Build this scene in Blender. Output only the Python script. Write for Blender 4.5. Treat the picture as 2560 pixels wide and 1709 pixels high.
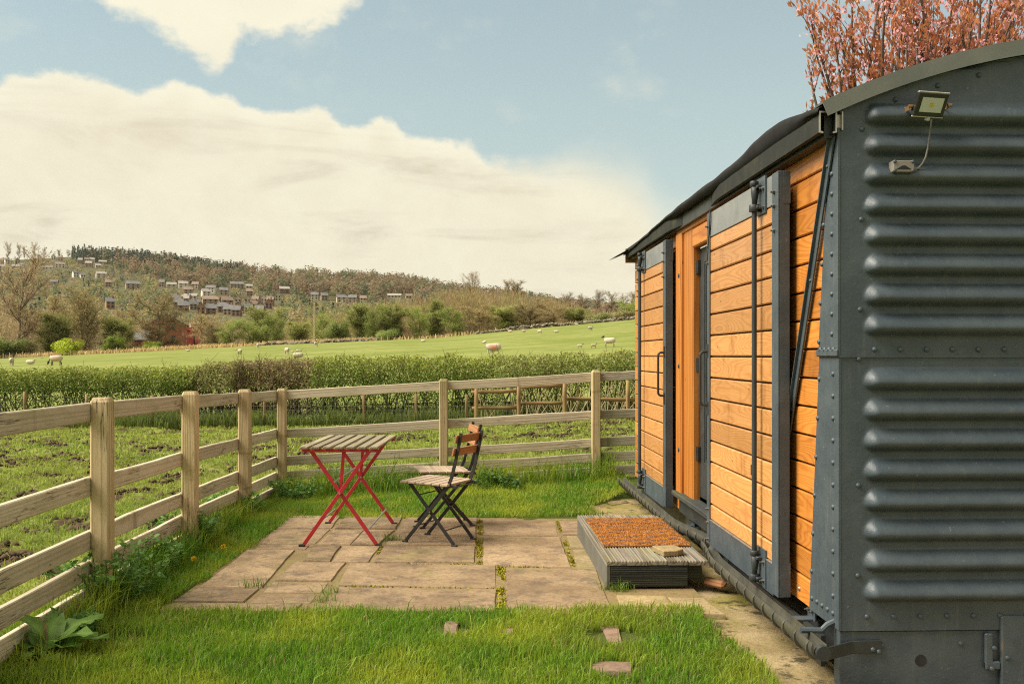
import bpy, math, random
import numpy as np
from mathutils import Vector, Matrix, Euler

for _o in list(bpy.data.objects):
    bpy.data.objects.remove(_o)
SC = bpy.context.scene
COL = SC.collection
PI = math.pi
R = math.radians

# ------------------------------------------------------------------ camera
YAW = math.atan(90 / 2400.0)          # camera looks slightly right of the van's long side
CA, SA = math.cos(YAW), math.sin(YAW)
EYE = 1.33                            # camera height
FPX, CX, HY = 2400.0, 1280.0, 889.0   # focal length, centre column and horizon row of the 2560 px photograph
cam = bpy.data.cameras.new('camera')
cam.lens = 33.75
cam.sensor_width = 36
cam.shift_y = (HY - 854.5) / 2560.0
cam.clip_start = 0.05
cam.clip_end = 6000
cam_o = bpy.data.objects.new('camera', cam)
COL.objects.link(cam_o)
cam_o.location = (0, 0, EYE)
cam_o.rotation_euler = (PI / 2, 0, -YAW)
SC.camera = cam_o

# ------------------------------------------------------------------ light
SUN_AZ, SUN_EL = R(-95), R(48)        # azimuth from +Y (clockwise), elevation
sd = Vector((math.sin(SUN_AZ) * math.cos(SUN_EL), math.cos(SUN_AZ) * math.cos(SUN_EL), math.sin(SUN_EL)))
sun = bpy.data.lights.new('sun', 'SUN')
sun.energy = 3.6
sun.angle = R(40)
sun.color = (1.0, 0.93, 0.80)
sun_o = bpy.data.objects.new('sun', sun)
COL.objects.link(sun_o)
sun_o.rotation_euler = (-sd).to_track_quat('-Z', 'Y').to_euler()
sun_o.location = (-20, 10, 30)

VS = SC.view_settings
VS.view_transform = 'Standard'
VS.look = 'None'
VS.exposure = 1.2
VS.gamma = 1.0
VS.use_curve_mapping = False
SC.cycles.use_denoising = False      # keep the fine texture; the slight grain suits the photograph
SC.cycles.filter_width = 1.15
SC.cycles.max_bounces = 6
SC.cycles.diffuse_bounces = 2
SC.cycles.glossy_bounces = 3
SC.cycles.transmission_bounces = 4
SC.cycles.transparent_max_bounces = 6

# ------------------------------------------------------------------ sky
world = bpy.data.worlds.new('World')
SC.world = world
world.use_nodes = True
wt = world.node_tree
wt.nodes.clear()


class NT:
    """tiny node-tree writer"""
    def __init__(self, t):
        self.t = t

    def n(self, typ, **kw):
        nd = self.t.nodes.new(typ)
        ins = kw.pop('i', {})
        for k, v in kw.items():
            setattr(nd, k, v)
        for k, v in ins.items():
            s = nd.inputs[k]
            if isinstance(v, bpy.types.NodeSocket):
                self.t.links.new(v, s)
            else:
                s.default_value = v
        return nd

    def math(self, op, a, b=None, c=None, clamp=False):
        i = {0: a}
        if b is not None:
            i[1] = b
        if c is not None:
            i[2] = c
        return self.n('ShaderNodeMath', operation=op, use_clamp=clamp, i=i).outputs[0]

    def mixc(self, f, a, b, blend='MIX'):
        nd = self.n('ShaderNodeMix', data_type='RGBA', blend_type=blend)
        for k, v in ((0, f), (6, a), (7, b)):
            if isinstance(v, bpy.types.NodeSocket):
                self.t.links.new(v, nd.inputs[k])
            else:
                nd.inputs[k].default_value = v if not isinstance(v, tuple) or len(v) == 4 else (*v, 1)
        return nd.outputs[2]

    def noise(self, vec, scale, detail=4, rough=0.55, dist=0.0):
        nd = self.n('ShaderNodeTexNoise', i={'Scale': scale, 'Detail': detail, 'Roughness': rough, 'Distortion': dist})
        self.t.links.new(vec, nd.inputs['Vector'])
        return nd.outputs[0]

    def step(self, v, lo, hi):
        nd = self.n('ShaderNodeMapRange', interpolation_type='SMOOTHSTEP', i={0: v, 1: lo, 2: hi})
        return nd.outputs[0]

    def curve(self, v, pts):
        nd = self.n('ShaderNodeFloatCurve', i={1: v})
        c = nd.mapping.curves[0]
        while len(c.points) < len(pts):
            c.points.new(0.5, 0.5)
        for p, (x, y) in zip(c.points, pts):
            p.location = (x, y)
            p.handle_type = 'VECTOR'
        nd.mapping.use_clip = False
        nd.mapping.update()
        return nd.outputs[0]

    def link(self, a, b):
        self.t.links.new(a, b)


def build_sky():
    w = NT(wt)
    tc = w.n('ShaderNodeTexCoord')
    sep = w.n('ShaderNodeSeparateXYZ', i={0: tc.outputs['Generated']})
    x, y, z = sep.outputs[0], sep.outputs[1], sep.outputs[2]
    az = w.math('ARCTAN2', x, y)
    hyp = w.math('SQRT', w.math('ADD', w.math('MULTIPLY', x, x), w.math('MULTIPLY', y, y)))
    v = w.math('DIVIDE', z, w.math('MAXIMUM', hyp, 0.02))
    vc = w.math('MINIMUM', v, 4.0)
    pos = w.n('ShaderNodeCombineXYZ', i={0: w.math('MULTIPLY', az, 1.0), 1: w.math('MULTIPLY', vc, 1.25), 2: 0.0}).outputs[0]

    def to_az_v(px, py):
        a = math.atan((px - CX) / FPX)
        return a + YAW, (HY - py) / FPX * math.cos(a)

    def N(px, py):
        a, b = to_az_v(px, py)
        return (a + 0.7) / 1.4, b / 0.6
    s = 1.835
    bank = [(60, 350), (150, 340), (250, 335), (500, 365), (580, 408), (700, 400), (800, 380), (960, 415), (1050, 425), (1120, 480),
            (1200, 500), (1400, 500), (1450, 478), (1500, 490), (1580, 575), (1660, 590), (1740, 530), (1800, 560), (1850, 610),
            (2000, 635), (2150, 650), (2230, 720), (2349, 760)]
    bank2 = [(120, 740), (260, 712), (400, 720), (520, 750), (600, 800), (650, 880), (720, 950), (900, 990)]
    bp = [N(px / s, py / s) for px, py in bank] + [N(CX + px / s, py / s) for px, py in bank2]
    bp = [(0.0, 0.80), (0.10, 0.62), (bp[0][0] - 0.035, 0.36)] + bp + [(0.75, 0.16), (0.86, 0.40), (1.0, 0.80)]  # bank ends raised outside the frame to brighten the unseen sky
    azn = w.math('MULTIPLY_ADD', az, 1 / 1.4, 0.5, clamp=True)
    top = w.math('MULTIPLY', w.curve(azn, bp), 0.6)
    n1 = w.noise(pos, 22, 7, 0.6)
    n2 = w.noise(pos, 5, 3, 0.5)
    wob = w.math('ADD', w.math('MULTIPLY', w.math('SUBTRACT', n1, 0.5), 0.035), w.math('MULTIPLY', w.math('SUBTRACT', n2, 0.5), 0.012))
    d1 = w.math('SUBTRACT', w.math('ADD', top, wob), v)
    # softer cloud edge towards the right
    soft = w.math('ADD', 0.007, w.math('MULTIPLY', w.step(az, -0.02, 0.20), 0.06))
    m1 = w.step(w.math('DIVIDE', d1, soft), -0.5, 1.0)
    up = [(330, 0), (440, 20), (540, 75), (640, 110), (700, 150), (800, 235), (900, 322), (960, 338), (1020, 330), (1070, 240), (1100, 190), (1200, 180),
          (1270, 215), (1340, 180), (1380, 190), (1440, 140), (1560, 95), (1640, 60), (1680, 0)]
    ups = [N(px / s, py / s) for px, py in up]
    ups = [(0.0, 1.0), (0.10, 0.9), (ups[0][0] - 0.02, 0.70)] + ups + [(ups[-1][0] + 0.02, 0.76), (0.75, 1.0), (1.0, 0.9)]
    bot = w.math('MULTIPLY', w.curve(azn, ups), 0.6)
    wob2 = w.math('MULTIPLY', w.math('SUBTRACT', n1, 0.5), 0.075)
    d2 = w.math('SUBTRACT', v, w.math('ADD', bot, wob2))
    m2 = w.math('MULTIPLY', w.step(d2, -0.004, 0.022), w.math('SUBTRACT', 1.0, w.step(v, 0.55, 0.9)))
    # scattered cloud everywhere else (outside the frame as well)
    dirv = tc.outputs['Generated']
    n3 = w.noise(dirv, 3.2, 6, 0.55)
    m3 = w.math('MULTIPLY', w.step(n3, 0.40, 0.56), w.step(v, 0.42, 0.8))
    n4 = w.noise(pos, 9, 6, 0.6)
    m4 = w.math('MULTIPLY', w.step(n4, 0.52, 0.8), 0.35)          # thin wisps
    mask = w.math('MAXIMUM', w.math('MAXIMUM', m1, m2), w.math('MAXIMUM', m3, m4))
    sky = w.n('ShaderNodeTexSky', sky_type='NISHITA', sun_disc=False, sun_elevation=SUN_EL, sun_rotation=SUN_AZ,
              altitude=150, air_density=1.0, dust_density=1.6, ozone_density=1.0)
    skyc = w.mixc(1.0, sky.outputs[0], (0.060, 0.066, 0.057, 1), 'MULTIPLY')
    milk = w.math('MULTIPLY_ADD', w.math('SUBTRACT', 1.0, w.step(v, 0.10, 0.40)), 0.30, 0.50)
    skyc = w.mixc(milk, skyc, (0.262, 0.305, 0.285, 1))               # milky spring air
    # cloud colour: cream, with faint warm-grey flat bases
    pos2 = w.n('ShaderNodeCombineXYZ', i={0: w.math('MULTIPLY', az, 4.0), 1: w.math('MULTIPLY', vc, 22.0), 2: 3.0}).outputs[0]
    sh = w.step(w.noise(pos2, 1.1, 6, 0.6, 0.6), 0.47, 0.72)
    sh = w.math('MULTIPLY', sh, w.math('SUBTRACT', 1.0, w.step(v, 0.20, 0.34)))
    cl = w.mixc(w.math('MULTIPLY', sh, 0.8), (0.385, 0.362, 0.280, 1), (0.285, 0.250, 0.192, 1))
    cn = w.step(w.noise(pos, 7, 5, 0.6), 0.40, 0.75)
    cl = w.mixc(w.math('MULTIPLY', cn, 0.45), cl, (0.350, 0.308, 0.232, 1))
    bil = w.step(w.noise(pos, 15, 6, 0.62, 0.4), 0.35, 0.70)
    cl = w.mixc(w.math('MULTIPLY', bil, 0.30), cl, (0.445, 0.425, 0.340, 1))
    rim = w.math('SUBTRACT', 1.0, w.step(d1, 0.0, 0.035))
    cl = w.mixc(w.math('MULTIPLY', rim, 0.5), cl, (0.440, 0.420, 0.335, 1))
    col = w.mixc(mask, skyc, cl)
    # below the horizon: dull earth
    col = w.mixc(w.step(v, -0.06, -0.01), (0.06, 0.06, 0.035, 1), col)
    bg = w.n('ShaderNodeBackground', i={0: col, 1: 1.0})
    out = w.n('ShaderNodeOutputWorld')
    w.link(bg.outputs[0], out.inputs[0])


build_sky()

# ------------------------------------------------------------------ helpers
ORG = {}          # world offset of every empty / thing


def cam2w(X, Z):
    return X * CA + Z * SA, -X * SA + Z * CA


def PX(px, py, Z):
    """point seen at photo pixel px,py at camera depth Z"""
    x, y = cam2w((px - CX) / FPX * Z, Z)
    return Vector((x, y, EYE + (HY - py) / FPX * Z))


def GP(px, py, z=0.0):
    """point at height z seen at photo pixel px,py"""
    return PX(px, py, (EYE - z) * FPX / (py - HY))


def w2uz(x, y):
    X = x * CA - y * SA
    Z = x * SA + y * CA
    return X, Z


def thing(name, label, cat, loc=(0, 0, 0), group=None, kind=None, rz=0.0):
    o = bpy.data.objects.new(name, None)
    o.empty_display_size = 0.1
    COL.objects.link(o)
    o.location = loc
    o.rotation_euler = (0, 0, rz)
    tag(o, label, cat, group, kind)
    ORG[o.name] = Vector(loc)
    return o


def tag(o, label=None, cat=None, group=None, kind=None):
    if label:
        o['label'] = label
    if cat:
        o['category'] = cat
    if group:
        o['group'] = group
    if kind:
        o['kind'] = kind
    return o


def link(name, me, parent=None, loc=None, rot=None):
    """rot: Euler tuple or Quaternion / Matrix"""
    o = bpy.data.objects.new(name, me)
    COL.objects.link(o)
    if parent is not None:
        o.parent = parent
    if loc is not None:
        o.location = loc
    if rot is not None:
        if isinstance(rot, tuple):
            o.rotation_euler = rot
        else:
            o.rotation_euler = rot.to_euler()
    return o


def part_empty(name, parent):
    o = bpy.data.objects.new(name, None)
    o.empty_display_size = 0.05
    COL.objects.link(o)
    o.parent = parent
    return o


def root_of(o):
    while o.parent is not None:
        o = o.parent
    return o


def off(o):
    return ORG.get(root_of(o).name, Vector((0, 0, 0))) if o is not None else Vector((0, 0, 0))


def mesh_np(name, V, F, mat, col=None, smooth=False):
    """V (n,3); F (m,3) or (m,4) int array, or list of such arrays"""
    me = bpy.data.meshes.new(name)
    V = np.asarray(V, dtype=np.float32)
    Fs = F if isinstance(F, list) else [F]
    Fs = [np.asarray(f, dtype=np.int32) for f in Fs if len(f)]
    nl = sum(f.size for f in Fs)
    nf = sum(len(f) for f in Fs)
    me.vertices.add(len(V))
    me.vertices.foreach_set('co', V.ravel())
    me.loops.add(nl)
    me.polygons.add(nf)
    me.loops.foreach_set('vertex_index', np.concatenate([f.ravel() for f in Fs]))
    ls, st = [], 0
    for f in Fs:
        k = f.shape[1]
        ls.append(st + np.arange(len(f)) * k)
        st += f.size
    me.polygons.foreach_set('loop_start', np.concatenate(ls).astype(np.int32))
    if smooth:
        me.polygons.foreach_set('use_smooth', np.ones(nf, dtype=bool))
    if col is not None:
        ca = me.color_attributes.new('col', 'FLOAT_COLOR', 'POINT')
        c = np.ones((len(V), 4), dtype=np.float32)
        c[:, :3] = col
        ca.data.foreach_set('color', c.ravel())
    me.update(calc_edges=True)
    if mat is not None:
        me.materials.append(mat)
    return me


class MB:
    """collects simple shapes in world space; build() makes ONE object"""
    def __init__(self):
        self.v, self.f = [], []

    def add(self, vs, fs):
        b = len(self.v)
        self.v += [tuple(p) for p in vs]
        self.f += [tuple(i + b for i in f) for f in fs]
        return self

    def box(self, lo, hi):
        (x0, y0, z0), (x1, y1, z1) = lo, hi
        vs = [(x0, y0, z0), (x1, y0, z0), (x1, y1, z0), (x0, y1, z0), (x0, y0, z1), (x1, y0, z1), (x1, y1, z1), (x0, y1, z1)]
        return self.add(vs, [(0, 3, 2, 1), (4, 5, 6, 7), (0, 1, 5, 4), (1, 2, 6, 5), (2, 3, 7, 6), (3, 0, 4, 7)])

    def bar(self, p0, p1, w, d, side=(0, 0, 1)):
        p0, p1 = Vector(p0), Vector(p1)
        t = (p1 - p0).normalized()
        s = Vector(side)
        s = (s - t * s.dot(t))
        s = s.normalized() if s.length > 1e-4 else t.orthogonal().normalized()
        q = t.cross(s)
        vs = []
        for p in (p0, p1):
            for a, b in ((-1, -1), (1, -1), (1, 1), (-1, 1)):
                vs.append(p + s * (a * w / 2) + q * (b * d / 2))
        return self.add(vs, [(0, 1, 2, 3), (7, 6, 5, 4), (0, 4, 5, 1), (1, 5, 6, 2), (2, 6, 7, 3), (3, 7, 4, 0)])

    def tube(self, path, r, n=8, cap=True):
        path = [Vector(p) for p in path]
        rs = r if isinstance(r, (list, tuple)) else [r] * len(path)
        rings, prev = [], None
        for i, p in enumerate(path):
            a = path[max(i - 1, 0)]
            c = path[min(i + 1, len(path) - 1)]
            t = (c - a).normalized()
            if prev is None:
                s = t.orthogonal().normalized()
            else:
                s = (prev - t * prev.dot(t)).normalized()
            prev = s
            q = t.cross(s)
            rings.append([p + (s * math.cos(2 * PI * k / n) + q * math.sin(2 * PI * k / n)) * rs[i] for k in range(n)])
        vs = [v for rg in rings for v in rg]
        fs = []
        for i in range(len(rings) - 1):
            for k in range(n):
                k2 = (k + 1) % n
                fs.append((i * n + k, i * n + k2, (i + 1) * n + k2, (i + 1) * n + k))
        if cap:
            fs.append(tuple(range(n - 1, -1, -1)))
            fs.append(tuple((len(rings) - 1) * n + k for k in range(n)))
        return self.add(vs, fs)

    def prism(self, pts, axis, a, b):
        """polygon pts (2D) extruded along axis from a to b; axis 'x': pts=(y,z), 'y': (x,z), 'z': (x,y)"""
        def mk(p, t):
            return {'x': (t, p[0], p[1]), 'y': (p[0], t, p[1]), 'z': (p[0], p[1], t)}[axis]
        n = len(pts)
        vs = [mk(p, a) for p in pts] + [mk(p, b) for p in pts]
        fs = [tuple(range(n)), tuple(range(2 * n - 1, n - 1, -1))]
        fs += [(i, i + n, (i + 1) % n + n, (i + 1) % n) for i in range(n)]
        return self.add(vs, fs)

    def sweep(self, prof, path, close=True):
        """profile (n offset to the side, z) swept along a plan path of (x, y, z)"""
        path = [Vector(p) for p in path]
        n = len(prof)
        vs = []
        for i, p in enumerate(path):
            a, c = path[max(i - 1, 0)], path[min(i + 1, len(path) - 1)]
            t = (c - a)
            t.z = 0
            t.normalize()
            s = Vector((t.y, -t.x, 0))
            for (o, z) in prof:
                vs.append(p + s * o + Vector((0, 0, z)))
        fs = []
        for i in range(len(path) - 1):
            for k in range(n if close else n - 1):
                k2 = (k + 1) % n
                fs.append((i * n + k, i * n + k2, (i + 1) * n + k2, (i + 1) * n + k))
        if close:
            fs.append(tuple(range(n - 1, -1, -1)))
            fs.append(tuple((len(path) - 1) * n + k for k in range(n)))
        return self.add(vs, fs)

    def build(self, name, mat, parent=None, smooth=False, bevel=0.0):
        o_ = off(parent)
        me = bpy.data.meshes.new(name)
        me.from_pydata([(v[0] - o_[0], v[1] - o_[1], v[2] - o_[2]) for v in self.v], [], self.f)
        me.update()
        import bmesh
        bm = bmesh.new()
        bm.from_mesh(me)
        if bevel > 0:
            bmesh.ops.bevel(bm, geom=[e for e in bm.edges if e.calc_face_angle(0) > 0.6], offset=bevel, segments=1, affect='EDGES', clamp_overlap=True)
        bmesh.ops.recalc_face_normals(bm, faces=bm.faces)
        bm.to_mesh(me)
        bm.free()
        if smooth:
            me.polygons.foreach_set('use_smooth', [True] * len(me.polygons))
            if smooth == 'auto':
                me.set_sharp_from_angle(angle=R(40))
        if mat is not None:
            me.materials.append(mat)
        return link(name, me, parent)


_pc = {}


def chamfer_box(lx, ly, lz, b, mat):
    key = (round(lx, 3), round(ly, 3), round(lz, 3), round(b, 4), mat.name)
    if key in _pc:
        return _pc[key]
    hx, hy, hz = lx / 2, ly / 2, lz / 2
    V, idx = [], {}
    for sx in (-1, 1):
        for sy in (-1, 1):
            for sz in (-1, 1):
                for ax in range(3):
                    p = [sx * (hx - b), sy * (hy - b), sz * (hz - b)]
                    p[ax] = (sx * hx, sy * hy, sz * hz)[ax]
                    idx[(sx, sy, sz, ax)] = len(V)
                    V.append(p)
    F = []
    S = (-1, 1)
    for ax in range(3):
        o1, o2 = [a for a in range(3) if a != ax]
        for s in S:
            q = []
            for (a, c) in ((-1, -1), (1, -1), (1, 1), (-1, 1)):
                k = [0, 0, 0]
                k[ax], k[o1], k[o2] = s, a, c
                q.append(idx[(*k, ax)])
            F.append(q)
    for ax in range(3):                      # edge faces run along ax
        o1, o2 = [a for a in range(3) if a != ax]
        for a in S:
            for c in S:
                q = []
                for s, e in ((-1, o1), (1, o1), (1, o2), (-1, o2)):
                    k = [0, 0, 0]
                    k[ax], k[o1], k[o2] = s, a, c
                    q.append(idx[(*k, e)])
                F.append(q)
    for sx in S:
        for sy in S:
            for sz in S:
                F.append([idx[(sx, sy, sz, a)] for a in range(3)])
    me = bpy.data.meshes.new('board')
    me.from_pydata(V, [], F)
    import bmesh
    bm = bmesh.new()
    bm.from_mesh(me)
    bmesh.ops.recalc_face_normals(bm, faces=bm.faces)
    bm.to_mesh(me)
    bm.free()
    me.materials.append(mat)
    _pc[key] = me
    return me


def piece(name, p0, p1, w, t, mat, parent, wdir=(0, 0, 1), b=0.004):
    """board from p0 to p1 (local X = length), width w along wdir, thickness t"""
    p0, p1 = Vector(p0), Vector(p1)
    x = (p1 - p0)
    L = x.length
    x.normalize()
    y = Vector(wdir)
    y = (y - x * y.dot(x)).normalized()
    z = x.cross(y)
    m = Matrix((x, y, z)).transposed()
    me = chamfer_box(L, w, t, min(b, w / 3, t / 3), mat)
    return link(name, me, parent, (p0 + p1) / 2 - off(parent), m.to_quaternion())


def noise2(x, y, seed=0, octs=4, rough=0.5):
    """numpy value noise, 0..1"""
    x = np.asarray(x, dtype=np.float64)
    y = np.asarray(y, dtype=np.float64)
    tot, amp, nrm = np.zeros(np.broadcast(x, y).shape), 1.0, 0.0
    for o in range(octs):
        xi, yi = np.floor(x).astype(np.int64), np.floor(y).astype(np.int64)
        xf, yf = x - xi, y - yi
        xf, yf = xf * xf * (3 - 2 * xf), yf * yf * (3 - 2 * yf)

        def h(a, b):
            n = (a * 374761393 + b * 668265263 + (seed + o * 17) * 974634777) & 0x7fffffff
            n = ((n ^ (n >> 13)) * 1274126177) & 0x7fffffff
            return ((n ^ (n >> 16)) & 0xffff) / 65535.0
        a = h(xi, yi) * (1 - xf) + h(xi + 1, yi) * xf
        b = h(xi, yi + 1) * (1 - xf) + h(xi + 1, yi + 1) * xf
        tot += (a * (1 - yf) + b * yf) * amp
        nrm += amp
        amp *= rough
        x, y = x * 2.03 + 11.3, y * 2.03 + 5.7
    return tot / nrm


def sstep(v, a, b):
    t = np.clip((np.asarray(v, dtype=float) - a) / (b - a), 0, 1)
    return t * t * (3 - 2 * t)


def segs_np(P0, P1, R0, R1, n=3):
    """tapered n-sided sticks for arrays of end points"""
    P0, P1 = np.asarray(P0, float), np.asarray(P1, float)
    m = len(P0)
    t = P1 - P0
    t /= np.maximum(np.linalg.norm(t, axis=1, keepdims=True), 1e-9)
    ref = np.where(np.abs(t[:, 2:3]) > 0.9, np.array([[1., 0, 0]]), np.array([[0, 0, 1.]]))
    s = np.cross(t, ref)
    s /= np.maximum(np.linalg.norm(s, axis=1, keepdims=True), 1e-9)
    q = np.cross(t, s)
    ang = np.arange(n) * 2 * PI / n
    ca, sa = np.cos(ang)[None, :, None], np.sin(ang)[None, :, None]
    ring = s[:, None] * ca + q[:, None] * sa
    R0 = np.broadcast_to(np.asarray(R0, float), (m,))[:, None, None]
    R1 = np.broadcast_to(np.asarray(R1, float), (m,))[:, None, None]
    V = np.concatenate([P0[:, None] + ring * R0, P1[:, None] + ring * R1], axis=1).reshape(-1, 3)
    b = (np.arange(m) * 2 * n)[:, None]
    F = []
    for k in range(n):
        k2 = (k + 1) % n
        F.append(np.concatenate([b + k, b + k2, b + n + k2, b + n + k], axis=1))
    return V, np.concatenate(F)


def leaves_np(C, L, W, rng, up=0.3, fold=0.0, dirs=None):
    """diamond leaves at C (n,3), length L, width W: 4 verts, 1 quad"""
    n = len(C)
    d = rng.normal(size=(n, 3)) if dirs is None else dirs + rng.normal(size=(n, 3)) * 0.35
    d[:, 2] += up
    d /= np.maximum(np.linalg.norm(d, axis=1, keepdims=True), 1e-9)
    r = rng.normal(size=(n, 3))
    s = np.cross(d, r)
    s /= np.maximum(np.linalg.norm(s, axis=1, keepdims=True), 1e-9)
    L = np.broadcast_to(np.asarray(L, float), (n,))[:, None]
    W = np.broadcast_to(np.asarray(W, float), (n,))[:, None]
    V = np.stack([C, C + d * L * 0.5 + s * W * 0.5, C + d * L, C + d * L * 0.5 - s * W * 0.5], axis=1).reshape(-1, 3)
    F = np.arange(n * 4).reshape(n, 4)
    return V, F


def leaves_out(C, N, L, W, rng, spread=0.55):
    """leaves whose faces look along N (outwards), with scatter: crowns and hedges shade as rounded masses"""
    n = len(C)
    N = N + rng.normal(0, spread, (n, 3))
    N /= np.maximum(np.linalg.norm(N, axis=1, keepdims=True), 1e-9)
    d = np.cross(N, rng.normal(size=(n, 3)))
    d /= np.maximum(np.linalg.norm(d, axis=1, keepdims=True), 1e-9)
    s = np.cross(N, d)
    L = np.broadcast_to(np.asarray(L, float), (n,))[:, None]
    W = np.broadcast_to(np.asarray(W, float), (n,))[:, None]
    V = np.stack([C - d * L * 0.5, C + s * W * 0.5, C + d * L * 0.5, C - s * W * 0.5], axis=1).reshape(-1, 3)
    return V, np.arange(n * 4).reshape(n, 4)


def blades_np(P, H, W, rng, lean=0.5, wind=(0.0, 0.0), segs=2):
    """grass blades: P (n,3) roots. 5 verts / 3 tris each"""
    n = len(P)
    a = rng.uniform(0, 2 * PI, n)
    fx, fy = np.cos(a), np.sin(a)
    H = np.broadcast_to(H, (n,)).astype(float)
    W = np.broadcast_to(W, (n,)).astype(float)
    ln = np.abs(rng.normal(0, lean, n))
    b = rng.uniform(0, 2 * PI, n)
    dx, dy = np.cos(b) * ln + wind[0], np.sin(b) * ln + wind[1]
    z0 = np.zeros(n)
    side = np.stack([fx, fy, z0], 1)
    mid = P + np.stack([dx * H * 0.28, dy * H * 0.28, H * 0.6], 1)
    tip = P + np.stack([dx * H * 0.95, dy * H * 0.95, H * (1.02 - 0.25 * np.minimum(ln, 1.5))], 1)
    w = (W / 2)[:, None]
    V = np.stack([P - side * w, P + side * w, mid - side * w * 0.8, mid + side * w * 0.8, tip], 1).reshape(-1, 3)
    k = (np.arange(n) * 5)[:, None]
    F = np.concatenate([k + [[0, 1, 3]], k + [[0, 3, 2]], k + [[2, 3, 4]]], axis=0)
    return V, F


def rep(c, k):
    return np.repeat(c, k, axis=0)

# ------------------------------------------------------------------ materials
MT = {}


def new_mat(name):
    m = bpy.data.materials.new(name)
    m.use_nodes = True
    m.node_tree.nodes.clear()
    MT[name] = m
    return m, NT(m.node_tree)


def finish(w, color, rough, bump=None, bstr=0.3, bdist=0.01, spec=0.4, metallic=0.0, trans=0.0, coat=0.0):
    p = w.n('ShaderNodeBsdfPrincipled')
    for k, v in (('Base Color', color), ('Roughness', rough), ('Metallic', metallic), ('Specular IOR Level', spec), ('Coat Weight', coat)):
        if isinstance(v, bpy.types.NodeSocket):
            w.link(v, p.inputs[k])
        else:
            p.inputs[k].default_value = (*v, 1) if isinstance(v, tuple) and len(v) == 3 else v
    if bump is not None:
        b = w.n('ShaderNodeBump', i={'Strength': bstr, 'Distance': bdist, 'Height': bump})
        w.link(b.outputs[0], p.inputs['Normal'])
    sh = p.outputs[0]
    if trans > 0:
        t = w.n('ShaderNodeBsdfTranslucent')
        if isinstance(color, bpy.types.NodeSocket):
            w.link(color, t.inputs[0])
        else:
            t.inputs[0].default_value = (*color, 1)
        sh = w.n('ShaderNodeMixShader', i={0: trans, 1: sh, 2: t.outputs[0]}).outputs[0]
    out = w.n('ShaderNodeOutputMaterial')
    w.link(sh, out.inputs[0])


def coords(w, kind='Object', scale=(1, 1, 1), rnd=True):
    tc = w.n('ShaderNodeTexCoord')
    v = tc.outputs[kind]
    if rnd:
        oi = w.n('ShaderNodeObjectInfo')
        r = w.math('MULTIPLY', oi.outputs['Random'], 37.0)
        c = w.n('ShaderNodeCombineXYZ', i={0: r, 1: w.math('MULTIPLY', r, 1.7), 2: w.math('MULTIPLY', r, 0.6)})
        v = w.n('ShaderNodeVectorMath', operation='ADD', i={0: v, 1: c.outputs[0]}).outputs[0]
    return w.n('ShaderNodeMapping', i={'Vector': v, 'Scale': scale}).outputs[0]


def rand_shift(w, color, amt=0.25, seed_mul=1.0):
    """brightness differs from piece to piece"""
    oi = w.n('ShaderNodeObjectInfo')
    r = w.math('FRACT', w.math('MULTIPLY', oi.outputs['Random'], seed_mul))
    f = w.math('MULTIPLY_ADD', r, 2 * amt, 1 - amt)
    return w.n('ShaderNodeVectorMath', operation='SCALE', i={0: color, 'Scale': f}).outputs[0]


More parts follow.
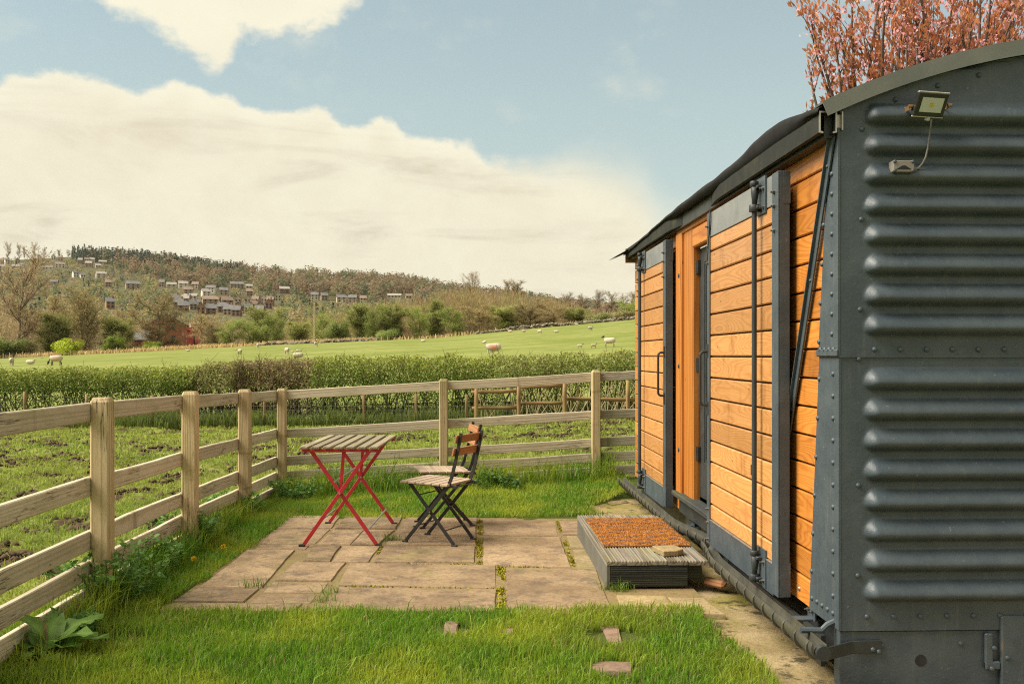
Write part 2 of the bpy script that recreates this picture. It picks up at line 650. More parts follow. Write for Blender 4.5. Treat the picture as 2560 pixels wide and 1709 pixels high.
def wood(name, light, dark, stain, rough=0.55, ring=26.0, stretch=0.12, algae=None, algae_amt=0.0, spec=0.35, shift=0.16, bstr=0.25, knots=True, grain_amt=0.8, coat=0.0, cracks=0.0, dirt=0.0, cath=0.0):
    m, w = new_mat(name)
    v = coords(w, 'Object', (stretch, 1, 1))
    n0 = w.noise(v, 6 if cath else 7, 1.2 if cath else 2, 0.5)
    sep = w.n('ShaderNodeSeparateXYZ', i={0: v})
    ph = w.math('ADD', w.math('MULTIPLY', w.math('ADD', sep.outputs[1], sep.outputs[2]), ring * 3.0), w.math('MULTIPLY', n0, cath or min(ring * 0.75, 30.0)))
    g = w.math('MULTIPLY_ADD', w.math('SINE', w.math('MULTIPLY', ph, 2.0)), 0.5, 0.5)
    g = w.math('POWER', g, 2.2)
    fine = w.noise(coords(w, 'Object', (0.03 / stretch * 0.12 if stretch else 0.03, 1, 1)), 160, 3, 0.6)
    col = w.mixc(w.math('MULTIPLY', g, grain_amt), light, dark)
    col = w.mixc(w.math('MULTIPLY', w.step(fine, 0.45, 0.75), 0.35), col, dark)
    blotch = w.step(w.noise(coords(w, 'Object', (0.5, 1, 1)), 5, 3, 0.6), 0.50, 0.75)
    col = w.mixc(w.math('MULTIPLY', blotch, 0.55), col, stain)
    if knots:
        vo = w.n('ShaderNodeTexVoronoi', i={'Vector': coords(w, 'Object', (1.0, 2.2, 2.2)), 'Scale': 4.2})
        kn = w.math('SUBTRACT', 1.0, w.step(vo.outputs['Distance'], 0.02, 0.075))
        col = w.mixc(w.math('MULTIPLY', kn, 0.75), col, tuple(c * 0.3 for c in dark))
    if dirt:
        dn = w.step(w.noise(coords(w, 'Object', (1.6, 0.5, 0.5), rnd=True), 2.6, 6, 0.7), 0.52, 0.72)
        col = w.mixc(w.math('MULTIPLY', dn, dirt), col, tuple(c * 0.62 for c in dark))
        sk = w.step(w.noise(coords(w, 'Object', (0.5, 1, 1)), 60, 4, 0.7), 0.60, 0.72)
        col = w.mixc(w.math('MULTIPLY', sk, 0.35), col, tuple(c * 0.45 for c in dark))
    ck = None
    if cracks:
        cn = w.noise(coords(w, 'Object', (0.035, 1, 1)), 34, 4, 0.6)
        ck = w.math('SUBTRACT', 1.0, w.step(w.math('ABSOLUTE', w.math('SUBTRACT', cn, 0.5)), 0.004, 0.022))
        ck = w.math('MULTIPLY', ck, w.step(w.noise(coords(w, 'Object', (0.5, 1, 1)), 3.0, 3, 0.6), 0.48, 0.60))
        col = w.mixc(w.math('MULTIPLY', ck, cracks), col, (0.055, 0.038, 0.022, 1))
        cr = w.noise(coords(w, 'Object', (1.0, 0.12, 0.12)), 5, 4, 0.7)
        col = w.mixc(w.math('MULTIPLY', w.step(cr, 0.62, 0.70), 0.55), col, tuple(c * 0.6 for c in dark))
    if algae:
        a = w.step(w.noise(coords(w, 'Object', (0.6, 1.4, 1.4)), 3.2, 4, 0.6), 0.45, 0.72)
        col = w.mixc(w.math('MULTIPLY', a, algae_amt), col, algae)
    col = rand_shift(w, col, shift)
    finish(w, col, rough, w.math('ADD', g, fine), bstr, 0.0015, spec, coat=coat)
    return m


def paint(name, c, c2, rough=0.45, scale=9, bump_scale=70, bstr=0.25, spec=0.5, dirt=None, dirt_amt=0.0, metallic=0.0):
    m, w = new_mat(name)
    v = coords(w)
    n = w.step(w.noise(v, scale, 5, 0.6), 0.35, 0.7)
    col = w.mixc(n, c, c2)
    if dirt:
        d = w.step(w.noise(v, scale * 0.6, 6, 0.65), 0.50, 0.72)
        col = w.mixc(w.math('MULTIPLY', d, dirt_amt), col, dirt)
    rg = w.math('MULTIPLY_ADD', w.noise(v, scale * 2.3, 4, 0.6), 0.3, rough - 0.15)
    finish(w, col, rg, w.noise(v, bump_scale, 3, 0.6), bstr, 0.0012, spec, metallic)
    return m


def colored(name, rough=0.75, trans=0.0, spec=0.25, hue=0.15, patch=None, patch_amt=0.0, patch_scale=0.8, gain=1.0):
    """per-piece colour from the mesh's 'col' attribute"""
    m, w = new_mat(name)
    at = w.n('ShaderNodeAttribute', attribute_name='col')
    col = at.outputs['Color']
    if gain != 1.0:
        col = w.n('ShaderNodeVectorMath', operation='SCALE', i={0: col, 'Scale': gain}).outputs[0]
    if patch:
        a = w.step(w.noise(coords(w, 'Object', rnd=False), patch_scale, 4, 0.55), 0.42, 0.68)
        col = w.mixc(w.math('MULTIPLY', a, patch_amt), col, patch)
    if hue:
        col = rand_shift(w, col, hue)
    finish(w, col, rough, None, spec=spec, trans=trans)
    return m


# timber
wood('larch', (0.52, 0.200, 0.036), (0.32, 0.088, 0.012), (0.38, 0.120, 0.017), 0.42, 12, 0.13, spec=0.4, shift=0.26, grain_amt=0.5, coat=0.12, dirt=0.6, cath=95.0)
wood('larch_pale', (0.54, 0.260, 0.088), (0.36, 0.135, 0.032), (0.42, 0.170, 0.046), 0.42, 12, 0.13, spec=0.45, shift=0.22, grain_amt=0.45, coat=0.15, dirt=0.6, cath=95.0)  # paler tone of the same timber, for the door boards
wood('post_oak', (0.46, 0.175, 0.030), (0.28, 0.080, 0.010), (0.36, 0.125, 0.018), 0.45, 24, 0.06, spec=0.4, shift=0.08)
wood('fence_rail', (0.53, 0.455, 0.335), (0.29, 0.225, 0.145), (0.39, 0.33, 0.23), 0.88, 30, 0.03, (0.27, 0.26, 0.12), 0.45, 0.12, 0.14, 0.5, cracks=0.8, grain_amt=0.4)
wood('fence_post', (0.53, 0.41, 0.24), (0.29, 0.19, 0.09), (0.36, 0.27, 0.14), 0.88, 40, 0.025, (0.27, 0.25, 0.09), 0.55, 0.12, 0.15, 0.55, cracks=0.9, grain_amt=0.5)
wood('rail_log', (0.27, 0.165, 0.08), (0.14, 0.08, 0.038), (0.21, 0.14, 0.055), 0.85, 16, 0.06, (0.25, 0.22, 0.06), 0.5, 0.15, 0.2, 0.3)
wood('deck', (0.235, 0.205, 0.16), (0.085, 0.066, 0.046), (0.19, 0.205, 0.205), 0.8, 30, 0.04, (0.22, 0.21, 0.06), 0.25, 0.2, 0.14, 0.4, False)
wood('table_slat_wood', (0.27, 0.23, 0.155), (0.13, 0.10, 0.062), (0.20, 0.175, 0.115), 0.85, 40, 0.05, (0.20, 0.20, 0.10), 0.3, 0.15, 0.14, 0.4, False)
wood('seat_slat_wood', (0.37, 0.28, 0.20), (0.23, 0.165, 0.105), (0.31, 0.25, 0.185), 0.7, 40, 0.05, None, 0, 0.25, 0.1, 0.3, False)
wood('back_slat_wood', (0.36, 0.165, 0.07), (0.22, 0.09, 0.035), (0.30, 0.14, 0.06), 0.6, 40, 0.05, None, 0, 0.3, 0.1, 0.3, False)
wood('offcut', (0.32, 0.15, 0.07), (0.17, 0.075, 0.03), (0.24, 0.12, 0.05), 0.8, 30, 0.06, shift=0.1)
wood('grey_fascia', (0.040, 0.043, 0.042), (0.020, 0.022, 0.022), (0.052, 0.055, 0.048), 0.75, 60, 0.03, (0.12, 0.125, 0.02), 0.35, 0.25, 0.08, 0.6, False)
wood('far_pole', (0.52, 0.43, 0.27), (0.40, 0.31, 0.18), (0.46, 0.38, 0.24), 0.9, 12, 0.05, knots=False)

# metal and paint


def van_paint():
    """old gloss paint on steel: brush marks, dents, chalky runs, a few rust bleeds"""
    m, w = new_mat('van_paint')
    v = coords(w, rnd=False)
    n = w.noise(v, 5, 6, 0.65)
    col = w.mixc(w.step(n, 0.35, 0.68), (0.039, 0.054, 0.066, 1), (0.060, 0.077, 0.088, 1))
    run = w.noise(coords(w, 'Object', (9, 9, 0.7), rnd=False), 3.0, 5, 0.65)
    col = w.mixc(w.math('MULTIPLY', w.step(run, 0.55, 0.75), 0.35), col, (0.120, 0.122, 0.108, 1))
    sp = w.noise(v, 42, 3, 0.7)
    col = w.mixc(w.math('MULTIPLY', w.step(sp, 0.66, 0.74), 0.6), col, (0.19, 0.185, 0.165, 1))
    rs = w.math('MULTIPLY', w.step(run, 0.60, 0.70), w.step(w.noise(v, 2.4, 4, 0.6), 0.60, 0.72))
    col = w.mixc(w.math('MULTIPLY', rs, 0.55), col, (0.17, 0.105, 0.05, 1))
    rg = w.math('MULTIPLY_ADD', w.noise(v, 12, 5, 0.7), 0.42, 0.28)
    h = w.math('ADD', w.math('MULTIPLY', w.noise(v, 9, 4, 0.6), 2.2), w.math('ADD', w.noise(v, 70, 4, 0.65), w.math('MULTIPLY', w.noise(v, 260, 2, 0.6), 0.35)))
    finish(w, col, rg, h, 0.55, 0.0022, 0.55)


van_paint()
paint('van_dark', (0.020, 0.023, 0.024), (0.032, 0.036, 0.036), 0.5, 6, 80, 0.3, 0.45, (0.07, 0.06, 0.045), 0.3)
paint('track_paint', (0.012, 0.013, 0.011), (0.020, 0.021, 0.016), 0.7, 7, 60, 0.4, 0.3, (0.055, 0.058, 0.018), 0.5)
paint('gutter_metal', (0.060, 0.058, 0.046), (0.095, 0.088, 0.066), 0.5, 9, 60, 0.4, 0.5, (0.10, 0.095, 0.03), 0.5, 0.2)
paint('roof_felt', (0.010, 0.010, 0.010), (0.018, 0.018, 0.016), 0.9, 4, 90, 0.5, 0.2, (0.040, 0.045, 0.018), 0.3)
paint('roof_zinc', (0.16, 0.165, 0.16), (0.20, 0.20, 0.19), 0.5, 6, 40, 0.25, 0.5)
paint('bare_steel', (0.42, 0.40, 0.36), (0.33, 0.30, 0.26), 0.4, 20, 60, 0.2, 0.5, None, 0, 0.7)
paint('bolt_steel', (0.20, 0.20, 0.19), (0.09, 0.09, 0.085), 0.4, 30, 60, 0.2, 0.5, (0.16, 0.08, 0.03), 0.4, 0.5)
paint('panel_sheen_grey', (0.150, 0.160, 0.160), (0.195, 0.200, 0.195), 0.42, 6, 60, 0.4, 0.5, (0.10, 0.10, 0.09), 0.4)  # lighter grey puts the door panel's reflection into its colour
paint('step_side', (0.105, 0.098, 0.080), (0.135, 0.125, 0.10), 0.85, 6, 60, 0.5, 0.2, (0.075, 0.08, 0.05), 0.5)
paint('rust', (0.16, 0.075, 0.035), (0.09, 0.05, 0.03), 0.8, 18, 60, 0.5, 0.3)
paint('red_paint', (0.46, 0.020, 0.030), (0.39, 0.016, 0.026), 0.42, 20, 80, 0.2, 0.5, (0.30, 0.03, 0.03), 0.4)
paint('black_paint', (0.012, 0.012, 0.012), (0.02, 0.02, 0.019), 0.45, 20, 80, 0.2, 0.5, (0.06, 0.05, 0.04), 0.15)
paint('black_rubber', (0.02, 0.02, 0.02), (0.03, 0.03, 0.03), 0.8, 20, 60, 0.2, 0.3)
paint('lamp_black', (0.016, 0.016, 0.016), (0.022, 0.022, 0.022), 0.35, 20, 60, 0.15, 0.5)
paint('lamp_rim', (0.50, 0.47, 0.40), (0.42, 0.40, 0.35), 0.4, 20, 60, 0.15, 0.5)
paint('brass', (0.42, 0.26, 0.12), (0.30, 0.17, 0.08), 0.4, 20, 60, 0.2, 0.5, None, 0, 0.7)
paint('box_grey', (0.20, 0.175, 0.15), (0.25, 0.22, 0.19), 0.6, 14, 60, 0.2, 0.4)
paint('reflector', (0.50, 0.53, 0.48), (0.44, 0.47, 0.43), 0.25, 6, 60, 0.05, 0.5)
paint('led_yellow', (0.62, 0.47, 0.10), (0.55, 0.40, 0.08), 0.5, 10, 60, 0.05, 0.5)
paint('cable_grey', (0.11, 0.10, 0.09), (0.15, 0.14, 0.12), 0.6, 14, 60, 0.1, 0.4)
paint('wire', (0.20, 0.20, 0.18), (0.26, 0.25, 0.22), 0.5, 14, 60, 0.1, 0.4, None, 0, 0.4)
paint('interior', (0.05, 0.035, 0.022), (0.07, 0.05, 0.03), 0.8, 3, 30, 0.1, 0.2)
paint('ear_tag_black', (0.02, 0.018, 0.016), (0.04, 0.035, 0.03), 0.8, 12, 60, 0.3, 0.2)


def glass_mat():
    m, w = new_mat('door_glass')
    fr = w.n('ShaderNodeFresnel', i={'IOR': 1.5})
    gl = w.n('ShaderNodeBsdfGlossy', i={'Color': (0.9, 0.95, 0.95, 1), 'Roughness': 0.03})
    tr = w.n('ShaderNodeBsdfTransparent', i={'Color': (0.75, 0.8, 0.78, 1)})
    mx = w.n('ShaderNodeMixShader', i={0: w.math('MULTIPLY_ADD', fr.outputs[0], 1.0, 0.04), 1: tr.outputs[0], 2: gl.outputs[0]})
    out = w.n('ShaderNodeOutputMaterial')
    w.link(mx.outputs[0], out.inputs[0])


glass_mat()


def stone_mat(name, c1, c2, c3, scale=3.0, moss=0.0, shift=0.12, bstr=0.5):
    m, w = new_mat(name)
    v = coords(w, 'Object')
    n = w.noise(v, scale, 6, 0.62)
    n2 = w.noise(v, 38, 5, 0.7)
    n3 = w.noise(v, 150, 2, 0.6)
    col = w.mixc(w.step(n, 0.35, 0.66), c1, c2)
    col = w.mixc(w.math('MULTIPLY', w.step(w.noise(v, scale * 1.7, 6, 0.68), 0.48, 0.66), 0.75), col, c3)
    col = w.mixc(w.math('MULTIPLY', w.step(n2, 0.40, 0.70), 0.5), col, tuple(c * 0.5 for c in c1))
    col = w.mixc(w.math('MULTIPLY', w.step(w.noise(v, 11, 6, 0.75), 0.52, 0.66), 0.55), col, tuple(c * 0.62 for c in c3))
    sp = w.step(n3, 0.66, 0.76)
    col = w.mixc(w.math('MULTIPLY', sp, 0.4), col, tuple(min(1, c * 1.7) for c in c2))
    if moss:
        a = w.step(w.noise(v, 2.1, 6, 0.65), 0.56, 0.70)
        col = w.mixc(w.math('MULTIPLY', a, moss), col, (0.20, 0.19, 0.035))
    col = rand_shift(w, col, shift)
    finish(w, col, 0.85, w.math('ADD', n2, w.math('MULTIPLY', n3, 0.4)), bstr, 0.006, 0.25)
    return m


stone_mat('sandstone', (0.220, 0.148, 0.082), (0.315, 0.222, 0.128), (0.120, 0.086, 0.060), 3.4, 0.30, 0.17)
stone_mat('mossy_stone', (0.26, 0.19, 0.095), (0.33, 0.25, 0.13), (0.19, 0.15, 0.07), 3.0, 0.75)
stone_mat('brick_stone', (0.200, 0.130, 0.090), (0.260, 0.175, 0.120), (0.145, 0.10, 0.075), 5.0, 0.1)
stone_mat('wall_stone', (0.17, 0.145, 0.11), (0.24, 0.205, 0.16), (0.10, 0.09, 0.075), 1.5, 0.15, 0.3)
stone_mat('mortar_bed', (0.24, 0.165, 0.085), (0.19, 0.135, 0.06), (0.15, 0.13, 0.035), 3.5, 0.4, 0.0, 0.9)


def path_mat():
    m, w = new_mat('path_ground')
    v = coords(w, 'Object', rnd=False)
    n = w.noise(v, 2.2, 6, 0.65)
    n2 = w.noise(v, 45, 5, 0.75)
    sep = w.n('ShaderNodeSeparateXYZ', i={0: v})
    col = w.mixc(w.step(n, 0.36, 0.66), (0.22, 0.165, 0.075, 1), (0.36, 0.27, 0.15, 1))
    far = w.step(sep.outputs[1], 4.2, 5.4)
    mo = w.math('MULTIPLY', w.step(w.noise(v, 3.5, 6, 0.65), 0.40, 0.62), w.math('MULTIPLY_ADD', far, 0.75, 0.10))
    col = w.mixc(mo, col, (0.20, 0.175, 0.02, 1))
    col = w.mixc(w.math('MULTIPLY', w.step(w.noise(v, 7, 6, 0.7), 0.52, 0.62), 0.85), col, (0.035, 0.03, 0.02, 1))
    col = w.mixc(w.math('MULTIPLY', w.step(n2, 0.42, 0.7), 0.5), col, (0.11, 0.085, 0.055, 1))
    finish(w, col, 0.92, n2, 0.8, 0.01, 0.15)


path_mat()


def mat_coir():
    m, w = new_mat('coir')
    v = coords(w, 'Object', rnd=False)
    sep = w.n('ShaderNodeSeparateXYZ', i={0: v})
    n = w.noise(v, 26, 4, 0.7)
    n2 = w.noise(v, 220, 2, 0.6)
    # printed zig-zag of grey strokes
    zz = w.math('ABSOLUTE', w.math('SUBTRACT', w.math('FRACT', w.math('MULTIPLY', sep.outputs[0], 5.2)), 0.5))
    ph = w.math('ADD', w.math('MULTIPLY', sep.outputs[1], 8.2), w.math('MULTIPLY', zz, 1.1))
    line = w.math('ABSOLUTE', w.math('SUBTRACT', w.math('FRACT', ph), 0.5))
    pr = w.math('MULTIPLY', w.math('SUBTRACT', 1.0, w.step(line, 0.05, 0.15)), w.step(n, 0.36, 0.55))
    col = w.mixc(w.step(n2, 0.35, 0.7), (0.45, 0.19, 0.040, 1), (0.33, 0.12, 0.022, 1))
    col = w.mixc(w.math('MULTIPLY', pr, 0.75), col, (0.22, 0.14, 0.115, 1))
    finish(w, col, 0.95, n2, 0.8, 0.004, 0.1)


mat_coir()


def ground_mat(name, c1, c2, c3, scale=1.2, fine=60, bstr=0.8):
    m, w = new_mat(name)
    v = coords(w, 'Object', rnd=False)
    col = w.mixc(w.step(w.noise(v, scale, 5, 0.6), 0.36, 0.66), c1, c2)
    n2 = w.noise(v, fine, 5, 0.75)
    col = w.mixc(w.math('MULTIPLY', w.step(n2, 0.45, 0.68), 0.65), col, c3)
    finish(w, col, 0.95, n2, bstr, 0.02, 0.1)


ground_mat('lawn_soil', (0.055, 0.075, 0.016), (0.085, 0.105, 0.02), (0.03, 0.032, 0.012), 2.0, 50)
ground_mat('pasture_turf', (0.150, 0.175, 0.034), (0.220, 0.228, 0.064), (0.092, 0.118, 0.022), 0.10, 0.7, 0.9)
ground_mat('hill_turf', (0.085, 0.070, 0.038), (0.110, 0.105, 0.045), (0.060, 0.052, 0.028), 0.012, 0.15, 0.3)
ground_mat('rough_bank', (0.30, 0.22, 0.11), (0.20, 0.17, 0.07), (0.14, 0.11, 0.05), 0.3, 3, 0.6)
ground_mat('outer_turf', (0.10, 0.13, 0.03), (0.13, 0.16, 0.035), (0.07, 0.08, 0.025), 0.3, 12, 0.5)

colored('paddock_turf', 0.95, 0.0, 0.1, 0.0)
colored('lawn_grass', 0.5, 0.48, 0.3, 0.0, gain=1.12, patch=(0.375, 0.420, 0.040), patch_amt=0.8, patch_scale=1.7)
colored('paddock_grass', 0.6, 0.42, 0.25, 0.0, gain=1.15, patch=(0.310, 0.330, 0.055), patch_amt=0.5, patch_scale=0.6)
colored('leafy', 0.55, 0.4, 0.3, 0.0, gain=1.5)
colored('tree_foliage', 0.8, 0.4, 0.15, 0.22, gain=2.15)
colored('hill_foliage', 0.9, 0.48, 0.1, 0.0, gain=2.25)
colored('blossom', 0.6, 0.35, 0.25, 0.0)
colored('bark', 0.9, 0.0, 0.15, 0.12)
colored('mud', 0.9, 0.0, 0.2, 0.0)
colored('moss', 0.9, 0.1, 0.1, 0.0)
colored('coir_fibre', 0.9, 0.15, 0.1, 0.0)

for nm, c, c2 in (('white_render', (0.60, 0.57, 0.48), (0.52, 0.49, 0.41)), ('cream_render', (0.50, 0.43, 0.31), (0.43, 0.37, 0.27)),
                  ('tan_stone', (0.34, 0.26, 0.17), (0.27, 0.21, 0.14)), ('red_brick', (0.25, 0.150, 0.105), (0.20, 0.125, 0.09)),
                  ('slate_roof', (0.13, 0.125, 0.125), (0.18, 0.17, 0.16)), ('brown_roof', (0.20, 0.145, 0.11), (0.25, 0.18, 0.13)),
                  ('pale_roof', (0.27, 0.24, 0.21), (0.33, 0.29, 0.25)), ('window_dark', (0.03, 0.033, 0.036), (0.05, 0.05, 0.055)),
                  ('deep_red_brick', (0.30, 0.055, 0.040), (0.24, 0.045, 0.035)), ('orange_brick', (0.33, 0.185, 0.115), (0.27, 0.155, 0.10)), ('works_brick', (0.33, 0.125, 0.065), (0.26, 0.105, 0.058))):
    paint(nm, c, c2, 0.85, 0.35, 3, 0.1, 0.2)
colored('wool', 0.95, 0.0, 0.1, 0.10)


# ------------------------------------------------------------------ land
FIELD_Y = np.array([27., 40, 55, 90, 150, 200])
FIELD_U = np.array([-1.2, -0.53, -0.25, -0.08, 0.03, 0.13, 0.3, 1.0])
FIELD_PX = np.array([[1036, 968, 938, 918, 908, 906], [1034, 962, 930, 910, 899, 896], [1020, 945, 915, 890, 872, 862], [1010, 930, 900, 874, 852, 845],
                     [1008, 918, 889, 860, 834, 819], [1005, 910, 878, 846, 815, 798], [1000, 900, 865, 830, 795, 775], [990, 890, 850, 815, 780, 760]], float)
FIELD_Z = EYE + (HY - FIELD_PX) * FIELD_Y[None, :] / FPX
CREST = np.array([(-700, 600), (-200, 590), (0, 578), (170, 568), (350, 580), (500, 602), (600, 612), (700, 618), (850, 626), (950, 634), (1050, 654), (1150, 664), (1300, 690),
                  (1460, 702), (1700, 715), (2349, 740), (3200, 760)], float)
CREST_U = (CREST[:, 0] * 1.0898 - CX) / FPX
CREST_T = (816 - CREST[:, 1]) * 1.0898 / FPX - 0.008
D0, D1 = 330.0, 1150.0


def field_z(u, Z):
    u = np.clip(u, -1.2, 1.0)
    Zc = np.clip(Z, 27, 200)
    lz = np.log(Zc)
    ly = np.log(FIELD_Y)
    iu = np.clip(np.searchsorted(FIELD_U, u) - 1, 0, len(FIELD_U) - 2)
    fu = (u - FIELD_U[iu]) / (FIELD_U[iu + 1] - FIELD_U[iu])
    iz = np.clip(np.searchsorted(ly, lz) - 1, 0, len(ly) - 2)
    fz = (lz - ly[iz]) / (ly[iz + 1] - ly[iz])
    a = FIELD_Z[iu, iz] * (1 - fz) + FIELD_Z[iu, iz + 1] * fz
    b = FIELD_Z[iu + 1, iz] * (1 - fz) + FIELD_Z[iu + 1, iz + 1] * fz
    return a * (1 - fu) + b * fu


def hill_t(u, D):
    tc = np.interp(u, CREST_U, CREST_T)
    f = np.clip((D - D0) / (D1 - D0), 0, 1)
    return 0.022 + (tc - 0.022) * f ** 0.85


def land(u, Z):
    """terrain height seen from the camera's foot; u = tangent of the bearing, Z = distance"""
    u, Z = np.broadcast_arrays(np.asarray(u, float), np.asarray(Z, float))
    x, y = u * Z * CA + Z * SA, -u * Z * SA + Z * CA
    near = near_z(x, y)
    fz = field_z(u, Z)
    hz = EYE + hill_t(u, Z) * Z
    crest = EYE + hill_t(u, np.full_like(Z, D1)) * D1 - (Z - D1) * 0.15
    hz = np.where(Z > D1, crest, hz)
    valley = fz - 5.0 * sstep(Z, 202, 260)
    far = valley * (1 - sstep(Z, 255, 345)) + hz * sstep(Z, 255, 345)
    k = sstep(Z, 22.5, 28)
    zz = near * (1 - k) + np.where(Z > 202, far, fz) * k
    return zz


def near_z(x, y):
    x = np.asarray(x, float)
    y = np.asarray(y, float)
    tilt = 0.02 + 0.19 * np.tanh(x / 3.4)
    b = sstep(y, 7.2, 9.9)
    z = tilt * b * 1.0 - 0.011 * np.maximum(y - 9.8, 0)
    z = z - 0.10 * sstep(-x, 2.2, 7.0) * (1 - b)
    return z


def nz(x, y):
    return float(near_z(np.array([x]), np.array([y]))[0])


def lz_(u, Z):
    return float(land(np.array([u]), np.array([Z]))[0])


def grid_faces(nr, nc):
    i = np.arange(nr - 1)[:, None] * nc + np.arange(nc - 1)[None, :]
    i = i.ravel()[:, None]
    return np.concatenate([i, i + 1, i + nc + 1, i + nc], axis=1)


# paddock: poached turf with hoof-trodden mud
def build_paddock():
    us = np.concatenate([np.linspace(-1.6, -0.62, 40, endpoint=False), np.linspace(-0.62, 0.36, 430), np.linspace(0.37, 1.2, 24)])
    Zs = np.exp(np.linspace(math.log(2.0), math.log(28.5), 230))
    U, Z = np.meshgrid(us, Zs)
    x, y = U * Z * CA + Z * SA, -U * Z * SA + Z * CA
    z = land(U, Z) - 0.03
    out = np.where((x > -2.15) & (y < 9.75), -0.09, 0.0)         # tucked under the lawn and patio
    rough = (noise2(x * 2.2, y * 2.2, 5, 4) - 0.5) * 0.16 + (noise2(x * 7, y * 7, 9, 3) - 0.5) * 0.05
    mud = mud_mask(x, y)
    z = z + out + np.where(out < 0, 0, rough - mud * 0.02)
    g = noise2(x * 0.7, y * 0.7, 3, 4)[..., None]
    g2 = noise2(x * 9, y * 9, 4, 3)[..., None]
    green = (1 - g) * np.array([0.130, 0.165, 0.030]) + g * np.array([0.200, 0.205, 0.046])
    green = green * (0.55 + 0.75 * g2)
    brown = np.array([0.062, 0.038, 0.022]) * (0.5 + g2)
    c = green * (1 - mud[..., None]) + brown * mud[..., None]
    V = np.stack([x, y, z], -1).reshape(-1, 3)
    me = mesh_np('paddock', V, grid_faces(*U.shape), MT['paddock_turf'], c.reshape(-1, 3), smooth=True)
    tag(link('paddock', me), 'rough green paddock turf trodden into muddy patches beyond the rail fence', kind='structure')


def mud_mask(x, y):
    n = noise2(x * 1.0, y * 1.35, 21, 2)
    n2 = noise2(x * 3.4, y * 4.6, 33, 3, 0.6)
    return sstep(n * 0.36 + n2 * 0.64, 0.515, 0.575)


build_paddock()


def ring_sheet(name, Z0, Z1, nZ, us, mat, label, dz=0.0, logd=True):
    Zs = np.exp(np.linspace(math.log(Z0), math.log(Z1), nZ)) if logd else np.linspace(Z0, Z1, nZ)
    U, Z = np.meshgrid(us, Zs)
    x, y = U * Z * CA + Z * SA, -U * Z * SA + Z * CA
    z = land(U, Z) + dz
    V = np.stack([x, y, z], -1).reshape(-1, 3)
    me = mesh_np(name, V, grid_faces(*U.shape), mat, smooth=True)
    return tag(link(name, me), label, kind='structure')


WIDE = np.concatenate([np.linspace(-2.2, -0.7, 30, endpoint=False), np.linspace(-0.7, 0.5, 160), np.linspace(0.52, 1.8, 26)])
ring_sheet('pasture', 27.5, 212, 90, WIDE, MT['pasture_turf'], 'bright green sheep pasture rising to the right beyond the hedge')
ring_sheet('hillside', 209, 1700, 110, WIDE, MT['hill_turf'], 'far hillside with village and woods', dz=-0.15)
# flat ground behind and around the viewer
gm = MB()
for a, b in (((-2.12, -60), (60, 1.0)), ((-60, -60), (-2.12, 3.4)), ((4.2, 1.0), (60, 3.4)),):
    gm.add([(a[0], a[1], -0.12), (b[0], a[1], -0.12), (b[0], b[1], -0.12), (a[0], b[1], -0.12)], [(0, 1, 2, 3)])
tag(gm.build('ground', MT['outer_turf']), 'plain grass ground around and behind the viewer', kind='structure')


# lawn sheet inside the fence
def build_lawn():
    xs = np.linspace(-2.12, 4.4, 110)
    ys = np.linspace(0.5, 9.82, 150)
    X, Y = np.meshgrid(xs, ys)
    Z = near_z(X, Y) + (noise2(X * 4, Y * 4, 2, 3) - 0.5) * 0.02 - 0.012
    inside = in_patio(X, Y, -0.10) | path_zone(X, Y, 0.06)
    Z = np.where(inside, -0.045, Z)
    V = np.stack([X, Y, Z], -1).reshape(-1, 3)
    me = mesh_np('lawn', V, grid_faces(*X.shape), MT['lawn_soil'], smooth=True)
    tag(link('lawn', me), 'lawn soil around the stone patio', kind='structure')


def patio_left(y):
    return np.interp(y, [5.0, 5.2, 5.7, 6.2, 6.8, 7.4, 8.0], [-1.68, -1.67, -1.63, -1.60, -1.575, -1.56, -1.55])


PATIO_Y0, PATIO_Y1, PATIO_X1 = 5.03, 7.93, 1.12


def in_patio(x, y, pad=0.0):
    wob = (noise2(x * 5, y * 5, 77, 2) - 0.5) * 0.07
    return (x > patio_left(y) - pad + wob) & (y > PATIO_Y0 - pad + wob) & (y < PATIO_Y1 + pad + wob * 0.8) & (x < PATIO_X1 + 0.5)


def path_zone(x, y, pad=0.0):
    wob = (noise2(x * 6, y * 4, 55, 3) - 0.5) * 0.12
    edge = np.interp(y, [2.5, 3.9, 4.6, 5.0, 7.9, 8.0, 8.4, 9.0], [1.24, 1.22, 1.20, 1.17, 1.12, 1.0, 1.05, 1.42]) + wob
    return (x > edge - pad) & (y < 8.9) & (y > 2.0)


build_lawn()
pm = MB()
nx, ny = 30, 90
vs, fs = [], []
for j in range(ny):
    for i in range(nx):
        x = 0.92 + i * (4.3 - 0.92) / (nx - 1)
        y = 2.0 + j * 7.2 / (ny - 1)
        vs.append((x, y, -0.028 + 0.016 * (float(noise2(np.array([x * 7]), np.array([y * 7]), 8, 3)[0]) - 0.5) + 0.4 * max(0, nz(x, y))))
fs = [(j * nx + i, j * nx + i + 1, (j + 1) * nx + i + 1, (j + 1) * nx + i) for j in range(ny - 1) for i in range(nx - 1)]
pm.add(vs, fs)
tag(pm.build('path', MT['path_ground'], smooth=True), 'bare mossy gravel strip along the foot of the van', kind='structure')

# ------------------------------------------------------------------ patio of sandstone slabs
patio = thing('patio', 'patio of worn buff sandstone slabs with mossy joints', None, (0, 6.4, 0), kind='structure')
bed = MB()
bp = [(patio_left(5.04) + 0.02, 5.04), (1.25, 5.04), (1.25, 7.93), (patio_left(7.9) + 0.02, 7.93)]
bed.prism([(float(a), b) for a, b in bp], 'z', -0.10, -0.006)
bed.build('joint_bed', MT['mortar_bed'], patio)


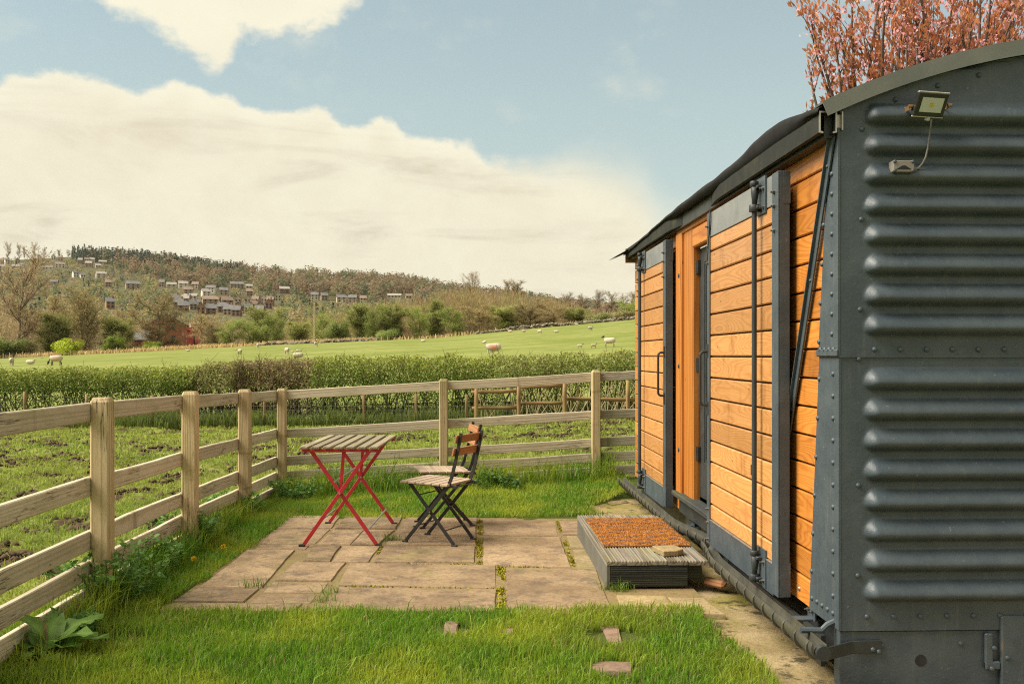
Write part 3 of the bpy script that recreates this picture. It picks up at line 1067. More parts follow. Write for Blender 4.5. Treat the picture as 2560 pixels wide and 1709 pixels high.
def slab(q, name='paving_slab', mat='sandstone', top=0.0, org=(400, 1270), s=1.9575, gap=0.003, parent=None, thick=0.07, seed=0):
    """quad in photo crop pixels (tl, tr, br, bl) -> stone with uneven edges"""
    rng = random.Random(seed)
    pts = [GP(org[0] + x / s, org[1] + y / s, top) for x, y in q]
    c = sum(pts, Vector()) / len(pts)
    pts = [p + (c - p).normalized() * gap for p in pts]
    ring = []
    n = len(pts)
    for i in range(n):
        a, b = pts[i], pts[(i + 1) % n]
        L = (b - a).length
        k = max(2, min(7, int(L / 0.11)))
        nrm = Vector((-(b - a).y, (b - a).x, 0)).normalized()
        for j in range(k):
            t = j / k
            p = a.lerp(b, t)
            amp = 0.0035 if j else 0.002
            ring.append(p + nrm * rng.uniform(-amp, amp))
    m = len(ring)
    dz = [rng.uniform(-0.0025, 0.0025) for _ in range(3)]
    lift = rng.uniform(-0.004, 0.005)

    def zz(p):
        return top + lift + dz[0] * (p.x - c.x) * 2 + dz[1] * (p.y - c.y) * 2
    mb = MB()
    vs = []
    for inset, z in ((0, -thick), (0, -0.008), (0.007, 0.0)):
        for p in ring:
            d = (c - p).normalized()
            w_ = p + d * inset
            vs.append((w_.x, w_.y, zz(w_) + z))
    vs.append((c.x, c.y, zz(c)))
    fs = []
    for l in range(2):
        for i in range(m):
            j = (i + 1) % m
            fs.append((l * m + i, l * m + j, (l + 1) * m + j, (l + 1) * m + i))
    for i in range(m):
        fs.append((2 * m + i, 2 * m + (i + 1) % m, 3 * m))
    mb.add(vs, fs)
    return mb.build(name, MT[mat], parent or patio, smooth='auto')


SLABS = [
    [(632, 36), (886, 36), (840, 97), (560, 97)], [(556, 101), (836, 101), (760, 172), (488, 172)], [(484, 176), (735, 176), (715, 200), (455, 200)],
    [(430, 204), (660, 204), (500, 386), (190, 386)], [(184, 391), (492, 391), (412, 458), (50, 458)], [(45, 464), (700, 466), (660, 505), (-20, 505)],
    [(905, 40), (1190, 42), (1155, 100), (855, 98)], [(846, 103), (1000, 104), (930, 176), (765, 174)], [(1004, 104), (1148, 106), (1070, 177), (935, 177)],
    [(750, 182), (888, 182), (832, 260), (700, 256)], [(892, 183), (1078, 184), (1022, 262), (838, 262)],
    [(655, 262), (912, 264), (838, 356), (560, 352)], [(548, 360), (828, 362), (790, 412), (500, 410)], [(490, 416), (775, 417), (742, 462), (440, 460)],
    [(1205, 43), (1552, 46), (1546, 178), (1100, 178)], [(1094, 184), (1546, 184), (1542, 264), (1046, 262)],
    [(925, 268), (1648, 276), (1650, 388), (868, 376)], [(862, 383), (1650, 395), (1646, 505), (790, 500)],
    [(1580, 52), (1938, 58), (1952, 134), (1580, 130)], [(1580, 136), (1956, 140), (2014, 288), (1580, 276)],
    [(1690, 284), (2135, 296), (2222, 515), (1690, 508)], [(1956, 64), (2060, 66), (2080, 130), (1972, 128)],
    [(1990, 134), (2085, 136), (2110, 194), (2012, 192)], [(2020, 198), (2112, 200), (2150, 296), (2040, 294)],
    [(2232, 425), (2470, 430), (2560, 515), (2262, 515)],
    [(2482, 430), (2660, 434), (2770, 515), (2572, 515)],
]
for i, q in enumerate(SLABS):
    slab(q, seed=i + 3, mat='mossy_stone' if i in (23, 24, 25, 22) else 'sandstone')

# moss cushions along the wide joints
def moss_strip():
    rng = np.random.default_rng(4)
    pts = []
    for (x0, y0, x1, y1, wd, dens) in ((1566, 50, 1562, 270, 0.045, 1.0), (1668, 285, 1668, 500, 0.06, 1.0), (1948, 62, 2028, 290, 0.035, 0.8), (1050, 268, 1540, 272, 0.012, 0.5),
                                       (900, 380, 1640, 392, 0.014, 0.55), (1600, 280, 2010, 292, 0.014, 0.6), (1125, 160, 1150, 150, 0.06, 0.5), (1060, 230, 1085, 180, 0.03, 0.5)):
        a, b = GP(400 + x0 / 1.9575, 1270 + y0 / 1.9575), GP(400 + x1 / 1.9575, 1270 + y1 / 1.9575)
        L = (b - a).length
        n = int(L * 900 * dens * max(0.5, wd / 0.04))
        t = rng.random(n)
        sx = rng.normal(0, wd / 2.4, n)
        d = (b - a).normalized()
        px = a.x + (b.x - a.x) * t - d.y * sx
        py = a.y + (b.y - a.y) * t + d.x * sx
        keep = noise2(px * 9, py * 9, 6, 2) > 0.42
        pts.append(np.stack([px, py, np.full(n, -0.018) + 0.012 * np.cos(np.clip(sx / wd * 2.4, -1.5, 1.5))], 1)[keep])
    P = np.concatenate(pts)
    V, F = leaves_np(P, rng.uniform(0.010, 0.022, len(P)), rng.uniform(0.008, 0.014, len(P)), rng, 0.9)
    c = np.array([0.26, 0.235, 0.02]) * rng.uniform(0.5, 1.35, (len(P), 1)) + rng.uniform(-0.02, 0.03, (len(P), 1)) * np.array([1, 0.2, 0.0])
    me = mesh_np('joint_moss', V - np.array([0, 6.4, 0]), F, MT['moss'], np.clip(rep(c, 4), 0.01, 1))
    o = link('joint_moss', me, patio)
    o['kind'] = 'stuff'


moss_strip()

# sunk stepping stones in the front lawn
STEPS = [([(1392, 552), (1468, 552), (1452, 618), (1384, 618)], 'small red stone sunk in the lawn, leftmost of the four'),
         ([(1676, 584), (1738, 582), (1735, 606), (1668, 606)], 'tiny red stone almost swallowed by the front lawn'),
         ([(2156, 566), (2246, 566), (2266, 672), (2206, 676)], 'red stone in the lawn near the corner of the patio'),
         ([(2096, 762), (2180, 746), (2318, 752), (2312, 800), (2150, 802)], 'wide red stone in the lawn nearest the viewer')]
STEP_PTS = []
for i, (q, lab) in enumerate(STEPS):
    pts = [GP(400 + x / 1.9575, 1270 + y / 1.9575, 0.01) for x, y in q]
    c = sum(pts, Vector()) / len(pts)
    STEP_PTS.append((c.x, c.y, max((p - c).length for p in pts)))
    t = thing('stepping_stone', lab, 'stone', (c.x, c.y, 0), 'stones sunk in the lawn')
    slab(q, 'stone', 'brick_stone', 0.002, parent=t, seed=40 + i)

# ------------------------------------------------------------------ railway goods van
VX, VY0, VY1 = 1.487, 3.88, 8.94      # side plane, near end, far end
VW = 2.40                              # width
DX = 1.395                             # outer face of the sliding doors
van = thing('railway_van', 'old dark grey railway goods van with orange timber sides and curved roof', 'railway van', (VX, VY0, 0))
LARCH, VP, VD = MT['larch'], MT['van_paint'], MT['van_dark']


def dome(r, h, name='rivet_head', mat=None, n=8):
    vs, fs = [], []
    for k, (rr, hh) in enumerate(((1, 0), (0.92, 0.45), (0.6, 0.85))):
        for i in range(n):
            a = 2 * PI * i / n
            vs.append((r * rr * math.cos(a), r * rr * math.sin(a), h * hh))
    vs.append((0, 0, h))
    for k in range(2):
        for i in range(n):
            j = (i + 1) % n
            fs.append((k * n + i, k * n + j, (k + 1) * n + j, (k + 1) * n + i))
    for i in range(n):
        fs.append((2 * n + i, 2 * n + (i + 1) % n, 3 * n))
    me = bpy.data.meshes.new(name)
    me.from_pydata(vs, [], fs)
    me.polygons.foreach_set('use_smooth', [True] * len(me.polygons))
    me.materials.append(mat or VP)
    return me


RIV = dome(0.0115, 0.009)
RIV_S = dome(0.008, 0.006)
TO_END = (PI / 2, 0, 0)               # +Z -> -Y
TO_SIDE = (0, -PI / 2, 0)             # +Z -> -X


def rivet(x, y, z, parent, side=False, me=None, name='rivet'):
    return link(name, me or RIV, parent, Vector((x, y, z)) - off(parent), TO_SIDE if side else TO_END)


def arc(x):
    return 2.600 - 0.1845 * (2.687 - x) ** 2


# pressed steel end with swaged ribs
RZ_UP = [EYE + (HY - (281 + 76 * k)) / 618 for k in range(8)]
RZ_LO = [EYE + (HY - (951 + 76.4 * k)) / 618 for k in range(8)]


def end_sheet(name, zs, ribs, y0, top_arc):
    xs = np.concatenate([np.linspace(VX, VX + 0.09, 5), np.linspace(VX + 0.10, VX + 0.22, 22), np.linspace(VX + 0.24, VX + VW - 0.24, 16),
                         np.linspace(VX + VW - 0.22, VX + VW - 0.10, 10), np.linspace(VX + VW - 0.09, VX + VW, 5)])
    X, Z = np.meshgrid(xs, zs)
    d = np.zeros_like(X)
    for k, zc in enumerate(ribs):
        xa, xb = VX + 0.150, VX + VW - 0.150
        dx = np.maximum(np.maximum(xa - X, X - xb), 0)
        dz = Z - (zc - 0.010)
        dz = np.where(dz > 0, dz / 0.060, dz / 0.034)
        t = np.clip(np.sqrt((dx / 0.05) ** 2 + dz ** 2), 0, 1)
        d = np.maximum(d, 0.046 * (1 - t ** 2.0) ** 1.15)
    # slightly beaten, uneven sheet
    d = d + (noise2(X * 3, Z * 3, 91, 3) - 0.5) * 0.006
    if top_arc:
        Zc = np.minimum(Z, arc(X))
    else:
        Zc = Z
    V = np.stack([X - VX, y0 - VY0 - d, Zc], -1).reshape(-1, 3)
    F = grid_faces(*X.shape)
    if top_arc:
        zz = Zc.ravel()[F]
        F = F[(zz.max(1) - zz.min(1)) > 1e-4]
    me = mesh_np(name, V, F[:, ::-1], VP, smooth=True)
    return link(name, me, van)


z_up = np.concatenate([[EYE - 0.001, EYE], np.linspace(EYE + 0.006, 2.62, 190)])
up_sheet = end_sheet('upper_end_sheet', z_up, RZ_UP, VY0 - 0.004, True)
lo_sheet = end_sheet('lower_end_sheet', np.linspace(0.203, EYE + 0.02, 165), RZ_LO, VY0, False)
# thickness of the lap at the seam
MB().box((VX - 0.002, VY0 - 0.0075, EYE - 0.006), (VX + VW, VY0 - 0.0005, EYE + 0.001)).build('seam_edge', VP, up_sheet)
for k in range(22):
    rivet(1.632 + k * 0.1085, VY0 - 0.006, EYE + 0.026, up_sheet)
    rivet(1.602 + k * 0.111, VY0 - 0.002, 0.262, lo_sheet)
for (px, py) in ((2168, 316), (2166, 544), (2163, 772), (2254, 240), (2363, 204), (2470, 176)):
    rivet(VX + (px - 2110) / 618, VY0 - 0.004, EYE + (HY - py) / 618, up_sheet)
for (px, py) in ((2160, 897), (2159, 1217), (2158, 1445)):
    rivet(VX + (px - 2110) / 618, VY0 - 0.001, EYE + (HY - py) / 618, lo_sheet)
for (px, py) in ((2279, 505), (2520, 508), (2277, 811), (2517, 814)):
    rivet(VX + (px - 2110) / 618, VY0 - 0.030, EYE + (HY - py) / 618, up_sheet, me=RIV_S, name='bolt')
for (px, py) in ((2275, 1182), (2513, 1183), (2273, 1488), (2515, 1491)):
    rivet(VX + (px - 2110) / 618, VY0 - 0.028, EYE + (HY - py) / 618, lo_sheet, me=RIV_S, name='bolt')

# corner plates wrapped round to the side (wider at the foot)
cp = MB()
xo = VX - 0.004
cp.prism([(VY0 - 0.002, 0.205), (4.225, 0.205), (4.10, EYE - 0.0), (VY0 - 0.002, EYE)], 'x', xo, xo + 0.012)
lowc = cp.build('corner_plate', VP, van, bevel=0.0015)
cp = MB()
xo2 = VX - 0.009
cp.prism([(VY0 - 0.006, EYE - 0.004), (4.10, EYE - 0.004), (3.975, 2.235), (VY0 - 0.006, 2.26)], 'x', xo2, xo2 + 0.012)
upc = cp.build('corner_plate', VP, van, bevel=0.0015)
# flared lip where the upper plate laps the lower
MB().bar((VX - 0.012, VY0 - 0.010, EYE + 0.012), (VX - 0.012, 4.10, EYE + 0.012), 0.03, 0.012).build('lap_lip', VP, upc, bevel=0.004)
for k in range(11):
    rivet(xo2, 3.935, EYE + 0.09 + k * 0.083, upc, True)
    rivet(xo, 3.935, EYE - 0.075 - k * 0.092, lowc, True)
for k in range(6):
    rivet(xo2, 4.085 - k * 0.018, EYE + 0.06 + 0.165 * k, upc, True)
    rivet(xo, 4.095 + k * 0.019, EYE - 0.10 - 0.17 * k, lowc, True)
for k in range(5):
    rivet(xo, 4.185 - k * 0.062, 0.262, lowc, True)
for k in range(4):
    rivet(xo2 - 0.003, 4.06 - 0.05 * k, EYE + 0.026, upc, True)

# side boarding
NB, PB, ZB0 = 16, 0.1285, 0.207
for (ya, yb) in ((3.955, 5.80), (6.925, 8.935)):
    for k in range(NB):
        z0 = ZB0 + k * PB
        z1 = min(z0 + PB - 0.009, 2.25)
        if z1 - z0 < 0.03:
            continue
        piece('side_plank', (VX + 0.014, ya, (z0 + z1) / 2), (VX + 0.014, yb, (z0 + z1) / 2), z1 - z0, 0.028, LARCH, van, b=0.004)
for ya, yb in ((3.90, 5.80), (6.93, 8.935)):
    MB().box((VX + 0.03, ya, 0.207), (VX + 0.05, yb, 2.24)).build('side_lining', MT['interior'], van)
# far and off sides closed
MB().box((VX + 0.02, VY1 - 0.03, 0.205), (VX + VW, VY1, 2.28)).box((VX + VW - 0.03, VY0 + 0.02, 0.205), (VX + VW, VY1, 2.28)).box(
    (VX + 0.06, VY0 + 0.05, 0.20), (VX + VW - 0.04, VY1 - 0.04, 0.23)).build('body_shell', VD, van)

# diagonal brace on the near bay
br = MB()
br.bar((1.470, 3.905, 2.235), (1.470, 4.60, 0.66), 0.042, 0.007, (0, 1, 0)).bar((1.463, 3.922, 2.235), (1.463, 4.617, 0.66), 0.006, 0.020, (0, 1, 0))
brace = br.build('diagonal_brace', VP, van)
for zz, yy in ((1.66, 4.16), (2.12, 3.957)):
    rivet(1.466, yy, zz, brace, True, RIV_S)

# underframe: headstock, solebar, brackets
MB().box((VX + 0.004, VY0 + 0.010, -0.20), (VX + VW, VY0 + 0.07, 0.200)).build('headstock', VP, van, bevel=0.004)
for xs_ in (VX + 0.06, VX + VW - 0.15):
    MB().box((xs_, VY0 + 0.08, 0.02), (xs_ + 0.06, VY1, 0.198)).build('solebar_blocker', VD, van)  # dark boxes added below the floor to block light under the van
for (px, py) in ((2222, 1624), (2427, 1622)):
    rivet(VX + (px - 2110) / 618, VY0 + 0.010, EYE + (HY - py) / 618, van, me=RIV, name='bolt')
hole = MB()
hc = (VX + (2323 - 2110) / 618, VY0 + 0.009, EYE + (HY - 1664) / 618)
hole.tube([(hc[0], hc[1] - 0.0006, hc[2]), (hc[0], hc[1] + 0.004, hc[2])], 0.0245, 16)
hole.build('drain_hole_disc', MT['black_rubber'], van)  # black disc whose colour stands for the shade inside the hole
hk = MB()
hx = VX + (2524 - 2110) / 618
hk.box((hx, VY0 - 0.015, -0.04), (hx + 0.10, VY0 + 0.006, 0.262)).box((hx - 0.065, VY0 - 0.012, 0.04), (hx - 0.03, VY0 + 0.006, 0.19)).box(
    (hx - 0.065, VY0 - 0.0125, 0.04), (hx + 0.0, VY0 + 0.005, 0.075))
hk.build('coupling_bracket', VP, van, bevel=0.006)
for (px, py) in ((2506, 1630), (2500, 1682), (2540, 1655)):
    rivet(VX + (px - 2110) / 618, VY0 - 0.014, EYE + (HY - py) / 618, van, me=RIV, name='bolt')

# roof: felt over a low arch, sagging along the eave
EAVE = np.array([(3.70, 2.318), (3.79, 2.330), (4.07, 2.362), (4.35, 2.402), (4.58, 2.406), (4.79, 2.395), (5.07, 2.378), (5.43, 2.366), (6.07, 2.364), (6.59, 2.360), (7.55, 2.338), (8.3, 2.31), (8.86, 2.295), (9.0, 2.29)])


def eave(y):
    return np.interp(y, EAVE[:, 0], EAVE[:, 1])


def build_roof():
    ys = np.linspace(3.86, 9.0, 80)
    xs = np.concatenate([np.linspace(1.395, 1.60, 8), np.linspace(1.66, 4.0, 22)])
    X, Y = np.meshgrid(xs, ys)
    a = arc(X) + 0.032
    a0 = arc(1.395) + 0.03
    e = eave(Y) + (noise2(Y * 5, X * 0, 3, 3) - 0.5) * 0.012
    k = (1 - sstep(X, 1.395, 1.75))
    Z = a + (e - a0) * k
    V = np.stack([X - VX, Y - VY0, Z], -1).reshape(-1, 3)
    # felt folded down over the fascia
    n0 = len(V)
    rows = []
    for i, y in enumerate(ys):
        zt = Z[i, 0]
        zb = 2.300 + 0.010 * float(noise2(np.array([y * 6]), np.array([0.3]), 12, 2)[0])
        for (dx, z) in ((-0.008, zt - 0.025), (-0.004, (zt + zb) / 2), (0.006, zb), (0.03, zb + 0.004)):
            rows.append((1.395 + dx - VX, y - VY0, z))
    V = np.concatenate([V, np.array(rows)])
    nc = len(xs)
    F = [grid_faces(*X.shape)]
    ex = []
    for i in range(len(ys) - 1):
        q0, q1 = n0 + i * 4, n0 + (i + 1) * 4
        ex.append((i * nc, (i + 1) * nc, q1, q0))
        for j in range(3):
            ex.append((q0 + j, q1 + j, q1 + j + 1, q0 + j + 1))
    F.append(np.array(ex))
    me = mesh_np('roof', V, np.concatenate(F), MT['roof_felt'], smooth=True)
    roof = link('roof', me, van)
    # zinc edge strip over the near end
    st = MB()
    xs2 = np.linspace(1.425, 3.96, 44)
    vs, fs = [], []
    for x in xs2:
        z = float(arc(x))
        nrm = Vector((2 * 0.1845 * (x - 2.687), 0, 1)).normalized()
        for (dn, dy) in ((-0.004, -0.040), (0.058, -0.046), (0.058, 0.06), (0.052, 0.06), (0.050, -0.040), (-0.004, -0.036)):
            vs.append((x + nrm.x * dn, VY0 + dy, z + nrm.z * dn))
    n = 6
    for i in range(len(xs2) - 1):
        for k in range(n):
            fs.append((i * n + k, i * n + (k + 1) % n, (i + 1) * n + (k + 1) % n, (i + 1) * n + k))
    fs += [tuple(range(n)), tuple((len(xs2) - 1) * n + k for k in range(n - 1, -1, -1))]
    st.add(vs, fs)
    st.build('edge_strip', MT['roof_zinc'], roof)
    # torn felt flap at the far corner
    fl = MB()
    z0 = 2.30
    fl.add([(1.395, 8.70, z0 + 0.005), (1.395, 9.0, z0 - 0.005), (1.47, 9.02, z0 + 0.03), (1.24, 8.98, z0 - 0.075), (1.30, 8.86, z0 - 0.045)], [(0, 4, 3, 1), (1, 3, 2), ])
    fl.add([(1.395, 8.70, z0 - 0.003), (1.395, 9.0, z0 - 0.013), (1.47, 9.02, z0 + 0.022), (1.24, 8.98, z0 - 0.083), (1.30, 8.86, z0 - 0.053)], [(1, 3, 4, 0), (2, 3, 1)])
    fl.build('felt_flap', MT['track_paint'], roof)


build_roof()
MB().box((1.432, 3.90, 2.225), (1.50, 8.95, 2.345)).build('fascia', VD, van)
MB().box((1.40, 8.93, 2.20), (1.52, 8.96, 2.33)).build('fascia_end', MT['rail_log'], van)

# top door track: lipped channel, turned in towards the middle of the opening
def track_path(y0, y1, x0, x1, ycurve, z):
    pts = [(x0, y0, z)]
    n = 12
    s = 1 if y1 > y0 else -1
    pts.append((x0, ycurve, z))
    for i in range(1, n + 1):
        t = i / n
        y = ycurve + (y1 - ycurve) * t
        pts.append((x0 + (x1 - x0) * (t * t * (3 - 2 * t)), y, z))
    return pts


CH = [(-0.036, 0.0), (-0.036, 0.085), (0.036, 0.085), (0.036, 0.0), (0.020, -0.004), (0.020, 0.003), (0.030, 0.006), (0.030, 0.079), (-0.030, 0.079), (-0.030, 0.006), (-0.020, 0.003), (-0.020, -0.004)]
tk = MB().sweep(CH, track_path(3.865, 6.15, 1.434, 1.50, 5.45, 2.240)).build('top_track', MT['track_paint'], van)
tk2 = MB().sweep(CH, track_path(8.95, 6.22, 1.434, 1.50, 7.0, 2.236)).build('top_track', MT['track_paint'], van)
ce = MB()
ce.sweep([(a * 1.02, b + (0.001 if b > 0.04 else -0.0005)) for a, b in CH], [(1.434, 3.860, 2.240), (1.434, 3.866, 2.240)])
ce.build('cut_end', MT['bare_steel'], tk)
MB().box((1.472, 3.875, 2.262), (1.492, 3.885, 2.315)).box((1.491, 3.862, 2.250), (1.497, 3.90, 2.325)).build('end_bracket', MT['bare_steel'], tk)

# sliding doors
def bolt(x, y, z, parent, r=0.011):
    m = _bolt.get(r)
    if m is None:
        b = MB().tube([(0, 0, 0), (0, 0, 0.010)], r, 6).tube([(0, 0, 0.010), (0, 0, 0.020)], r * 0.45, 6)
        me = bpy.data.meshes.new('bolt_head')
        me.from_pydata(b.v, [], b.f)
        me.materials.append(MT['bolt_steel'])
        m = _bolt[r] = me
    return link('bolt', m, parent, Vector((x, y, z)) - off(parent), TO_SIDE)


_bolt = {}


def sliding_door(yn, yf, rod_y, near, lab):
    d = part_empty('sliding_door', van)
    d['label'] = lab
    z0, z1, zp0, zp1 = 0.212, 2.185, 0.352, 2.040
    xa = DX
    # boards
    edges = [zp0, 0.445] + [0.445 + 0.1257 * k for k in range(1, 13)] + [zp1]
    for a, b in zip(edges[:-1], edges[1:]):
        c = (a + b) / 2
        piece('plank', (xa + 0.020, yn + 0.045, c), (xa + 0.020, yf - 0.045, c), b - a - 0.009, 0.026, MT['larch_pale'], d, b=0.005)
    MB().box((xa + 0.034, yn + 0.04, z0 + 0.01), (xa + 0.042, yf - 0.04, z1 - 0.01)).build('backing', MT['interior'], d)
    MB().box((xa + 0.006, yn + 0.085, zp1), (xa + 0.022, yf - 0.02, z1)).build('top_panel', MT['panel_sheen_grey'], d, bevel=0.002)
    MB().box((xa + 0.003, yn + 0.085, z0 - 0.012), (xa + 0.022, yf - 0.03, zp0)).build('bottom_panel', VP, d, bevel=0.002)
    MB().box((xa - 0.001, yn + 0.087, zp0 - 0.003), (xa + 0.020, yf - 0.05, zp0 + 0.002)).build('panel_edge', MT['bare_steel'], d)
    # near stile: deep channel
    s1 = MB()
    s1.box((xa, yn, z0), (xa + 0.008, yn + 0.092, z1)).box((xa + 0.008, yn, z0), (xa + 0.056, yn + 0.008, z1))
    st = s1.build('stile', VP, d, bevel=0.002)
    for za, zb in ((z1 - 0.15, z1 - 0.004), (z0 + 0.004, z0 + 0.16)):
        MB().box((xa + 0.026, yn - 0.003, za), (xa + 0.058, yn - 0.0005, zb)).build('splice_plate', VP, d)
    for zz in (z1 - 0.155, z1 - 0.27, z1 - 0.09):
        bolt(xa, yn + 0.05, zz, d)
    # far stile: narrow angle
    s2 = MB()
    s2.box((xa - 0.002, yf - 0.060, z0 + 0.01), (xa + 0.007, yf, z1)).box((xa + 0.008, yf - 0.010, z0 + 0.01), (xa + 0.050, yf - 0.001, z1))
    s2.build('stile', VP, d, bevel=0.002)
    for zz in (z1 - 0.08, z1 - 0.20, z1 - 0.30, z0 + 0.02, z0 + 0.12, z0 + 0.20):
        bolt(xa - 0.001, yf - 0.03, zz, d, 0.009)
    # locking bar with knuckles at head and foot
    rx = xa - 0.030
    MB().tube([(rx, rod_y, z0 + 0.05), (rx, rod_y, z1 - 0.03)], 0.0125, 10).build('locking_bar', VD, d, smooth='auto')
    for zc, s in ((z1 - 0.075, 1), (z0 + 0.09, -1)):
        k = MB()
        k.tube([(rx, rod_y, zc - 0.075), (rx, rod_y, zc - 0.04)], 0.026, 10).tube([(rx, rod_y, zc + 0.05), (rx, rod_y, zc + 0.075)], 0.022, 10)
        k.tube([(rx, rod_y - 0.006, zc - 0.04), (rx, rod_y - 0.010, zc + 0.02), (rx, rod_y, zc + 0.05)], [0.012, 0.020, 0.016], 8)
        k.box((rx, rod_y - 0.045, zc - 0.065), (xa + 0.004, rod_y + 0.045, zc - 0.050)).box((rx, rod_y - 0.045, zc + 0.035), (xa + 0.004, rod_y + 0.045, zc + 0.050))
        k.build('bar_bracket', VD, d, smooth='auto', bevel=0.002)
        MB().box((xa - 0.003, rod_y - 0.09, zc - 0.09), (xa + 0.005, rod_y + 0.06, zc + 0.09)).build('backing_plate', VP, d)
        for dy in (-0.065, 0.035):
            for dz in (-0.06, 0.03):
                bolt(xa - 0.003, rod_y + dy, zc + dz, d, 0.009)
    # pull handle
    hy = yf - 0.02 if near else yn + 0.03
    hx = xa - 0.048
    hz0, hz1 = 1.035, 1.355
    pth = [(xa, hy, hz1)]
    for i in range(6):
        t = i / 5 * PI / 2
        pth.append((hx + 0.025 - 0.025 * math.sin(t), hy, hz1 - 0.025 + 0.025 * math.cos(t)))
    for i in range(6):
        t = i / 5 * PI / 2
        pth.append((hx + 0.025 - 0.025 * math.cos(t), hy, hz0 + 0.025 - 0.025 * math.sin(t)))
    pth.append((xa, hy, hz0))
    h = MB().tube(pth, 0.0085, 8)
    h.box((xa - 0.006, hy - 0.02, hz1 - 0.035), (xa + 0.0, hy + 0.02, hz1 + 0.045)).box((xa - 0.006, hy - 0.02, hz0 - 0.06), (xa, hy + 0.02, hz0 + 0.02))
    h.build('handle', VD, d, smooth='auto')
    return d


near_door = sliding_door(4.390, 5.750, 4.665, True, 'near sliding door of orange planks, slid towards the viewer')
far_door = sliding_door(7.030, 8.230, 7.960, False, 'far sliding door of orange planks at the van end')
MB().box((DX + 0.001, 4.80, 0.725), (DX + 0.009, 4.835, 0.778)).build('lock_plate', VD, near_door)
# drip strip on the near door head
MB().bar((DX - 0.003, 5.66, 2.19), (DX - 0.003, 5.735, 1.90), 0.012, 0.006, (0, 1, 0)).build('head_strap', VD, near_door)
rivet(VX - 0.001, 4.36, 0.262, van, True, dome(0.011, 0.008, 'coach_bolt', MT['bare_steel']), name='bolt')

# doorway: oak posts, lintel, sill and a glazed door set behind
OAK = MT['post_oak']
piece('door_post', (VX - 0.012, 6.835, 0.345), (VX - 0.012, 6.835, 2.21), 0.165, 0.055, OAK, van, (0, 1, 0), 0.010)
piece('door_post', (VX + 0.010, 6.605, 0.345), (VX + 0.010, 6.605, 2.21), 0.285, 0.055, OAK, van, (0, 1, 0), 0.008)
piece('door_lintel', (VX + 0.008, 5.70, 2.125), (VX + 0.008, 6.458, 2.125), 0.13, 0.060, OAK, van, (0, 0, 1), 0.008)
piece('head_board', (VX - 0.004, 5.72, 2.222), (VX - 0.004, 6.94, 2.222), 0.055, 0.05, OAK, van, (0, 0, 1), 0.006)
WASH = dome(0.017, 0.008, 'coach_washer', MT['black_rubber'], 10)
for zz in (1.90, 1.255, 0.66):
    rivet(VX - 0.040, 6.80, zz, van, True, WASH, name='coach_bolt')
gd = part_empty('glazed_door', van)
gd['label'] = 'black framed glazed door hung in the oak doorway'
gx = VX + 0.030
for (ya, yb, za, zb) in ((6.345, 6.452, 0.375, 2.055), (5.66, 5.76, 0.375, 2.055)):
    MB().box((gx, ya, za), (gx + 0.045, yb, zb)).build('door_stile', VD, gd, bevel=0.004)
MB().box((gx + 0.002, 5.762, 1.95), (gx + 0.043, 6.343, 2.055)).build('top_rail', VD, gd, bevel=0.004)
MB().box((gx + 0.002, 5.762, 0.375), (gx + 0.043, 6.343, 0.62)).build('bottom_rail', VD, gd, bevel=0.004)
bd = MB()
bd.box((gx + 0.008, 6.322, 0.622), (gx + 0.03, 6.342, 1.948)).box((gx + 0.008, 5.763, 0.622), (gx + 0.03, 5.783, 1.948)).box((gx + 0.009, 5.784, 1.93), (gx + 0.03, 6.321, 1.948)).box((gx + 0.009, 5.784, 0.622), (gx + 0.03, 6.321, 0.64))
bd.build('glazing_bead', VD, gd)
MB().box((gx + 0.020, 5.784, 0.641), (gx + 0.026, 6.321, 1.929)).build('pane', MT['door_glass'], gd)
for zz in (1.93, 1.27, 0.67):
    hb = MB().tube([(VX + 0.012, 6.458, zz - 0.045), (VX + 0.012, 6.458, zz + 0.045)], 0.009, 8).box((VX + 0.010, 6.425, zz - 0.045), (gx - 0.0005, 6.456, zz + 0.045))
    hb.build('hinge', MT['black_paint'], gd)
piece('door_sill', (VX - 0.02, 5.66, 0.340), (VX - 0.02, 6.92, 0.340), 0.10, 0.035, MT['grey_fascia'], van, (1, 0, 0), 0.006)
MB().box((VX - 0.016, 5.62, 0.205), (VX + 0.004, 6.91, 0.318)).build('kick_plate', VD, van, bevel=0.003)
MB().box((VX - 0.022, 5.62, 0.316), (VX - 0.010, 6.91, 0.322)).build('kick_edge', MT['bare_steel'], van)

# bottom guide track: ribbed half-round channel, bowed in at the middle of the doorway
GUT = [(-0.046, 0.034), (-0.052, 0.020), (-0.052, -0.002), (-0.042, -0.024), (-0.022, -0.036), (0.004, -0.036), (0.026, -0.026), (0.034, -0.008), (0.036, 0.030), (0.030, 0.030), (0.027, -0.004), (0.016, -0.018),
       (0.000, -0.024), (-0.020, -0.022), (-0.034, -0.012), (-0.040, 0.004), (-0.040, 0.034)]


GN = [(1.365 + (0.06 * sstep(np.array([y]), 5.30, 5.86)[0]), y, 0.165) for y in np.linspace(5.86, 3.74, 44)]
GF = [(1.368 + (0.10 * sstep(np.array([-y]), -6.75, -5.95)[0]), y, 0.166) for y in np.linspace(8.98, 5.93, 62)]


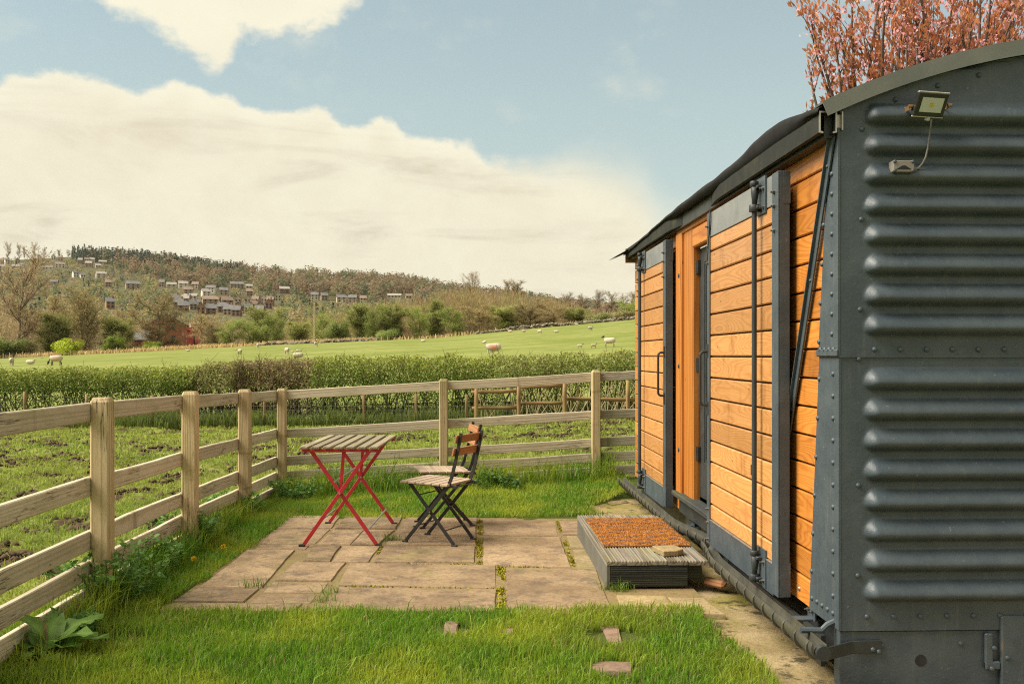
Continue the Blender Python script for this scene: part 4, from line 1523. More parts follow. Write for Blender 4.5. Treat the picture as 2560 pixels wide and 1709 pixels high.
def gutter(path, lab):
    # heading -y: side vector = (t.y, -t.x) = (-1, 0): positive offset looks to the garden
    pr = [(-a * 0.72 + 0.006, b * 0.85) for a, b in GUT]
    g = MB().sweep(pr, path).build('bottom_track', MT['gutter_metal'], van, smooth='auto')
    g['label'] = lab
    for i in range(3, len(path) - 1):
        if i % 3:
            continue
        p, q = Vector(path[i]), Vector(path[i + 1])
        t = (q - p).normalized()
        o = [(0.040, 0.030), (0.050, 0.016), (0.052, -0.006), (0.042, -0.030), (0.022, -0.044), (0.0, -0.043), (0.0, -0.026), (0.020, -0.026), (0.034, -0.016), (0.040, -0.002), (0.040, 0.016), (0.036, 0.030)]
        MB().sweep(o, [tuple(p), tuple(p + t * 0.012)]).build('rib', MT['gutter_metal'], g)
    return g


gn = gutter(GN, 'near ribbed metal door track along the foot of the van')
gf = gutter(GF, 'far ribbed metal door track along the foot of the van')
# strap and brackets that carry the near track
MB().bar((1.385, 3.752, 0.150), (1.535, 3.868, 0.140), 0.052, 0.008).bar((1.532, 3.870, 0.140), (1.665, 3.884, 0.138), 0.052, 0.008).build('track_strap', VD, gn, bevel=0.002)
MB().tube([(1.366, 3.75, 0.160), (1.366, 3.722, 0.160)], 0.030, 12).build('end_cap', VD, gn, smooth='auto')
MB().tube([(1.345, 3.93, 0.195), (1.43, 3.93, 0.193), (1.455, 3.93, 0.215), (1.50, 3.93, 0.235)], 0.013, 8).build('track_stay', VP, gn, smooth='auto')
for (yy) in (4.25, 6.60):
    MB().box((1.36, yy - 0.03, 0.150), (1.56, yy + 0.03, 0.160)).box((1.50, yy - 0.045, 0.150), (1.51, yy + 0.045, 0.215)).build('track_bracket', VP, gn, bevel=0.002)
    for dy in (-0.025, 0.025):
        bolt(1.50, yy + dy, 0.19, gn, 0.008)
for (px, py) in ((2140, 1637), (2155, 1643)):
    rivet(VX + (px - 2110) / 618 + 0.09, 3.876, EYE + (HY - py) / 622, gn, me=RIV, name='bolt')
MB().box((1.455, 4.0, 0.02), (1.475, 5.5, 0.150)).build('guide_bar', VD, gn)

# ------------------------------------------------------------------ floodlight and sensor on the end
def E(px, py, d=0.0):
    k = (VY0 - d) / FPX
    p = PX(px, py, VY0 - d + 0.06)
    return Vector((p.x, VY0 - d, p.z))


fl_c = E(2331, 262, 0.10)
fld = thing('floodlight', 'small black rectangular LED floodlight on the grey van end', 'floodlight', (fl_c.x, VY0 - 0.03, fl_c.z))
tilt, turn = R(28), R(11)


def FL(x, y, z):
    """lamp-local (x right, y back, z up) -> world, tipped down and turned a little"""
    y1 = y * math.cos(tilt) - z * math.sin(tilt)
    z1 = y * math.sin(tilt) + z * math.cos(tilt)
    return Vector((fl_c.x + x * math.cos(turn) - y1 * math.sin(turn), fl_c.y + x * math.sin(turn) + y1 * math.cos(turn), fl_c.z + z1))


def lamp_box(x0, x1, y0, y1, z0, z1, name, mat, parent, bevel=0.0):
    mb = MB().box((x0, y0, z0), (x1, y1, z1))
    mb.v = [tuple(FL(*v)) for v in mb.v]
    return mb.build(name, mat, parent, bevel=bevel)


lamp_box(-0.068, 0.068, 0.000, 0.026, -0.047, 0.047, 'housing', MT['lamp_black'], fld, 0.003)
lamp_box(-0.070, 0.070, 0.004, 0.010, 0.047, 0.051, 'rim', MT['lamp_rim'], fld)
lamp_box(-0.070, 0.070, 0.004, 0.010, -0.051, -0.047, 'rim', MT['lamp_rim'], fld)
lens = lamp_box(-0.049, 0.049, -0.002, 0.000, -0.029, 0.029, 'lens', MT['reflector'], fld)
for r_ in range(3):
    for c_ in range(2):
        lamp_box(-0.010 + c_ * 0.010, -0.002 + c_ * 0.010, -0.0035, -0.002, 0.002 + r_ * 0.006 - 0.008, 0.006 + r_ * 0.006 - 0.008, 'led', MT['led_yellow'], lens)
bk = MB()
bk.box((fl_c.x - 0.082, fl_c.y + 0.012, fl_c.z - 0.016), (fl_c.x - 0.078, VY0 - 0.012, fl_c.z + 0.004)).box((fl_c.x + 0.078, fl_c.y + 0.012, fl_c.z - 0.006), (fl_c.x + 0.082, VY0 - 0.012, fl_c.z + 0.010))
bk.box((fl_c.x - 0.082, VY0 - 0.040, fl_c.z - 0.016), (fl_c.x + 0.082, VY0 - 0.036, fl_c.z + 0.008))
bk.build('bracket', MT['brass'], fld, bevel=0.001)
bs = MB().tube([(fl_c.x - 0.088, fl_c.y + 0.014, fl_c.z - 0.002), (fl_c.x - 0.072, fl_c.y + 0.014, fl_c.z - 0.002)], 0.007, 8).tube(
    [(fl_c.x + 0.072, fl_c.y + 0.014, fl_c.z + 0.004), (fl_c.x + 0.088, fl_c.y + 0.014, fl_c.z + 0.004)], 0.007, 8)
bs.build('pivot_bolt', MT['brass'], fld)
MB().tube([FL(0.008, 0.012, -0.049), FL(0.008, 0.012, -0.064)], 0.010, 8).build('cable_gland', MT['reflector'], fld)
jb = E(2254, 416, 0.045)
cab = []
for (px, py, d) in ((2330, 298, 0.085), (2328, 320, 0.07), (2325, 345, 0.055), (2321, 370, 0.05), (2316, 392, 0.048), (2308, 408, 0.045), (2298, 419, 0.042), (2288, 425, 0.042)):
    cab.append(E(px, py, d))
MB().tube(cab, 0.0038, 8).build('cable', MT['cable_grey'], fld, smooth=True)
jbt = thing('junction_box', 'small brown-grey sensor box under the floodlight', 'junction box', (jb.x, VY0 - 0.03, jb.z))
MB().box((jb.x - 0.044, VY0 - 0.068, jb.z - 0.026), (jb.x + 0.044, VY0 - 0.024, jb.z + 0.020)).build('case', MT['box_grey'], jbt, bevel=0.003)
MB().prism([(jb.x - 0.032, jb.z - 0.016), (jb.x + 0.032, jb.z - 0.016), (jb.x + 0.006, jb.z - 0.001), (jb.x - 0.006, jb.z - 0.001)], 'y', VY0 - 0.0695, VY0 - 0.0675).build('sensor_window', MT['black_rubber'], jbt)
MB().tube([(jb.x + 0.042, VY0 - 0.045, jb.z - 0.012), (jb.x + 0.060, VY0 - 0.045, jb.z - 0.012)], 0.010, 8).build('cable_gland', MT['cable_grey'], jbt)
for sx in (-1, 1):
    for sz in (-0.021, 0.015):
        link('screw', RIV_S, jbt, Vector((jb.x + sx * 0.037, VY0 - 0.0675, jb.z + sz)) - off(jbt), TO_END)

# ------------------------------------------------------------------ deck step, doormat, loose pieces
SX0, SX1, SY0, SY1, SZ = 0.745, 1.335, 5.46, 7.06, 0.156
stepo = thing('deck_step', 'low weathered grey deck step under the orange doormat', 'step', ((SX0 + SX1) / 2, SY0, 0))
DECK = MT['deck']


def ribbed_board(x0, x1, y0, y1, ztop, thick, ribs, mat, parent, name='deck_board', seed=0):
    w_ = x1 - x0
    prof = [(0, -thick), (0, -0.003)]
    for k in range(ribs):
        a, b = k / ribs, (k + 1) / ribs
        prof += [((a + 0.12 / ribs) * w_, 0), ((a + 0.56 / ribs) * w_, 0), ((a + 0.66 / ribs) * w_, -0.008), ((a + 0.98 / ribs) * w_, -0.008)]
    prof += [(w_, -0.003), (w_, -thick)]
    L = y1 - y0
    vs = [(-L / 2, p[0] - w_ / 2, p[1]) for p in prof] + [(L / 2, p[0] - w_ / 2, p[1]) for p in prof]
    n = len(prof)
    fs = [tuple(range(n)), tuple(range(2 * n - 1, n - 1, -1))] + [(i, i + n, (i + 1) % n + n, (i + 1) % n) for i in range(n)]
    me = bpy.data.meshes.new(name)
    me.from_pydata(vs, [], fs)
    import bmesh
    bm = bmesh.new()
    bm.from_mesh(me)
    bmesh.ops.recalc_face_normals(bm, faces=bm.faces)
    bm.to_mesh(me)
    bm.free()
    me.materials.append(mat)
    rng = random.Random(seed)
    return link(name, me, parent, Vector(((x0 + x1) / 2, (y0 + y1) / 2 + rng.uniform(-0.003, 0.003), ztop + rng.uniform(-0.001, 0.001))) - off(parent), (0, 0, PI / 2))


bw = (SX1 - SX0) / 5
for k in range(5):
    ribbed_board(SX0 + k * bw + 0.002, SX0 + (k + 1) * bw - 0.002, SY0, SY1, SZ, 0.024, 7, DECK, stepo, seed=k)
GF_ = MT['grey_fascia']
piece('fascia_board', (SX0 + 0.024, SY0 + 0.018, 0.070), (1.214, SY0 + 0.018, 0.070), 0.122, 0.024, GF_, stepo, (0, 0, 1), 0.003)
for k in range(9):
    zz = 0.020 + k * 0.0125
    MB().box((SX0 + 0.026, SY0 + 0.0035, zz), (1.212, SY0 + 0.0062, zz + 0.0055)).build('groove_rib', GF_, stepo)
piece('fascia_board', (1.216, SY0 + 0.055, 0.085), (1.305, SY0 + 0.055, 0.085), 0.085, 0.02, GF_, stepo, (0, 0, 1), 0.003)
piece('side_board', (SX0 + 0.012, SY0 + 0.004, 0.066), (SX0 + 0.012, SY1 - 0.01, 0.066), 0.130, 0.022, MT['step_side'], stepo, (0, 0, 1), 0.003)
piece('fascia_board', (SX0 + 0.024, SY1 - 0.02, 0.068), (1.30, SY1 - 0.02, 0.068), 0.125, 0.022, GF_, stepo, (0, 0, 1), 0.003)

MX0, MX1, MY0, MY1 = 0.782, 1.318, 5.865, 6.83
matt = thing('doormat', 'orange coir doormat with grey zigzag strokes on the deck step', 'doormat', ((MX0 + MX1) / 2, MY0, SZ))
MB().box((MX0, MY0, SZ + 0.001), (MX1, MY1, SZ + 0.014)).build('backing', MT['coir'], matt, bevel=0.004)


def coir():
    rng = np.random.default_rng(8)
    n = 16000
    x = rng.uniform(MX0 - 0.003, MX1 + 0.003, n)
    y = rng.uniform(MY0 - 0.003, MY1, n)
    P = np.stack([x, y, np.full(n, SZ + 0.011)], 1)
    V, F = blades_np(P, rng.uniform(0.008, 0.014, n), 0.003, rng, 0.5)
    zz = np.abs((x * 5.2) % 1 - 0.5)
    line = np.abs((y * 8.2 + zz * 1.1) % 1 - 0.5)
    g = (line < 0.17) & (noise2(x * 26, y * 26, 5, 2) > 0.30)
    c = np.where(g[:, None], np.array([0.17, 0.135, 0.13]), np.array([0.49, 0.215, 0.048])) * rng.uniform(0.6, 1.25, (n, 1))
    me = mesh_np('pile', V - np.array(off(matt)), F, MT['coir_fibre'], rep(c, 5))
    o = link('pile', me, matt)
    o['kind'] = 'stuff'


coir()

q = [(1630, 1362), (1688, 1360.5), (1709, 1370), (1695, 1374), (1659, 1376)]
pts = [GP(px, py, SZ + 0.036) for px, py in q]
c0 = sum(pts, Vector()) / len(pts)
stn = thing('loose_stone', 'flat buff stone offcut lying on the step by the doormat', 'stone', (c0.x, c0.y, SZ))
MB().prism([(p.x, p.y) for p in pts], 'z', SZ + 0.001, SZ + 0.034).build('stone_body', MT['mossy_stone'], stn, bevel=0.004)
lg = GP(1787, 1452, 0.03)
log = thing('wood_offcut', 'split brown wood offcut lying on the gravel beside the step', 'wood', (lg.x, lg.y, 0))
piece('log_body', (lg.x - 0.045, lg.y + 0.05, 0.022), (lg.x + 0.045, lg.y - 0.07, 0.024), 0.055, 0.042, MT['offcut'], log, (0.6, 0.4, 0.5), 0.014)

# ------------------------------------------------------------------ folding table
def foot_frame(X, Z):
    x, y = cam2w(X, Z)
    return Vector((x, y, 0))


tb_o = foot_frame(-1.199, 7.16)
tb_rz = -YAW + R(-0.5)
RED = MT['red_paint']
table = thing('folding_table', 'red folding garden table with grey slatted top', 'table', tb_o, rz=tb_rz)




def lpart(mb, name, mat, parent, **kw):
    o_ = ORG.get(root_of(parent).name)
    ORG[root_of(parent).name] = Vector((0, 0, 0))
    ob = mb.build(name, mat, parent, **kw)
    ORG[root_of(parent).name] = o_
    return ob


def lpiece(name, p0, p1, w, t, mat, parent, wdir=(0, 0, 1), b=0.004):
    o_ = ORG.get(root_of(parent).name)
    ORG[root_of(parent).name] = Vector((0, 0, 0))
    ob = piece(name, p0, p1, w, t, mat, parent, wdir, b)
    ORG[root_of(parent).name] = o_
    return ob


HW, HD, TH = 0.278, 0.50, 0.70
for k in range(7):
    xc = -HW + 0.034 + k * (2 * HW - 0.068) / 6
    lpiece('slat', (xc, -HD, TH - 0.009), (xc, HD, TH - 0.009), 0.056, 0.018, MT['table_slat_wood'], table, (1, 0, 0), 0.003)
for s in (-1, 1):
    y = s * (HD - 0.055)
    r_ = MB().bar((-HW + 0.012, y, TH - 0.031), (HW - 0.012, y, TH - 0.031), 0.024, 0.018)
    lpart(r_, 'top_rail', RED, table, bevel=0.002)
    for k in (-0.20, 0.21):
        lpart(MB().tube([(k, y - 0.012, TH - 0.031), (k, y + 0.012, TH - 0.031)], 0.006, 6), 'rail_bolt', MT['brass'], table)
    ya, yb = y + s * 0.008, y - s * 0.012
    fx = 0.262
    lpart(MB().bar((-fx + 0.01, ya, 0.012), (0.205, ya, TH - 0.036), 0.026, 0.014, (0, 0, 1)), 'leg', RED, table, bevel=0.002)
    lpart(MB().bar((fx - 0.01, yb, 0.012), (-0.205, yb, TH - 0.036), 0.026, 0.014, (0, 0, 1)), 'leg', RED, table, bevel=0.002)
    zc = 0.012 + (TH - 0.048) * (fx - 0.01 - 0.0) / (fx - 0.01 + 0.205)
    lpart(MB().bar((0.0, yb - s * 0.006, zc + 0.01), (0.022, yb - s * 0.006, TH - 0.040), 0.022, 0.008, (1, 0, 0)), 'strut', RED, table, bevel=0.002)
    lpart(MB().tube([(0, y - 0.022, zc), (0, y + 0.022, zc)], 0.008, 8), 'pivot_bolt', MT['bare_steel'], table)
    for sx in (-1, 1):
        yy = ya if sx < 0 else yb
        lpart(MB().box((sx * fx - 0.022 + sx * 0.004, yy - 0.013, 0.0), (sx * fx + 0.022 + sx * 0.004, yy + 0.013, 0.014)), 'rubber_foot', MT['black_rubber'], table, bevel=0.003)
ys = HD - 0.055
for (x, z) in ((-0.205, 0.118), (0.20, 0.118), (-0.04, 0.448)):
    lpart(MB().tube([(x, -ys, z), (x, ys, z)], 0.006, 8), 'cross_bar', MT['bare_steel'], table)

# ------------------------------------------------------------------ folding chairs
BLK = MT['black_paint']


def folding_chair(label, X, Z, fX, fZ, group):
    """faces direction (fX, fZ) in camera ground axes"""
    o = foot_frame(X, Z)
    fx, fy = cam2w(fX, fZ)
    rz = math.atan2(fy, fx) - PI / 2           # local +y = forward
    t = thing('folding_chair', label, 'chair', o, group, rz=rz)
    # seat: slats run across the chair
    sh, hw = 0.445, 0.195
    for k in range(6):
        y = 0.185 - k * 0.066
        lpiece('seat_slat', (-hw, y, sh - 0.008 - k * 0.0015), (hw, y, sh - 0.008 - k * 0.0015), 0.060, 0.016, MT['seat_slat_wood'], t, (0, 1, 0), 0.003)
    for s in (-1, 1):
        x = s * 0.155
        xi = s * 0.138
        # back leg runs up into the backrest upright; front foot -> top of back
        lpart(MB().bar((x, 0.190, 0.014), (x, -0.165, sh - 0.02), 0.024, 0.012, (0, 1, 0)), 'leg', BLK, t, bevel=0.002)
        up = [(x, -0.160, sh - 0.025), (x, -0.190, sh + 0.045), (x, -0.212, sh + 0.13), (x, -0.235, sh + 0.22), (x, -0.262, 0.79)]
        mb = MB()
        for a, b in zip(up[:-1], up[1:]):
            a, b = Vector(a), Vector(b)
            mb.bar(a, b + (b - a) * 0.04, 0.022, 0.011, (0, 1, 0))
        lpart(mb, 'back_upright', BLK, t)
        lpart(MB().bar((xi, -0.195, 0.014), (xi, 0.165, sh - 0.022), 0.024, 0.012, (0, 1, 0)), 'leg', BLK, t, bevel=0.002)
        lpart(MB().bar((xi, -0.19, sh - 0.026), (xi, 0.20, sh - 0.020), 0.016, 0.010, (0, 0, 1)), 'seat_rail', BLK, t)
        lpart(MB().box((x - 0.010, 0.172, 0.0), (x + 0.010, 0.218, 0.015)), 'rubber_foot', MT['black_rubber'], t, bevel=0.003)
        lpart(MB().box((xi - 0.010, -0.222, 0.0), (xi + 0.010, -0.176, 0.015)), 'rubber_foot', MT['black_rubber'], t, bevel=0.003)
        lpart(MB().tube([(s * 0.130, -0.012, 0.232), (s * 0.164, -0.012, 0.232)], 0.006, 6), 'pivot_bolt', MT['bolt_steel'], t)
        lpart(MB().bar((s * 0.150, -0.225, sh - 0.030), (s * 0.150, -0.165, sh - 0.020), 0.018, 0.012, (0, 0, 1)), 'hinge_lug', BLK, t)
    for y, z, xx in ((0.128, 0.118, 0.155), (-0.128, 0.108, 0.138), (0.088, 0.345, 0.138), (-0.205, sh - 0.03, 0.15)):
        lpart(MB().tube([(-xx, y, z), (xx, y, z)], 0.0052, 6), 'cross_bar', BLK, t)
    for zc in (0.752, 0.662):
        yb = -0.255 + (0.79 - zc) * 0.24
        lpiece('back_slat', (-0.185, yb + 0.010, zc), (0.185, yb + 0.010, zc), 0.056, 0.014, MT['back_slat_wood'], t, (0, -0.24, 1), 0.003)
        for s in (-1, 1):
            lpart(MB().tube([(s * 0.155, yb - 0.012, zc + 0.012), (s * 0.155, yb - 0.006, zc + 0.012)], 0.005, 6), 'screw', MT['bolt_steel'], t)
    return t


folding_chair('black folding chair with wooden slats, nearest the viewer', -0.520, 6.90, -0.352, 0.172, 'folding chairs')
folding_chair('black folding chair with wooden slats, half hidden behind the other chair', -0.534, 7.575, -0.36, -0.085, 'folding chairs')

# ------------------------------------------------------------------ post and rail fence
FR, FP_ = MT['fence_rail'], MT['fence_post']
fenceL = thing('rail_fence', 'weathered post and rail fence running along the left of the lawn', 'fence', (-1.97, 5.1, 0))
fenceB = thing('rail_fence', 'weathered post and rail fence across the back of the lawn', 'fence', (0, 9.9, 0))
RAILS = (1.02, 0.632, 0.352, 0.20, 0.06)


def fence_post(x, y, z, top, parent, w=0.100, d=0.085, seed=0, tilt_=(0, 0)):
    rng = random.Random(seed)
    b, lo = 0.010, -0.30
    hw, hd = w / 2, d / 2
    vs = []
    prof = [(-hw + b, -hd), (hw - b, -hd), (hw, -hd + b), (hw, hd - b), (hw - b, hd), (-hw + b, hd), (-hw, hd - b), (-hw, -hd + b)]
    lv = [(0, lo, 1.0), (0, top * 0.4, 1.0), (0, top - 0.022, 1.0), (0, top, 0.80)]
    n = 8
    for _, h, s in lv:
        jx, jy = rng.uniform(-.002, .002), rng.uniform(-.002, .002)
        for px_, py_ in prof:
            vs.append((h, px_ * s + jx + tilt_[0] * h, py_ * s + jy + tilt_[1] * h))      # local X runs up the post
    fs = []
    for l in range(3):
        for k in range(n):
            fs.append((l * n + k, l * n + (k + 1) % n, (l + 1) * n + (k + 1) % n, (l + 1) * n + k))
    fs += [tuple(range(n)), tuple(3 * n + k for k in range(n - 1, -1, -1))]
    me = bpy.data.meshes.new('post')
    me.from_pydata(vs, [], fs)
    import bmesh
    bm = bmesh.new()
    bm.from_mesh(me)
    bmesh.ops.recalc_face_normals(bm, faces=bm.faces)
    bm.to_mesh(me)
    bm.free()
    me.materials.append(FP_)
    m = Matrix(((0, 1, 0), (0, 0, 1), (1, 0, 0)))      # local x -> world z
    return link('post', me, parent, Vector((x, y, z)) - off(parent), m.to_quaternion())


def rail(p0, p1, parent, seed, h=0.097, t=0.034):
    """sawn rail, a little bowed and uneven"""
    rng = random.Random(seed)
    p0, p1 = Vector(p0), Vector(p1)
    L = (p1 - p0).length
    n = 6
    vs, fs = [], []
    bow, sag = rng.uniform(-0.006, 0.006), rng.uniform(-0.008, 0.004)
    for i in range(n + 1):
        s = i / n
        x = (s - 0.5) * L
        k = 4 * s * (1 - s)
        hh = h / 2 + rng.uniform(-0.0025, 0.0025)
        zc, yc = sag * k + rng.uniform(-.001, .001), bow * k
        b = 0.005
        for (a, c) in ((-hh + b, -t / 2), (hh - b, -t / 2), (hh, -t / 2 + b), (hh, t / 2 - b), (hh - b, t / 2), (-hh + b, t / 2), (-hh, t / 2 - b), (-hh, -t / 2 + b)):
            vs.append((x, zc + a, yc + c))
    for i in range(n):
        for k in range(8):
            fs.append((i * 8 + k, i * 8 + (k + 1) % 8, (i + 1) * 8 + (k + 1) % 8, (i + 1) * 8 + k))
    fs += [tuple(range(8)), tuple(n * 8 + k for k in range(7, -1, -1))]
    me = bpy.data.meshes.new('rail')
    me.from_pydata(vs, [], fs)
    import bmesh
    bm = bmesh.new()
    bm.from_mesh(me)
    bmesh.ops.recalc_face_normals(bm, faces=bm.faces)
    bm.to_mesh(me)
    bm.free()
    me.materials.append(FR)
    x = (p1 - p0).normalized()
    y = Vector((0, 0, 1))
    y = (y - x * y.dot(x)).normalized()
    m = Matrix((x, y, x.cross(y))).transposed()
    return link('rail', me, parent, (p0 + p1) / 2 - off(parent), m.to_quaternion())


P1 = Vector((-1.965, 5.13, 0))
c4 = cam2w((705 - CX) / FPX * 9.7, 9.7)
P4 = Vector((c4[0], c4[1], -0.09))
LP = [P1.lerp(P4, t) for t in (-1.0, 0.0, 1 / 3, 2 / 3, 1.0)]
LP[0].x -= 0.0
LP[0].z = 0.02
LP[1].z = 0.015
LP[2].z = -0.01
LP[3].z = -0.05
for i, p in enumerate(LP[:-1]):
    fence_post(p.x, p.y, p.z, 1.095, fenceL, 0.100, 0.09, i)
k = 0
for a, b in zip(LP[:-1], LP[1:]):
    for h in RAILS:
        k += 1
        d = (b - a).normalized() * 0.0
        rail((a.x - 0.062, a.y + 0.004, a.z + h), (b.x - 0.062, b.y - 0.004, b.z + h), fenceL, k)
# back run
c6 = cam2w((1490 - CX) / FPX * 9.72, 9.72)
c5 = cam2w((1109 - CX) / FPX * 9.71, 9.71)
c7 = cam2w((1875 - CX) / FPX * 9.73, 9.73)
BP = [Vector((P4.x, P4.y, -0.09)), Vector((c5[0], c5[1], 0.005)), Vector((c6[0], c6[1], 0.095)), Vector((c7[0], c7[1], 0.185))]
for i, p in enumerate(BP):
    fence_post(p.x, p.y, p.z, 1.09, fenceB, 0.088, 0.09, 20 + i)
for a, b in zip(BP[:-1], BP[1:]):
    for j, h in enumerate(RAILS):
        k += 1
        rail((a.x + 0.003, a.y + 0.060, a.z + h), (b.x - 0.003, b.y + 0.060, b.z + h), fenceB, k, 0.092)

# ------------------------------------------------------------------ pole fence and wire fence before the hedge
pole = thing('pole_fence', 'low fence of brown round poles before the hedge on the right', 'fence', PX(1400, 1060, 19.5))


def pole_bar(a, b, r, parent, name):
    a, b = Vector(a), Vector(b)
    L = (b - a).length
    n = 10
    me = bpy.data.meshes.new(name)
    mb = MB().tube([(-L / 2, 0, 0), (-L / 6, 0.004, -0.004), (L / 6, -0.003, -0.003), (L / 2, 0, 0)], [r, r * 0.97, r * 1.02, r * 0.95], n)
    me.from_pydata(mb.v, [], mb.f)
    me.polygons.foreach_set('use_smooth', [True] * len(me.polygons))
    me.materials.append(MT['rail_log'])
    x = (b - a).normalized()
    y = x.orthogonal().normalized()
    m = Matrix((x, y, x.cross(y))).transposed()
    return link(name, me, parent, (a + b) / 2 - off(parent), m.to_quaternion())


for (x0, y0, x1, y1) in ((1178, 980, 1294, 977), (1180, 1020, 1296, 1018), (1292, 1008, 1414, 1006), (1296, 968, 1412, 962), (1408, 996, 1600, 999)):
    pole_bar(PX(x0, y0, 19.5), PX(x1, y1, 19.45), 0.036, pole, 'pole_rail')
for (px, py0, py1) in ((1296, 962, 1066), (1411, 952, 1068), (1569, 950, 1062), (1190, 958, 1066)):
    pole_bar(PX(px, py1 + 8, 19.4), PX(px + 1, py0, 19.4), 0.042, pole, 'pole_post')

wire = thing('wire_fence', 'sagging wire stock fence with thin posts in front of the hedge', 'fence', PX(600, 1050, 22.4))
WPX = [(-60, 985, 1062), (62, 978, 1060), (215, 985, 1056), (382, 988, 1056), (455, 990, 1056), (660, 984, 1056), (911, 986, 1056), (1040, 984, 1056), (1165, 986, 1054), (1447, 964, 1050)]
for i, (px, y0, y1) in enumerate(WPX):
    Zw = 22.4 - 0.4 * i / 10
    pole_bar(PX(px, y1 + 10, Zw), PX(px + (i % 3 - 1) * 2, y0, Zw), 0.036 if i not in (3,) else 0.05, wire, 'post')
for (y0, sag) in ((990, 3), (1002, 2), (1014, 1), (1026, 1), (1038, 0), (1050, 0)):
    path = []
    for i in range(24):
        px = -70 + (1470 + 70) * i / 23
        path.append(PX(px, y0 + sag * math.sin(i * 1.9), 22.32 - 0.4 * i / 23))
    MB().tube(path, 0.0032, 4, False).build('wire_strand', MT['wire'], wire)
for i in range(150):
    px = -70 + i * 10.2
    Zw = 22.3 - 0.4 * i / 150
    MB().tube([PX(px, 1052, Zw), PX(px, 1000, Zw)], 0.0018, 3, False).build('wire_stay', MT['wire'], wire)

# ------------------------------------------------------------------ grass
def step_free(x, y, r=0.9):
    ok = np.ones(len(x), bool)
    for (sx, sy, sr) in STEP_PTS:
        ok &= ((x - sx) ** 2 + ((y - sy) * 1.0) ** 2) > (sr * r * 0.82) ** 2
    return ok


def soil_patch(x, y):
    c = GP(300, 1600)
    d = np.hypot((x - c.x) * 0.8, (y - c.y) * 2.2) + (noise2(x * 8, y * 8, 14, 3) - 0.5) * 0.25
    return d < 0.16


def lawn_grass():
    rng = np.random.default_rng(11)
    Ps, Hs, Ws, Cs = [], [], [], []

    def put(n, x0, x1, y0, y1, h0, h1, wd, tall=False):
        x = rng.uniform(x0, x1, n)
        y = rng.uniform(y0, y1, n)
        k = ~in_patio(x, y, -0.015) & ~path_zone(x, y, 0.0) & step_free(x, y) & ~((x > SX0 - 0.01) & (y > SY0 - 0.01) & (y < SY1))
        k &= (rng.random(n) > 0.86) | ~soil_patch(x, y)
        if not tall:
            k &= noise2(x * 11, y * 11, 61, 2) > 0.16
        x, y = x[k], y[k]
        z = near_z(x, y) - 0.012
        cl = noise2(x * 3.0, y * 3.0, 41, 4)
        h = (h0 + (h1 - h0) * rng.random(len(x)) ** 1.3) * (0.55 + 0.95 * cl)
        fd = np.clip(1 - (x + 1.97) / 0.55, 0, 1) * sstep(10.5 - y, 0, 4.0)        # ranker growth towards the left fence
        h = h * (1 + 0.45 * fd)
        bd = np.clip(1 - (9.75 - y) / 0.5, 0, 1)
        h = h * (1 + 0.9 * bd)
        Ps.append(np.stack([x, y, z], 1))
        Hs.append(h)
        Ws.append(np.full(len(x), wd) * rng.uniform(0.7, 1.3, len(x)))
        hue = noise2(x * 1.6, y * 1.6, 71, 3)
        r = rng.random(len(x))
        c = np.array([0.080, 0.190, 0.014])[None] * (1 - r[:, None]) + np.array([0.190, 0.320, 0.026])[None] * r[:, None]
        c = c * (1 - 0.5 * sstep(hue, 0.42, 0.66))[:, None] + np.array([0.250, 0.280, 0.030])[None] * (0.5 * sstep(hue, 0.42, 0.66))[:, None]
        c *= rng.uniform(0.7, 1.2, (len(x), 1))
        dry = rng.random(len(x)) < 0.05
        c[dry] = np.array([0.30, 0.24, 0.10])
        c = c * (1 - 0.14 * fd[:, None] * np.array([1.3, 0.8, 0.9]))
        Cs.append(c)
    put(82000, -2.45, 1.45, 3.35, 5.12, 0.026, 0.062, 0.0042)
    put(30000, -2.1, -1.5, 5.0, 9.75, 0.030, 0.070, 0.0045)
    put(42000, -2.1, 1.5, 7.86, 9.8, 0.026, 0.058, 0.0060)
    put(3000, -2.06, -1.84, 4.6, 8.4, 0.08, 0.18, 0.0055, True)     # long fringe against the fence
    put(2500, -1.95, 1.4, 9.45, 9.85, 0.10, 0.20, 0.0065, True)
    put(700, -2.4, 1.2, 3.4, 5.05, 0.08, 0.14, 0.0045, True)
    P, H, W, C = map(np.concatenate, (Ps, Hs, Ws, Cs))
    V, F = blades_np(P, H, W, rng, 0.55, (0.10, -0.08))
    me = mesh_np('lawn_grass', V, F, MT['lawn_grass'], rep(C, 5))
    tag(link('lawn_grass', me), 'short lush green lawn grass round the patio', 'grass', kind='stuff')
    # tufts in the slab joints
    rng2 = np.random.default_rng(5)
    pts = []
    for (px, py, n, r) in ((640, 1465, 60, 0.05), (803, 1500, 40, 0.04), (822, 1480, 30, 0.04), (982, 1350, 50, 0.05), (975, 1351, 40, 0.03), (1535, 1470, 70, 0.05), (1545, 1474, 50, 0.04)):
        g = GP(px, py)
        pts.append(np.stack([rng2.normal(g.x, r, n), rng2.normal(g.y, r * 0.4, n), np.full(n, -0.01)], 1))
    P = np.concatenate(pts)
    V, F = blades_np(P, rng2.uniform(0.03, 0.09, len(P)), 0.004, rng2, 0.9)
    c = np.array([0.10, 0.15, 0.025]) * rng2.uniform(0.6, 1.4, (len(P), 1))
    me = mesh_np('joint_tufts', V, F, MT['leafy'], rep(c, 5))
    tag(link('joint_tufts', me), 'small grass tufts growing in the patio joints', 'grass', kind='stuff')


lawn_grass()


